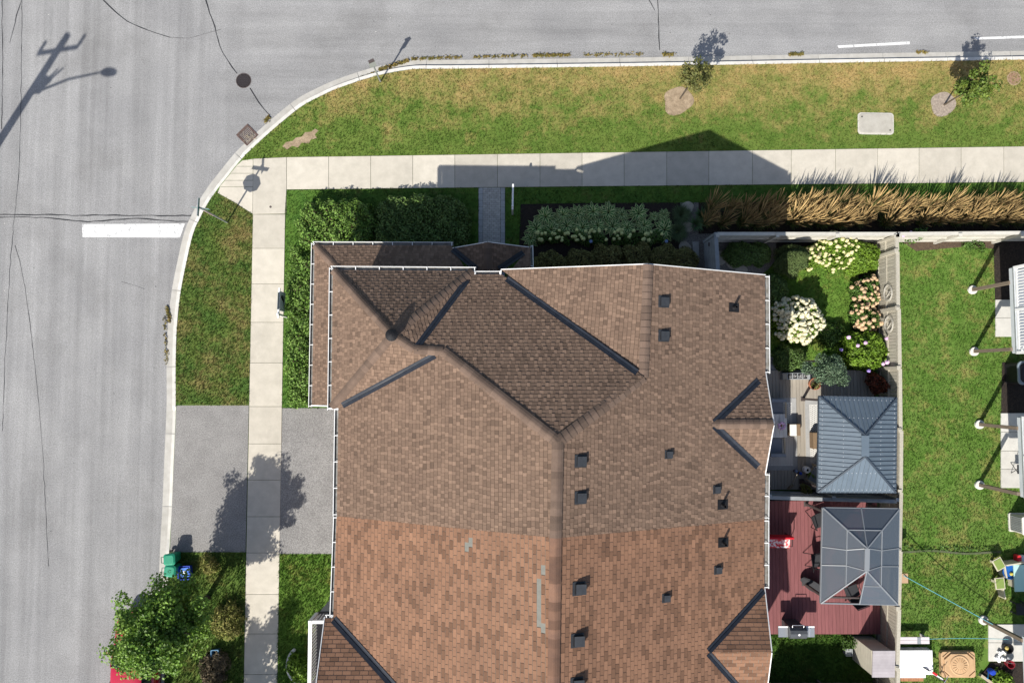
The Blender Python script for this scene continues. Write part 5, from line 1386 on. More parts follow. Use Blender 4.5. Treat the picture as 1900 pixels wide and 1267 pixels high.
for ang, z in ((R(-8), 2.66), (R(88), 2.86)):
    d = Vector((math.cos(ang), math.sin(ang), 0)); c = b0 + Vector((-.02, 0, z)); bl = MB().bar(c - d * .38, c + d * .38, .012, .16).build('street_name_blade', M_TEAL, t)
    MB().bar(c - d * .38 + Vector((0, 0, .081)), c + d * .38 + Vector((0, 0, .081)), .03, .012).build('edge_trim', M_GALV, bl)
MB().box(top + Vector((0, 0, .0)), (.07, .07, .06)).build('bracket', M_GALV, t)

b0 = P(706, 152); t = thing('parking_sign', 'thin steel sign post with small plate at the curved kerb', 'street sign', b0)
MB().bar(b0 + Vector((0, 0, -.1)), b0 + Vector((0, 0, 2.05)), .055, .05).build('post', M_GALV, t)
d = Vector((math.cos(R(25)), math.sin(R(25)), 0)); q = b0 + Vector((.0, -.035, 1.82)); MB().bar(q - d * .15, q + d * .15, .006, .45).build('plate', M_SIGNB, t)
MB().box(b0 + Vector((0, .0, 2.07)), (.26, .13, .05), R(25)).build('cap', M_IRON, t)

def realty_sign(name, label, base, dirv, h=1.6, arm=1.15, panel=(0.85, .66), pm=None, rider=True, emblem=True, gap=.18):
    t = thing(name, label, 'yard sign', base); d = Vector(dirv).normalized(); s = Vector((-d.y, d.x, 0)); z = Vector((0, 0, 1))
    MB().bar(base - z * .1, base + z * h, .085, .085).build('post', M_WHITE, t)
    MB().bar(base - d * .15 + z * (h - .12), base + d * arm + z * (h - .12), .075, .075, up=(0, 0, 1)).build('arm', M_WHITE, t)
    c = base + d * (gap + panel[0] / 2) + z * (h - .24 - panel[1] / 2)
    p = MB().bar(c - d * panel[0] / 2, c + d * panel[0] / 2, .02, panel[1]).build('panel', pm, t)
    for k in (-.8, .8): MB().box(c + d * panel[0] / 2 * k + z * (panel[1] / 2 + .04), (.015, .015, .1)).build('chain', M_GALV, t)
    if rider: MB().bar(base + d * .2 + z * (h - .01), base + d * (panel[0] + .1) + z * (h - .01), .018, .15).build('rider', M_GALV, t)
    if emblem:
        o = -s * .0115 if s.x < 0 else s * .0115
        for sx, sz, w, hh in ((.16, .05, .13, .26), (.10, -.14, .2, .10), (.2, .2, .08, .1), (.04, -.06, .1, .1)):
            k = 7; pts = [c + o + d * (sx + w * math.cos(a) * (1 + .25 * math.sin(3 * a))) + z * (sz + hh * .5 * math.sin(a)) for a in [2 * math.pi * i / k for i in range(k)]]
            plate(pts, o.normalized(), .002, 'emblem', M_BLACK, p)
    return t
M_PANEL = mat('sign_panel_grey', (0.55, 0.60, 0.63), (0.50, 0.55, 0.58), scale=3, rough=.5)
realty_sign('yard_sign', 'grey yard sign with black emblem hanging over front sidewalk', P(537, 589), (0.03, 1, 0), pm=M_PANEL)
realty_sign('yard_sign', 'all white yard sign post beside the paver path', P(951, 398), (0.02, 1, 0), arm=.98, pm=M_WHITE, panel=(.7, .5), rider=False, emblem=False)

# utility pole whose shadow falls across the road
kx = 1 / math.tan(SUN_EL)
HP = 10.6; s_top = P(125, 66, ZR); base = Vector((s_top.x - SHX * kx * HP, s_top.y - SHY * kx * HP, ZR))
M_POLE = mat('pole_wood', (0.16, 0.125, 0.09), (0.12, 0.09, 0.065), scale=6, rough=.9)
t = thing('utility_pole', 'wooden utility pole with crossarm and street lamp shading the road', 'utility pole', base)
MB().tube([base, base + Vector((0, 0, HP))], [.21, .15], 12).build('pole', M_POLE, t)
zc_ = HP - .75; ca = base + Vector((0, 0, zc_)); d = Vector((.985, .17, 0))
MB().bar(ca - d * .95, ca + d * .95, .12, .14).build('crossarm', M_POLE, t)
for k in (-.92, .92):
    q = ca + d * k; MB().lathe(q + Vector((0, 0, .07)), [(.05, 0), (.09, .15), (.06, .3), (.085, .42), (.05, .55)], 10).build('insulator', M_GALV, t)
def arm_pt(px, py, z): # where a thing at height z must be to throw its shadow on this spot of the road
    q = P(px, py, ZR); return Vector((q.x - SHX * kx * (z - ZR), q.y - SHY * kx * (z - ZR), z))
a0 = base + Vector((0, 0, HP - 3.0)); a1 = arm_pt(190, 134, HP - 2.0)
MB().tube([a0, lerp(a0, a1, .5) + Vector((0, 0, .22)), a1], [.06, .05, .04], 8).build('lamp_arm', M_GALV, t)
dd = (a1 - a0); dd.z = 0; dd.normalize()
MB().lathe(a1 + dd * .3, [(.05, .1), (.17, .06), (.2, -.04), (.08, -.1)], 12, sx=2.0, sy=1).build('lamp_head', M_GALV, t)
a2 = base + Vector((0, 0, HP - 3.6)); 
for k, (px, py) in enumerate(((118, 126), (108, 128), (95, 150))):
    q = arm_pt(px, py, HP - 2.3 - .2 * k); MB().tube([base + Vector((0, 0, HP - 2.0 - .3 * k)), lerp(base + Vector((0, 0, HP - 2.6)), q, .6) + Vector((0, 0, -.45)), q, base + Vector((0, 0, HP - 3.2))], .035, 6).build('cable_loop', M_BLACK, t)
MB().lathe(base + Vector((.35, .1, HP - 2.9)), [(.16, 0), (.18, .1), (.18, .6), (.1, .68)], 12).build('transformer', M_GALV, t)

# ================================================================== trees
L_MAPLE = mat('maple_leaf', (0.12, 0.235, 0.03), (0.20, 0.32, 0.05), scale=1.5, tint=0.42, rough=0.5, spec=.4, trans=0.28)
L_YOUNG = mat('street_tree_leaf', (0.085, 0.15, 0.025), (0.15, 0.19, 0.03), scale=2.5, tint=0.42, rough=0.55, trans=0.25)
L_OLIVE = mat('olive_leaf', (0.09, 0.11, 0.03), (0.16, 0.15, 0.045), scale=2.5, tint=0.42, rough=0.6, trans=0.25)
M_BARK = mat('bark', (0.11, 0.085, 0.06), (0.07, 0.055, 0.04), scale=9, rough=.95, bump=.5, bscale=20)
def tree(name, label, base, h, trunk_h, rx, rz_, nclump, crad, nleaf, lsize, lm, tr=.06, seed=0, lean=(0, 0), cat='tree', shell=.55):
    r = np.random.default_rng(seed); t = thing(name, label, cat, base)
    base = Vector(base); fork = base + Vector((lean[0] * .6, lean[1] * .6, trunk_h)); cc = base + Vector((lean[0], lean[1], h - rz_))
    mb = MB().tube([base, lerp(base, fork, .5) + Vector((lean[1] * .1, lean[0] * .1, 0)), fork, lerp(fork, cc, .9)], [tr, tr * .8, tr * .65, tr * .2], 9); mb.build('trunk', M_BARK, t)
    u = r.normal(0, 1, (nclump, 3)); u /= np.linalg.norm(u, axis=1, keepdims=True); rad = np.minimum(r.uniform(shell, 1.0, nclump)[:, None] * (1 + .14 * np.sin(u[:, :1] * 5 + u[:, 1:2] * 4 + seed)), 1.04)
    cs = np.array(cc) + u * rad * np.array([rx, rx, rz_]); cs[:, 2] = np.maximum(cs[:, 2], base.z + trunk_h * .75)
    mb = MB()
    for c in cs[:: 2]:
        c = Vector(c); f = lerp(fork, cc, rnd.uniform(0, .8)); mb.tube([f, lerp(f, c, .55) + Vector((0, 0, .12 * rx)), c], [tr * .35, tr * .2, tr * .06], 5)
    mb.build('limbs', M_BARK, t)
    pos, nrm = clumps(nleaf, cs, crad * r.uniform(.7, 1.25, nclump), .62)
    leaves('crown', pos, nrm, lsize, lm, t, aspect=.75, jitter=.55)
    return t
tree('street_tree', 'young olive green street tree on the pale soil ring', P(1262, 183, .01), 3.0, 1.25, .62, .85, 34, .21, 1500, .105, L_OLIVE, .04, 3, (.18, .1))
tree('street_tree', 'young green street tree on the stony soil ring', P(1752, 195, .01), 3.0, 1.2, .72, .85, 44, .24, 2600, .11, L_YOUNG, .045, 5, (.15, .05))
tree('maple_tree', 'full green maple standing over the red car', P(386, 1108, 0), 5.7, 1.5, 1.86, 1.8, 170, .40, 27000, .115, L_MAPLE, .13, 8, (-.05, 0), shell=.35)
tree('maple_tree', 'green maple further along the sidewalk beyond the red car', P(398, 1405, 0), 6.2, 1.7, 2.0, 2.1, 70, .45, 6500, .16, L_MAPLE, .13, 9)
# rough plants round the maple
def bush(name, label, px, half, n, size, m, asp=.4, cat='bush'):
    c = P(px[0], px[1], 0); t = thing(name, label, cat, c); pos, nrm = superbox(n, c, half, 2.2, .3); leaves('foliage', pos, nrm, size, m, t, aspect=asp); stems(t, c, half[2] * .9, half[0] * .8, 8)
L_DRY = mat('dry_bush_leaf', (.20, .23, .05), (.28, .25, .085), scale=4, tint=.4, rough=.8, trans=.2); L_STRAW = mat('straw_blade', (.24, .19, .12), (.16, .13, .085), scale=4, tint=.45, rough=.9)
bush('bush', 'yellowing loose bush between maple and sidewalk', (425, 1148), (.75, .85, .75), 2600, .12, L_DRY); bush('bush', 'straw coloured dry bush near the blue box under maple', (402, 1235), (.65, .75, .7), 2400, .16, L_STRAW, .15)
bush('bush', 'pale yellow bush beside the recycling bins', (392, 1046), (.36, .45, .5), 900, .12, L_DRY)
# ================================================================== bins
M_GBIN = mat('green_plastic', (0.015, 0.22, 0.12), (0.012, 0.19, 0.105), scale=5, rough=.4); M_GLID = mat('green_lid', (0.02, 0.25, 0.145), (0.018, .22, .13), scale=5, rough=.4)
def cart(label, px, rz, emblem):
    c = P(px[0], px[1], 0); t = thing('green_bin', label, 'bin', c); hz = .68
    def ring(w, d, z, r): return [p + Vector((0, 0, z)) for p in rrect(Vector((c.x, c.y, 0)), w, d, r, rz)]
    mb = MB(); mb.grid([ring(.36, .36, .03, .08), ring(.47, .46, hz - .05, .1), ring(.47, .46, hz, .1)], close=True); mb.build('body', M_GBIN, t)
    mb = MB(); rows = [ring(.50, .49, hz, .1), ring(.51, .50, hz + .03, .11), ring(.38, .37, hz + .075, .1)]; mb.grid(rows, close=True); n = len(rows[0]); mb.face([2 * n + i for i in range(n)]); lid = mb.build('lid', M_GLID, t, bevel=.005)
    ux = Vector((math.cos(rz), math.sin(rz), 0)); uy = Vector((-ux.y, ux.x, 0)); cz = Vector((c.x, c.y, hz + .02))
    MB().tube([cz - ux * .24 + uy * .13, cz - ux * .36 + uy * .12, cz - ux * .36 - uy * .12, cz - ux * .24 - uy * .13], .018, 6).build('handle', mat('handle_dark_green', (.01, .07, .04), rough=.5), lid)
    for s in (-1, 1): MB().tube([cz * 1 + uy * s * .23 - ux * .2 - Vector((0, 0, hz - .1)), cz + uy * s * .27 - ux * .2 - Vector((0, 0, hz - .1))], .09, 12).build('wheel', M_BLACK, t)
    if emblem:
        for k in range(3): a = R(120 * k + 30); MB().bar(cz + Vector((0, 0, .062)) + ux * .07 * math.cos(a) + uy * .07 * math.sin(a), cz + Vector((0, 0, .062)) + ux * .07 * math.cos(a + 1.4) + uy * .07 * math.sin(a + 1.4), .02, .006).build('recycling_arrow', MATS['handle_dark_green'], lid)
    return t
cart('green bin with plain lid standing at the kerb', (329, 1030), R(4), False)
cart('green bin with arrow emblem on the lid beside blue box', (330, 1051), R(-4), True)
M_BLUEB = mat('blue_plastic', (.02, .06, .42), (.018, .05, .36), scale=5, rough=.4)
def crate(label, px, w, d, h, m, z0=0, full=True):
    c = P(px[0], px[1], z0); t = thing('recycling_box', label, 'recycling box', c); mb = MB()
    def ring(w_, d_, z): return [p + Vector((0, 0, z0 + z)) for p in rrect(Vector((c.x, c.y, 0)), w_, d_, .04, R(3))]
    rows = [ring(w * .82, d * .82, .0), ring(w, d, h), ring(w + .05, d + .05, h), ring(w + .05, d + .05, h + .025), ring(w - .02, d - .02, h + .025), ring(w * .82, d * .82, .03)]; mb.grid(rows, close=True); n = len(rows[0])
    mb.face([n - 1 - i for i in range(n)]); mb.face([5 * n + i for i in range(n)]); mb.build('box', m, t)
    if full:
        MB().box((c.x, c.y, z0 + h * .62), (w * .72, d * .72, h * .5), R(8)).build('flattened_carton', mat('pale_blue_carton', (.05, .16, .58), (.08, .22, .64), rough=.6), t); MB().box((c.x + .02, c.y + .0, z0 + h * .9), (w * .25, d * .28, .02), R(8)).build('white_label', M_SWHITE, t)
    return t
crate('blue recycling box with cartons beside the green bins', (349, 1058), .50, .56, .38, M_BLUEB)
crate('small faded blue box half hidden under the maple', (404, 1209), .3, .38, .3, mat('faded_blue', (.08, .2, .33), rough=.6), 0, False)

# ================================================================== red car
cc = P(267, 1224, ZR); car = thing('car', 'red car parked at the kerb under the maple', 'car', cc)
M_CAR = mat('red_car_paint', (.42, .006, .035), rough=.25, spec=.6, coat=.6); M_TYRE = mat('tyre', (.02, .02, .02), rough=.9)
def cx(x, y, z): return Vector((cc.x + x, cc.y + y, cc.z + z))
def section(y, pts): return [cx(x, y, z) for x, z in pts]
def mir(h): return h + [(-x, z) for x, z in h[::-1]]
secs = []
for y, w, zl, zs, zt in ((2.28, .62, .35, .5, .55), (2.2, .78, .22, .55, .68), (1.9, .88, .2, .62, .80), (1.0, .91, .2, .72, .95), (.6, .92, .2, .75, .99), (-1.2, .92, .2, .78, 1.0), (-1.9, .91, .22, .78, 1.02), (-2.2, .86, .3, .72, .98), (-2.3, .74, .38, .62, .8)):
    secs.append(section(y, mir([(w * .9, zl), (w, zl + .12), (w, zs), (w * .96, zs + (zt - zs) * .55), (w * .7, zt), (w * .3, zt + .02)])))
mb = MB(); mb.grid(secs, close=True); n = len(secs[0]); mb.face(list(range(n))); mb.face([len(secs) * n - 1 - i for i in range(n)]); body = mb.build('body', M_CAR, car, smooth=True)
cab = []
for y, w, zt in ((1.02, .80, .96), (.28, .66, 1.40), (.05, .64, 1.45), (-1.0, .63, 1.46), (-1.35, .62, 1.42), (-2.0, .74, 1.02)):
    cab.append(section(y, mir([(.84 if zt > 1.1 else w, .96 if zt > 1.1 else .94), (w + .03, zt - .05 if zt > 1.1 else .95), (w - .08, zt), (w * .4, zt + .02)])))
mb = MB(); mb.grid(cab, close=True); mb.build('cabin_glass', M_GLASS, car, smooth=False)
rf = [section(y, mir([(w, zt - .035), (w - .10, zt + .012), (w * .4, zt + .034)])) for y, w, zt in ((.24, .675, 1.40), (.05, .66, 1.45), (-1.0, .65, 1.46), (-1.35, .64, 1.42))]
mb = MB(); mb.grid(rf); mb.build('roof_panel', M_CAR, car, smooth=True)
for s in (-1, 1):
    MB().tube([cx(s * .82, 1.0, .95), cx(s * .675, .26, 1.39)], .035, 6).build('pillar', M_CAR, car); MB().tube([cx(s * .80, -1.95, 1.0), cx(s * .65, -1.35, 1.42)], .05, 6).build('pillar', M_CAR, car); MB().tube([cx(s * .85, -.35, .96), cx(s * .665, -.4, 1.43)], .03, 6).build('pillar', M_BLACK, car)
    mm = MB().box(cx(s * 1.02, .72, 1.0), (.2, .1, .14), s * R(-12)).build('wing_mirror', M_CAR, car); MB().bar(cx(s * .85, .74, .98), cx(s * .95, .73, .99), .05, .05).build('mirror_arm', M_BLACK, mm)
    MB().lathe(cx(s * .62, 2.16, .60), [(.0, .0), (.16, .03), (.13, .09), (.02, .11)], 12, sx=1.1, sy=.7).build('headlight', mat('headlight_lens', (.7, .72, .75), rough=.15), car); MB().box(cx(s * .7, -2.24, .75), (.3, .08, .16)).build('tail_light', M_REDS, car)
    for y in (1.42, -1.38):
        w = MB().tube([cx(s * .72, y, .32), cx(s * .93, y, .32)], .32, 18).build('wheel', M_TYRE, car); MB().tube([cx(s * .90, y, .32), cx(s * .945, y, .32)], .2, 14).build('rim', M_GALV, w)
    MB().box(cx(s * .925, -.15, .80), (.02, .18, .03)).build('door_handle', M_CAR, car)
MB().box(cx(0, 2.27, .42), (1.0, .05, .16)).build('grille', M_BLACK, car)

# planter corner by the front porch
c = P(552, 1236, 0); t = thing('front_planting', 'round leafy shrub inside pale curved edging by porch', 'shrub', c)
pos, nrm = superbox(1800, c + Vector((.15, .0, 0)), (.55, .62, .75), 2.2, .25); leaves('foliage', pos, nrm, .12, L_LIME, t); stems(t, c, .6, .4, 6)
arc = [c + Vector((.2 + .62 * math.cos(a), .1 + .78 * math.sin(a), .05)) for a in [R(120 + 12 * k) for k in range(13)]]
for k in range(12): MB().bar(arc[k], lerp(arc[k], arc[k + 1], .94), .13, .12).build('edging_stone', M_KERBTOP, t)

# ================================================================== decks: furniture
M_WICK = mat('brown_wicker', (.24, .165, .10), (.17, .115, .07), scale=40, rough=.8); M_CUSH = mat('grey_cushion', (.23, .25, .28), (.2, .22, .25), scale=5, rough=.9); M_TABLE = mat('white_table', (.74, .72, .67), (.68, .66, .61), scale=4, rough=.5)
M_TEAK = mat('pale_teak', (.45, .38, .28), (.38, .32, .23), scale=5, rough=.7); M_FRB = mat('black_frame', (.014, .014, .016), rough=.5); M_SLING = mat('black_sling', (.03, .031, .035), rough=.8)
def lounge(label, px, rz, z0=DZ + .01, w=.8, m=M_CUSH, fm=M_TEAK):
    c = P(px[0], px[1], z0); t = thing('patio_chair', label, 'patio chair', c); ux = Vector((math.cos(rz), math.sin(rz), 0)); uy = Vector((-ux.y, ux.x, 0)); z = Vector((0, 0, 1))
    def b(x, y, h, sx, sy, sz, name, m_): return MB().box(c + ux * x + uy * y + z * h, (sx, sy, sz), rz).build(name, m_, t, bevel=.015)
    b(0, .02, .36, w * .84, .66, .14, 'seat_cushion', m); b(0, -.36, .58, w * .84, .14, .46, 'back_cushion', m); b(0, 0, .26, w * .96, .78, .05, 'frame', fm)
    for s in (-1, 1):
        b(s * w * .48, .02, .56, .08, .78, .045, 'armrest', fm)
        for y_ in (-.36, .36): b(s * w * .46, y_, .28, .06, .06, .52, 'leg', fm)
    return t
lounge('grey cushioned lounge chair with teak arms north of the white table', (1433, 757), R(180)); lounge('grey cushioned lounge chair with teak arms south of the white table', (1431, 826), R(0))
q0, q1 = P(1418, 812, .72), P(1460, 768, .72); c = Vector(((q0.x + q1.x) / 2, (q0.y + q1.y) / 2, DZ)); t = thing('patio_table', 'white slatted patio table holding a pink flower vase', 'table', c); w, d_ = q1.x - q0.x, q1.y - q0.y
for k in range(6): MB().box((c.x - w / 2 + (k + .5) * w / 6, c.y, .70), (w / 6 - .008, d_, .04)).build('slat', M_TABLE, t)
for sx in (-1, 1):
    for sy in (-1, 1): MB().box((c.x + sx * (w / 2 - .08), c.y + sy * (d_ / 2 - .08), .43), (.07, .07, .5)).build('leg', M_TABLE, t)
cv = P(1446, 789, .72); t = thing('flower_vase', 'small vase of pink flowers on the white table', 'vase', cv); MB().lathe(cv, [(.06, 0), (.08, .08), (.05, .18), (.06, .2)], 12).build('vase', M_TERRA, t)
for k in range(7): a = k * .9; o = add_obj('bloom', B_PINK, t); o.location = (math.cos(a) * .13, math.sin(a) * .13, .27 + .03 * (k % 3)); o.scale = (.9, .9, .9)
def ottoman(label, px, w, d_, h=.42, top=True):
    c = P(px[0], px[1], DZ + .01); t = thing('wicker_ottoman', label, 'ottoman', c); MB().box(c + Vector((0, 0, h / 2)), (w, d_, h)).build('wicker_base', M_WICK, t, bevel=.02)
    if top: MB().box(c + Vector((-w * .2, 0, h + .04)), (w * .6, d_ * .98, .1)).build('cushion', M_TABLE, t, bevel=.03)
ottoman('brown wicker ottoman with white cushion beside the table', (1468, 796), .50, .52); ottoman('brown wicker ottoman half under the steel gazebo', (1511, 816), .45, .72, .42, False)
lounge('teak framed lounge chair in the shade below the gazebo corner', (1512, 882), R(60))
cv = P(1493, 870, DZ); t = thing('white_lantern', 'white round lantern in the deep shade of deck', 'lantern', cv); MB().lathe(cv, [(.10, 0), (.15, .05), (.15, .30), (.12, .34), (.06, .35), (.05, .2)], 14, capt=False).build('shell', M_SWHITE, t); MB().lathe(cv + Vector((0, 0, .2)), [(.055, 0), (.05, .1)], 10).build('candle', M_BLACK, t)
for px, py, nm, m_, lb, r_ in ((1500, 881, 'potted_plant', L_LIME, 'small bright green potted plant beside the lantern', .2), (1487, 905, 'potted_plant', L_DRY, 'small yellowing potted plant against the grey privacy fence', .22)):
    c = P(px, py, DZ); t = thing(nm, lb, 'potted plant', c); MB().lathe(c, [(.10, 0), (.14, .22), (.15, .24)], 14).build('pot', MATS['brown_pot'], t); pos, nrm = superbox(260, c + Vector((0, 0, .22)), (r_, r_, .3), 2.2, .3); leaves('foliage', pos, nrm, .09, m_, t)
for px, py, lb in ((1474, 873, 'small pale blue glass ball on the shaded deck'), (1482, 877, 'small deep blue glass ball on the shaded deck')):
    c = P(px, py, DZ); t = thing('glass_ball', lb, 'glass ball', c); MB().lathe(c, [(.02, .12), (.05, .14), (.075, .2), (.05, .26), (.01, .28)], 12).build('ball', MATS['blue_lens'] if px < 1480 else M_BLUEB, t, smooth=True); MB().lathe(c, [(.07, 0), (.03, .03), (.02, .13)], 10).build('stand', M_IRON, t)
a, b_ = P(1466, 903, DZ + .02), P(1479, 880, 1.0); t = thing('broom', 'pale broom leaning across the shaded deck boards', 'broom', a); MB().tube([a, b_], .014, 6).build('handle', M_TEAK, t); MB().box(a + Vector((0, 0, .03)), (.3, .08, .09), R(40)).build('brush', L_STRAW, t)

# red deck
def sling_chair(label, px, rz, z0=RZ_, tilt=0.0):
    c = P(px[0], px[1], z0); t = thing('sling_chair', label, 'patio chair', c); ux = Vector((math.cos(rz), math.sin(rz), 0)); uy = Vector((-ux.y, ux.x, 0)); z = Vector((0, 0, 1))
    def p(x, y, h): return c + ux * x + uy * y + z * h
    MB().slab([p(-.26, -.25, .42), p(.26, -.25, .42), p(.26, .27, .45), p(-.26, .27, .45)], .02).build('seat', M_SLING, t); MB().slab([p(-.26, -.26, .43), p(.26, -.26, .43), p(.24, -.50, 1.02), p(-.24, -.50, 1.02)], .02).build('backrest', M_SLING, t)
    for s in (-1, 1):
        MB().tube([p(s * .3, .28, 0.015), p(s * .3, .3, .62), p(s * .31, -.1, .66), p(s * .29, -.36, .66)], .018, 6).build('armrest', M_FRB, t); MB().tube([p(s * .28, -.45, .015), p(s * .28, -.2, .42), p(s * .28, .28, .45)], .018, 6).build('leg', M_FRB, t); MB().tube([p(s * .28, -.24, .42), p(s * .26, -.52, 1.06)], .018, 6).build('back_frame', M_FRB, t)
    MB().tube([p(-.26, -.52, 1.06), p(.26, -.52, 1.06)], .018, 6).build('top_bar', M_FRB, t)
sling_chair('black sling chair near the privacy fence under the tinted gazebo', (1512, 962), R(200)); sling_chair('black sling chair facing the table under the tinted gazebo', (1510, 1034), R(-82)); sling_chair('black sling chair near the gap of missing panel', (1572, 1092), R(20)); sling_chair('black sling chair at the far side of glass table', (1600, 1030), R(95))
c = P(1556, 1035, RZ_); t = thing('patio_table', 'dark round patio table under the tinted gazebo', 'table', c); MB().lathe(c + Vector((0, 0, .70)), [(.6, 0), (.6, .03)], 28).build('table_top', M_GLASS, t); MB().tube([c, c + Vector((0, 0, .7))], .04, 8).build('pedestal', M_FRB, t); MB().lathe(c, [(.3, 0), (.28, .03)], 16).build('base', M_FRB, t)
# folded black tarp
c = P(1502, 1086, RZ_); t = thing('folded_umbrella', 'folded black canvas umbrella lying on red deck', 'umbrella', c); rows = []
for k in range(8):
    f = k / 7; q = c + Vector((-.35 + f * .95, .32 - f * .62, 0)); r_ = .24 * math.sin(.5 + f * 2.2) + .03; rows.append([q + Vector((math.sin(a) * r_ * .7 * (1 + .25 * math.sin(3 * a + k)), math.cos(a) * r_ * .9, .03 + r_ * .9 + r_ * math.sin(a + 1.57) * .9)) for a in [2 * math.pi * j / 10 for j in range(10)]])
mb = MB(); mb.grid(rows, close=True); mb.face(list(range(10))); mb.face([79 - j for j in range(10)]); mb.build('canvas', M_SLING, t); MB().tube([c + Vector((-.42, .38, .09)), c + Vector((.72, -.38, .09))], .022, 6).build('pole', M_FRB, t)
# red and white bench swing cushion
q0, q1 = P(1418, 1016, .9), P(1466, 990, .9); c = Vector(((q0.x + q1.x) / 2, (q0.y + q1.y) / 2, RZ_)); t = thing('patio_bench', 'bench with red back and red white patterned cushion', 'bench', c); w = q1.x - q0.x
MB().box((c.x, c.y - .08, RZ_ + .42), (w, .46, .12)).build('cushion', mat('red_white_pattern', (.62, .05, .06), (.80, .76, .74), scale=9, detail=3, lo=.46, hi=.54, rough=.9), t, bevel=.03); MB().box((c.x, c.y + .21, RZ_ + .68), (w, .1, .52)).build('backrest', mat('red_cloth', (.52, .012, .025), rough=.85), t, bevel=.03)
for s in (-1, 1):
    for yy in (-.25, .22): MB().box((c.x + s * (w / 2 - .04), c.y + yy, RZ_ + .19), (.04, .04, .38)).build('leg', M_FRB, t)
    MB().tube([(c.x + s * (w / 2 + .02), c.y - .28, RZ_ + .36), (c.x + s * (w / 2 + .02), c.y - .2, RZ_ + .64), (c.x + s * (w / 2 + .02), c.y + .22, RZ_ + .66)], .018, 6).build('armrest', M_FRB, t)
# grill
c = P(1463, 1158, RZ_); t = thing('grill', 'grey gas grill with side shelves on the red deck', 'grill', c); M_GRILL = mat('grill_grey', (.10, .108, .116), (.085, .09, .098), scale=4, rough=.4, metal=.3); M_CHROME = mat('chrome', (.8, .8, .8), rough=.25, metal=.8)
MB().box(c + Vector((0, 0, .42)), (.62, .48, .78)).build('cabinet', M_GRILL, t)
lid = MB(); rows = []
for k in range(7): a = math.pi * k / 6; rows.append([c + Vector((x, -.27 * math.cos(a) * 1.0, .86 + .28 * math.sin(a))) for x in (-.36, -.34, .34, .36)])
lid.grid(rows); lid.face([4 * k for k in range(7)]); lid.face([4 * (6 - k) + 3 for k in range(7)]); lo = lid.build('lid', M_GRILL, t)
MB().tube([c + Vector((-.24, .24, 1.02)), c + Vector((-.24, .33, 1.03)), c + Vector((.24, .33, 1.03)), c + Vector((.24, .24, 1.02))], .017, 8).build('handle', M_CHROME, lo); MB().lathe(c + Vector((0, -.03, 1.135)), [(.05, 0), (.045, .015)], 14).build('thermometer', M_SWHITE, lo)
for s in (-1, 1):
    MB().box(c + Vector((s * .57, 0, .82)), (.40, .46, .05)).build('side_shelf', mat('shelf_steel' if s > 0 else 'shelf_steel_b', (.36, .38, .40), rough=.35, metal=.5), t); MB().box(c + Vector((s * .57, .20, .85)), (.40, .06, .012)).build('shelf_trim', M_SWHITE, t)
tq = c + Vector((.56, -.02, .862)); MB().bar(tq + Vector((0, -.18, 0)), tq + Vector((.02, .16, 0)), .035, .02).build('tongs', M_CHROME, t)
for sx in (-.26, .26):
    for sy in (-.2, .2): MB().tube([c + Vector((sx - .02, sy, .05)), c + Vector((sx + .02, sy, .05))], .05, 10).build('caster', M_BLACK, t)
# storage shed
q0, q1 = P(1582, 1222, .1), P(1622, 1172, .1); c = P(1598, 1200, 0); t = thing('storage_shed', 'small beige storage shed with grey plank lid by the fence', 'shed', c); hS = 1.75; wS, dS = .86, 1.05
M_SHED = mat('beige_siding', (.50, .47, .38), (.45, .42, .34), scale=4, rough=.8, rand=.05); M_SLID = mat('mauve_grey_lid', (.40, .37, .38), (.36, .33, .34), scale=4, rough=.7, rand=.06)
MB().box(c + Vector((0, 0, hS / 2)), (wS - .06, dS - .06, hS)).build('core', M_SHED, t)
for k in range(12):
    z = .08 + k * .14
    for s in (-1, 1): MB().box(c + Vector((s * (wS / 2 - .02), 0, z)), (.025, dS - .02, .128)).build('siding_board', M_SHED, t); MB().box(c + Vector((0, s * (dS / 2 - .02), z)), (wS - .066, .025, .128)).build('siding_board', M_SHED, t)
for k in range(9): MB().box(c + Vector((0, -dS / 2 - .02 + (k + .5) * (dS + .08) / 9, hS + .03 + .012 * k)), (wS + .08, (dS + .08) / 9 - .008, .045)).build('lid_plank', M_SLID, t)
c = P(1568, 1204, 0); t = thing('potted_plant', 'green plant in square grey pot on the overgrown lawn', 'potted plant', c); MB().lathe(c, [(.17, 0), (.2, .36), (.22, .38), (.18, .38), (.17, .33)], 4, rot=R(45), capt=True).build('pot', M_FENCEG, t); pos, nrm = superbox(420, c + Vector((.08, .42, 0)), (.35, .3, .6), 2.2, .35); leaves('foliage', pos, nrm, .09, L_MID, t)
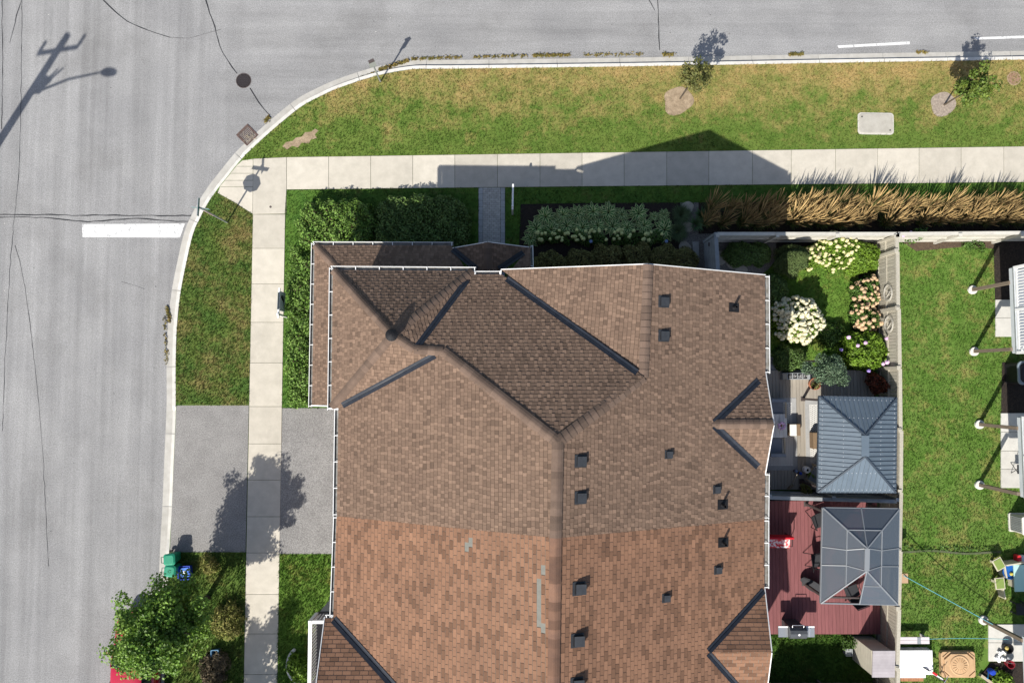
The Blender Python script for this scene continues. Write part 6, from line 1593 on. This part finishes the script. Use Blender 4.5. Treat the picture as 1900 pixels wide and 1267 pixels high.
# ================================================================== yards beyond the fence
M_WOODP = mat('post_wood', (.20, .155, .115), (.15, .12, .09), scale=5, stretch=(6, 6, .6), rough=.9); M_SONO = mat('concrete_footing', (.62, .60, .56), (.55, .53, .49), scale=5, rough=.9); M_PATIO = mat('patio_slab', (.52, .505, .465), (.46, .445, .41), scale=3, rough=.9, rand=.07, speck=.06)
def footed_post(t, px, py, h):
    c = P(px, py, 0); MB().lathe(c, [(.20, -.1), (.20, .10), (.185, .115)], 18).build('footing', M_SONO, t); MB().box(c + Vector((0, 0, .1 + h / 2)), (.14, .14, h)).build('post', M_WOODP, t); return c
ZB = 2.62
def balcony(label, posts, y0px, y1px):
    pts = [P(px, py, 0) for px, py in posts]; xw = pts[0].x + .02; ya, yb = P(1880, y1px, ZB).y, P(1880, y0px, ZB).y; t = thing('balcony', label, 'balcony', (xw + 1.0, (ya + yb) / 2, 0))
    for px, py in posts: footed_post(t, px, py, ZB - .3)
    for y in (ya + .3, yb - .3): MB().box((xw + 2.3, y, ZB / 2), (.14, .14, ZB - .1)).build('post', M_WOODP, t)
    M_RIM = MATS.get('rim_vinyl') or mat('rim_vinyl', (.55, .58, .60), (.50, .53, .55), scale=3, rough=.5)
    MB().box((xw + 1.2, (ya + yb) / 2, ZB - .02), (2.3, yb - ya - .1, .04)).build('floor', M_WHITE, t)
    for y in (ya, yb): MB().box((xw + 1.2, y, ZB - .12), (2.4, .05, .26)).build('rim_joist', M_RIM, t)
    MB().box((xw, (ya + yb) / 2, ZB - .12), (.05, yb - ya, .26)).build('rim_joist', M_RIM, t); MB().box((xw - .035, (ya + yb) / 2, ZB + .0), (.02, yb - ya + .06, .05)).build('drip_edge', M_GALV, t)
    MB().bar((xw + .03, ya, ZB + .10), (xw + .03, yb, ZB + .10), .06, .09).build('bottom_rail', M_WHITE, t); MB().bar((xw + .03, ya - .02, ZB + .98), (xw + .03, yb + .02, ZB + .98), .11, .08).build('top_rail', M_WHITE, t)
    for y in (ya, (ya + yb) / 2, yb): MB().box((xw + .03, y, ZB + .5), (.12, .12, 1.06)).build('newel_post', M_WHITE, t)
    y = ya + .14; pk = None
    while y < yb - .08:
        if pk is None: pk = MB().box(Vector((0, 0, 0)) + ORG[t.name], (.045, .06, .86)).build('picket', M_WHITE, t); pk.location = Vector((xw + .03, y, ZB + .54)) - ORG[t.name]
        else: dup(pk, Vector((xw + .03, y, ZB + .54)) - ORG[t.name], 0, t)
        y += .125
    for yy in (ya, yb):
        MB().bar((xw + .1, yy, ZB + .98), (xw + 2.3, yy, ZB + .98), .1, .08).build('top_rail', M_WHITE, t); x = xw + .2
        while x < xw + 2.2: dup(pk, Vector((x, yy, ZB + .54)) - ORG[t.name], R(90), t); x += .125
    return t, xw
balcony('white railed balcony on wooden posts nearest the back fence', [(1803, 538), (1806, 652)], 497, 654)
balcony('white railed balcony on wooden posts above long patio slabs', [(1816, 787), (1816, 899)], 775, 922)
balcony('white railed balcony on wooden post holding the blue line', [(1823, 1149)], 1184, 1345)
def patio(label, x0, x1, ys_):
    root = struct(MB().prism(PP([(x0 + 1, ys_[0] + 1), (x1, ys_[0] + 1), (x1, ys_[-1] - 1), (x0 + 1, ys_[-1] - 1)]), -.06, .02).build('patio', M_BASE), label)
    for a_, b2 in zip(ys_[:-1], ys_[1:]):
        MB().prism(shrink(PP([(x0, a_), (x1, a_), (x1, b2), (x0, b2)]), .008), -.02, .045).build('patio_slab', M_PATIO, root, bevel=.006)
patio('small pale patio under the first balcony', 1846, 1960, [556, 590, 625]); patio('long pale patio under the second balcony', 1856, 1990, [766, 801, 836, 870, 905]); patio('pale patio of the toy strewn yard', 1833, 1990, [1157, 1191, 1226])
MB()
c = P(1897, 690, .02); t = thing('grill', 'covered dark grill between the two balconies', 'grill', P(1880, 690, 0)); cg = P(1876, 692, 0)
MB().prism(rrect(cg, .6, .95, .1), 0, .85).build('cart', M_FRB, t); MB().prism(rrect(cg, .72, 1.05, .2), .84, .93).build('tray', mat('tray_grey', (.20, .24, .28), rough=.4), t, bevel=.02); MB().prism(rrect(cg, .56, .86, .2), .93, 1.0).build('hood', M_FRB, t, bevel=.02)
# air conditioner
c = P(1886, 968, 0); c.x += .05; t = thing('air_conditioner', 'beige air conditioner with round fan beside dark patch', 'air conditioner', c); M_AC = mat('ac_beige', (.46, .44, .38), (.42, .40, .35), scale=5, rough=.6)
MB().prism(rrect(c, .86, .82, .06), 0, .08).build('pad', M_SONO, t); MB().prism(rrect(c, .78, .74, .05), .08, .80).build('casing', M_AC, t)
for k in range(9): MB().box(c + Vector((-.40, -.30 + k * .075, .44)), (.02, .035, .66)).build('fin', M_FENCEG, t)
MB().prism(rrect(c, .82, .78, .06), .80, .86).build('top_cover', mat('ac_top', (.66, .65, .60), rough=.5), t, bevel=.015); MB().lathe(c + Vector((.04, 0, .862)), [(.27, 0), (.27, .004)], 24).build('fan_opening', M_BLACK, t)
for k in range(7): MB().tube([c + Vector((.04 + (.06 + .03 * k) * math.cos(a), (.06 + .03 * k) * math.sin(a), .878)) for a in [2 * math.pi * i / 20 for i in range(21)]], .006, 4, cap=False).build('guard_ring', M_GALV, t)
# toddler play centre
c = P(1872, 1072, 0); t = thing('play_table', 'cream and green toddler play table with blue basin', 'play table', c); M_CREAMP = mat('cream_plastic', (.52, .48, .36), rough=.5); M_GREENP = mat('olive_plastic', (.20, .27, .07), rough=.5); M_TEALP = mat('aqua_plastic', (.40, .62, .56), rough=.5)
for px, py, sx, sy, h in ((1853, 1056, .06, .5, .45), (1851, 1090, .06, .75, .4), (1868, 1040, .8, .06, .55)): q = P(px, py, 0); MB().box(q + Vector((0, 0, h / 2)), (sx, sy, h), R(8)).build('wall', M_CREAMP, t)
for px, py, ang in ((1853, 1046, 28), (1855, 1082, 5)):
    q = P(px, py, .5); MB().box(q, (.42, .5, .04), R(ang)).build('tray_rim', M_CREAMP, t); MB().box(q + Vector((0, 0, .025)), (.34, .42, .02), R(ang)).build('tray', M_GREENP, t); MB().box(q + Vector((0, 0, -.26)), (.1, .1, .46)).build('leg', M_CREAMP, t)
q = P(1873, 1060, .4); MB().lathe(Vector((q.x, q.y, 0)), [(.15, 0), (.16, .28), (.30, .36), (.33, .44), (.30, .44), (.27, .38), (.05, .36)], 22).build('basin', mat('blue_basin', (.015, .10, .34), rough=.3), t); MB().lathe(Vector((q.x + .08, q.y - .1, .40)), [(.08, 0), (.05, .05)], 10).build('floating_toy', mat('toy_yellow', (.5, .42, .08), rough=.5), t)
q = P(1893, 1072, .5); MB().box((q.x, q.y, .5), (.55, 1.15, .05), R(1)).build('board', M_TEALP, t); MB().box((q.x, q.y, .24), (.4, .9, .48)).build('board_base', M_CREAMP, t)
c = P(1872, 1046, 0); c = P(1890, 1034, 0); t = thing('toy_car', 'small red and grey ride on toy beside play table', 'toy', c); MB().prism(rrect(c, .55, .32, .12), .08, .32).build('body', mat('toy_grey', (.45, .46, .48), rough=.4), t, bevel=.03); MB().prism(rrect(c + Vector((-.22, .02, 0)), .18, .34, .08), .1, .36).build('bonnet', M_REDS, t)
for sx in (-.18, .18):
    for sy in (-.17, .17): MB().tube([c + Vector((sx, sy - .03, .08)), c + Vector((sx, sy + .03, .08))], .08, 10).build('wheel', M_BLACK, t)
c = P(1884, 1124, 0); t = thing('patio_chair', 'dark grey plastic chair in the shade of balcony', 'patio chair', c); MB().box(c + Vector((0, 0, .4)), (.5, .5, .05)).build('seat', M_SLING, t)
for k in range(6): MB().box(c + Vector((-.22 + k * .088, .26, .68)), (.05, .03, .5)).build('back_slat', M_SLING, t)
for sx in (-.22, .22):
    for sy in (-.22, .22): MB().box(c + Vector((sx, sy, .2)), (.05, .05, .4)).build('leg', M_SLING, t)
# lines
M_ROPE = mat('teal_rope', (.10, .33, .38), rough=.7)
def line(label, a, b, sag, r=.016):
    a, b = Vector(a), Vector(b); pts = [lerp(a, b, k / 12) - Vector((0, 0, sag * 4 * (k / 12) * (1 - k / 12))) for k in range(13)]
    tag(MB().tube(pts, r, 6).build('clothes_line', M_ROPE), label, 'clothes line')
pp = P(1823, 1149, 0); line('teal clothes line from fence to the balcony post', P(1676, 1067, 1.7), pp + Vector((-.05, .05, .75)), .15)
line('pale teal line from white bench to the balcony', P(1724, 1185, .55), Vector((P(1876, 1188, ZB).x, P(1876, 1188, ZB).y, ZB - .15)), .1, .012)
# dark border between the two yards
mb = MB(); pts = [P(x, 1022 + 2 * math.sin(x * .05) + (x - 1680) * .02, 0) for x in range(1672, 1862, 8)]
for a, b_ in zip(pts[:-1], pts[1:]): mb.bar(a + Vector((0, 0, .02)), b_ + Vector((0, 0, .02)), .09, .05)
tag(mb.build('lawn_edging', M_BASE), 'dark low edging strip between the two mown lawns', 'edging')
x, y = scatter(PP([(1675, 1010), (1850, 1014), (1850, 1022), (1675, 1020)]), 160); pos = np.stack([x, y, np.full(len(x), .08)], 1); tag(leaves('edging_weeds', pos, np.tile([0, 0, 1.], (len(pos), 1)), .11, L_MID), 'leafy weeds along the lawn edging', 'weeds', kind='stuff')
# bench, cover, bicycle, sandbox
q0, q1 = P(1660, 1194, .45), P(1724, 1181, .45); c = Vector(((q0.x + q1.x) / 2, (q0.y + q1.y) / 2, 0)); t = thing('garden_bench', 'whitewashed plank bench against the fence', 'bench', c); w, d_ = q1.x - q0.x, q1.y - q0.y; M_WW = mat('whitewash', (.62, .57, .58), (.55, .50, .51), scale=4, stretch=(.5, 6, 1), rough=.8)
for k in range(2): MB().box((c.x, c.y + (k - .5) * d_ / 2, .44), (w, d_ / 2 - .012, .045)).build('plank', M_WW, t)
for sx in (-.42, .42): MB().box((c.x + sx * w, c.y, .21), (.06, d_ * .9, .42)).build('leg', M_WW, t)
MB().box((c.x + .2 * w, c.y + .0, .468), (.16, d_ * .96, .008)).build('repair_strap', M_GALV, t)
q0, q1 = P(1664, 1251, .4), P(1730, 1206, .4); c = Vector(((q0.x + q1.x) / 2, (q0.y + q1.y) / 2, 0)); t = thing('covered_table', 'low table under white dotted cover beside bench', 'table', c); w, d_ = q1.x - q0.x, q1.y - q0.y
mb = MB(); n = 8; rows = [[Vector((q0.x + w * i / n, q0.y + d_ * j / n, .40 + rnd.uniform(-.008, .012))) for i in range(n + 1)] for j in range(n + 1)]; mb.grid(rows); mb.build('cover', mat('white_oilcloth', (.78, .78, .78), (.74, .74, .75), scale=6, rough=.6), t)
MB().box((c.x, c.y, .19), (w * .97, d_ * .97, .40)).build('table_frame', M_WW, t); MB().box((c.x - .1, q0.y - .10, .14), (w * .8, .18, .28)).build('cover_hem', MATS['white_oilcloth'], t)
for _ in range(70):
    pass
mb = MB()
for i in range(11):
    for j in range(8): mb.box((q0.x + w * (i + .5 + .3 * (j % 2)) / 11.5, q0.y + d_ * (j + .5) / 8, .416), (.022, .022, .006))
mb.build('dots', mat('dot_grey', (.30, .32, .36), rough=.8), t)['kind'] = 'stuff'
c = P(1714, 1240, .42); t = thing('bicycle', 'small white and red child bicycle leaning on the covered table', 'bicycle', c); M_TUBE = mat('white_tube', (.75, .75, .76), rough=.35)
dv = (P(1738, 1251, 0) - P(1708, 1232, 0)); dv.z = 0; dv.normalize(); nv = Vector((-dv.y, dv.x, 0)); ori = P(1722, 1246, 0); zz = Vector((0, 0, 1)); leanv = nv * .18
def bp(a, h): return ori + dv * a + zz * h + leanv * h
for a in (-.42, .42):
    pts = [bp(a + .22 * math.cos(k), .24 + .22 * math.sin(k)) for k in [2 * math.pi * i / 20 for i in range(21)]]; w = MB().tube(pts, .022, 6, cap=False).build('wheel', M_TYRE, t); mb = MB()
    for k in range(8): mb.tube([bp(a, .24), bp(a + .21 * math.cos(k * .785), .24 + .21 * math.sin(k * .785))], .003, 3)
    mb.build('spokes', M_CHROME, w)
for p_, q_ in (((-.42, .24), (-.15, .55)), ((-.15, .55), (.3, .58)), ((.0, .25), (.3, .58)), ((-.42, .24), (0, .25)), ((-.15, .55), (0, .25)), ((.3, .62), (.42, .24))): MB().tube([bp(*p_), bp(*q_)], .018, 6).build('frame_tube', M_TUBE, t)
MB().tube([bp(.3, .72) + nv * .22, bp(.29, .74), bp(.3, .72) - nv * .22], .015, 6).build('handlebar', M_CHROME, t); MB().tube([bp(.3, .58), bp(.29, .74)], .016, 6).build('stem', M_REDS, t); MB().box(bp(-.17, .63), (.22, .1, .05), math.atan2(dv.y, dv.x)).build('saddle', M_REDS, t, bevel=.015); MB().tube([bp(-.15, .55), bp(-.17, .62)], .014, 6).build('seat_post', M_CHROME, t)
c = P(1773, 1229, 0); t = thing('sandbox', 'tan plastic sandbox lid with round sun relief', 'sandbox', c); M_SANDB = mat('tan_plastic', (.50, .33, .185), (.45, .29, .16), scale=4, rough=.55)
w, d_ = 1.5, 1.12; MB().prism([Vector((c.x + a * w / 2, c.y + b * d_ / 2, 0)) for a, b in ((-1, -.86), (-.9, -1), (.9, -1), (1, -.86), (1, .86), (.9, 1), (-.9, 1), (-1, .86))], 0, .2).build('tray', M_SANDB, t, bevel=.02)
MB().prism([Vector((c.x + a * w / 2 * .86, c.y + b * d_ / 2 * .88, 0)) for a, b in ((-1, -.5), (-.55, -1), (.55, -1), (1, -.5), (1, .5), (.55, 1), (-.55, 1), (-1, .5))], .2, .27).build('lid', M_SANDB, t, bevel=.02)
MB().lathe(c + Vector((0, 0, .27)), [(.44, 0), (.42, .03), (.38, .035), (.36, .02), (.12, .045), (.02, .05)], 30).build('sun_disc', M_SANDB, t)
for k in range(16): a = k * math.pi / 8; MB().bar(c + Vector((.17 * math.cos(a), .17 * math.sin(a), .315)), c + Vector((.32 * math.cos(a), .32 * math.sin(a), .305)), .022, .02).build('sun_ray', M_SANDB, t)
for a, b in ((-1, -1), (1, -1), (1, 1), (-1, 1)): MB().bar(c + Vector((a * w * .30, b * d_ * .46, .21)), c + Vector((a * w * .46, b * d_ * .28, .21)), .05, .06).build('corner_clip', M_SANDB, t)
t = thing('brick_edging', 'short row of orange bricks below the covered table', 'edging', P(1690, 1258, 0))
for k in range(9): q = P(1673 + 4.6 * k, 1258, .05); MB().box(q, (.10, .20, .12), R(rnd.uniform(-6, 6))).build('brick', mat('orange_brick', (.36, .17, .08), (.28, .13, .07), scale=6, rough=.9) if k == 0 else MATS['orange_brick'], t)
c = P(1668, 1068, 0); c = Vector((P(1671, 1075, FH).x + .22, P(1671, 1075, FH).y, 0)); t = thing('bird_house', 'tan bird house with white rim on the fence', 'bird house', c + Vector((0, 0, 1.3))); MB().box(c + Vector((0, 0, 1.42)), (.26, .30, .30)).build('box', mat('bird_tan', (.42, .28, .17), rough=.8), t); MB().slab([c + Vector((-.2, -.2, 1.62)), c + Vector((.2, -.2, 1.62)), c + Vector((.2, .2, 1.62)), c + Vector((-.2, .2, 1.62))], .03).build('roof', MATS['bird_tan'], t); MB().bar(c + Vector((-.24, 0, 1.4)), c + Vector((-.1, 0, 1.4)), .05, .05).build('bracket', M_IRON, t)
# clutter on the lowest patio
c = P(1836, 1262, 0); t = thing('raised_bed', 'timber edged bed of dark soil at patio end', 'raised bed', c); MB().prism(PP([(1818, 1252), (1838, 1228), (1990, 1228), (1990, 1330), (1890, 1330)]), -.02, .06).build('soil', M_BLACK if False else M_MULCH, t)
for (x0, y0), (x1, y1) in (((1818, 1251), (1842, 1268)), ((1842, 1269), (1900, 1318))): MB().bar(P(x0, y0, .08), P(x1, y1, .08), .12, .18).build('timber', M_TEAK, t)
def potplant(label, px, r_, h, m, z0=.06, n=260):
    c = P(px[0], px[1], z0); t = thing('leafy_plant', label, 'plant', c); pos, nrm = superbox(n, c, (r_, r_ * .8, h), 2.2, .35); leaves('foliage', pos, nrm, .17, m, t, aspect=.5); stems(t, c, h * .8, r_ * .6, 5)
potplant('bright lime vegetable plant in the timber edged bed', (1852, 1256), .48, .45, L_LIME, n=380)
c = P(1836, 1243, .06); t = thing('watering_can', 'blue watering can lying in the timber edged bed', 'watering can', c); MB().lathe(c, [(.12, 0), (.13, .22), (.10, .26)], 14).build('body', M_BLUEB, t); MB().tube([c + Vector((-.1, -.06, .06)), c + Vector((-.22, -.2, .2)), c + Vector((-.26, -.26, .22))], [.03, .02, .045], 8).build('spout', mat('sky_blue_plastic', (.05, .3, .6), rough=.4), t); MB().tube([c + Vector((.1, 0, .05)), c + Vector((.22, .04, .15)), c + Vector((.08, 0, .27))], .014, 6).build('handle', M_BLUEB, t)
c = P(1868, 1228, .05); t = thing('bucket', 'dark red bucket on the shaded patio', 'bucket', c); MB().lathe(c, [(.13, 0), (.17, .26), (.18, .27), (.155, .27), (.12, .03)], 16).build('shell', mat('dark_red_plastic', (.22, .02, .03), rough=.4), t); MB().tube([c + Vector((.17 * math.cos(a), .1, .26 + .12 * math.sin(a))) for a in [math.pi * k / 8 for k in range(9)]], .006, 4).build('handle', M_GALV, t)
c = P(1864, 1199, .05); t = thing('pot', 'round black pot with a yellow toy inside on patio', 'pot', c); MB().lathe(c, [(.15, 0), (.21, .24), (.23, .25), (.2, .25), (.16, .05)], 18).build('shell', M_FRB, t); MB().lathe(c + Vector((-.05, .02, .1)), [(.07, 0), (.09, .12), (.03, .16)], 8).build('yellow_toy', mat('dull_yellow', (.42, .33, .10), rough=.6), t)
for k, (px, py, lb) in enumerate(((1856, 1210, 'white plastic toy lying by the black pot'), (1851, 1221, 'white plastic toy figure in the middle of patio clutter'), (1862, 1222, 'white and black plastic toy next to the red bucket'))):
    c = P(px, py, .05); t = thing('toy', lb, 'toy', c); MB().prism(rrect(c, .30, .13, .05, R(40 + 60 * k)), .05, .15).build('body', M_SWHITE, t, bevel=.02); MB().lathe(c + Vector((.12, .08, .1)), [(.05, 0), (.07, .06), (.02, .12)], 9).build('head', M_SWHITE, t); MB().prism(rrect(c + Vector((-.1, .05, 0)), .12, .07, .03, R(-30)), .05, .18).build('arm', M_BLACK if k == 2 else M_SWHITE, t)
# chair frame shadowed on second patio
c = P(1884, 868, .05); t = thing('folding_chair', 'black folding chair under the second balcony', 'folding chair', c)
MB().slab([c + Vector((-.22, -.2, .42)), c + Vector((.22, -.2, .42)), c + Vector((.22, .2, .42)), c + Vector((-.22, .2, .42))], .02).build('seat', M_SLING, t)
for s in (-1, 1): MB().tube([c + Vector((s * .2, -.22, 0)), c + Vector((s * .2, .22, .8))], .014, 6).build('leg', M_FRB, t); MB().tube([c + Vector((s * .2, .25, 0)), c + Vector((s * .2, -.18, .44))], .014, 6).build('leg', M_FRB, t)
MB().box(c + Vector((0, .2, .72)), (.4, .03, .16)).build('backrest', M_SLING, t)
# plants at the far fence
c = P(1682, 441, 0); t = thing('climbing_plant', 'green climber with pale flowers at the fence post', 'climber', c); pos, nrm = superbox(420, c, (.35, .35, 1.5), 2.4, .3); leaves('foliage', pos, nrm, .12, L_MID, t); stems(t, c, 1.3, .2, 5); put_blooms(t, B_PINK, [P(1690, 431, 1.5), P(1676, 438, 1.4)], .7, .9)
c = P(1803, 454, 0); t = thing('shrub', 'low round green plant on the bare soil strip', 'shrub', c); pos, nrm = superbox(700, c, (.5, .35, .35), 2.4, .3); leaves('foliage', pos, nrm, .09, L_MID, t); stems(t, c, .3, .3, 5)
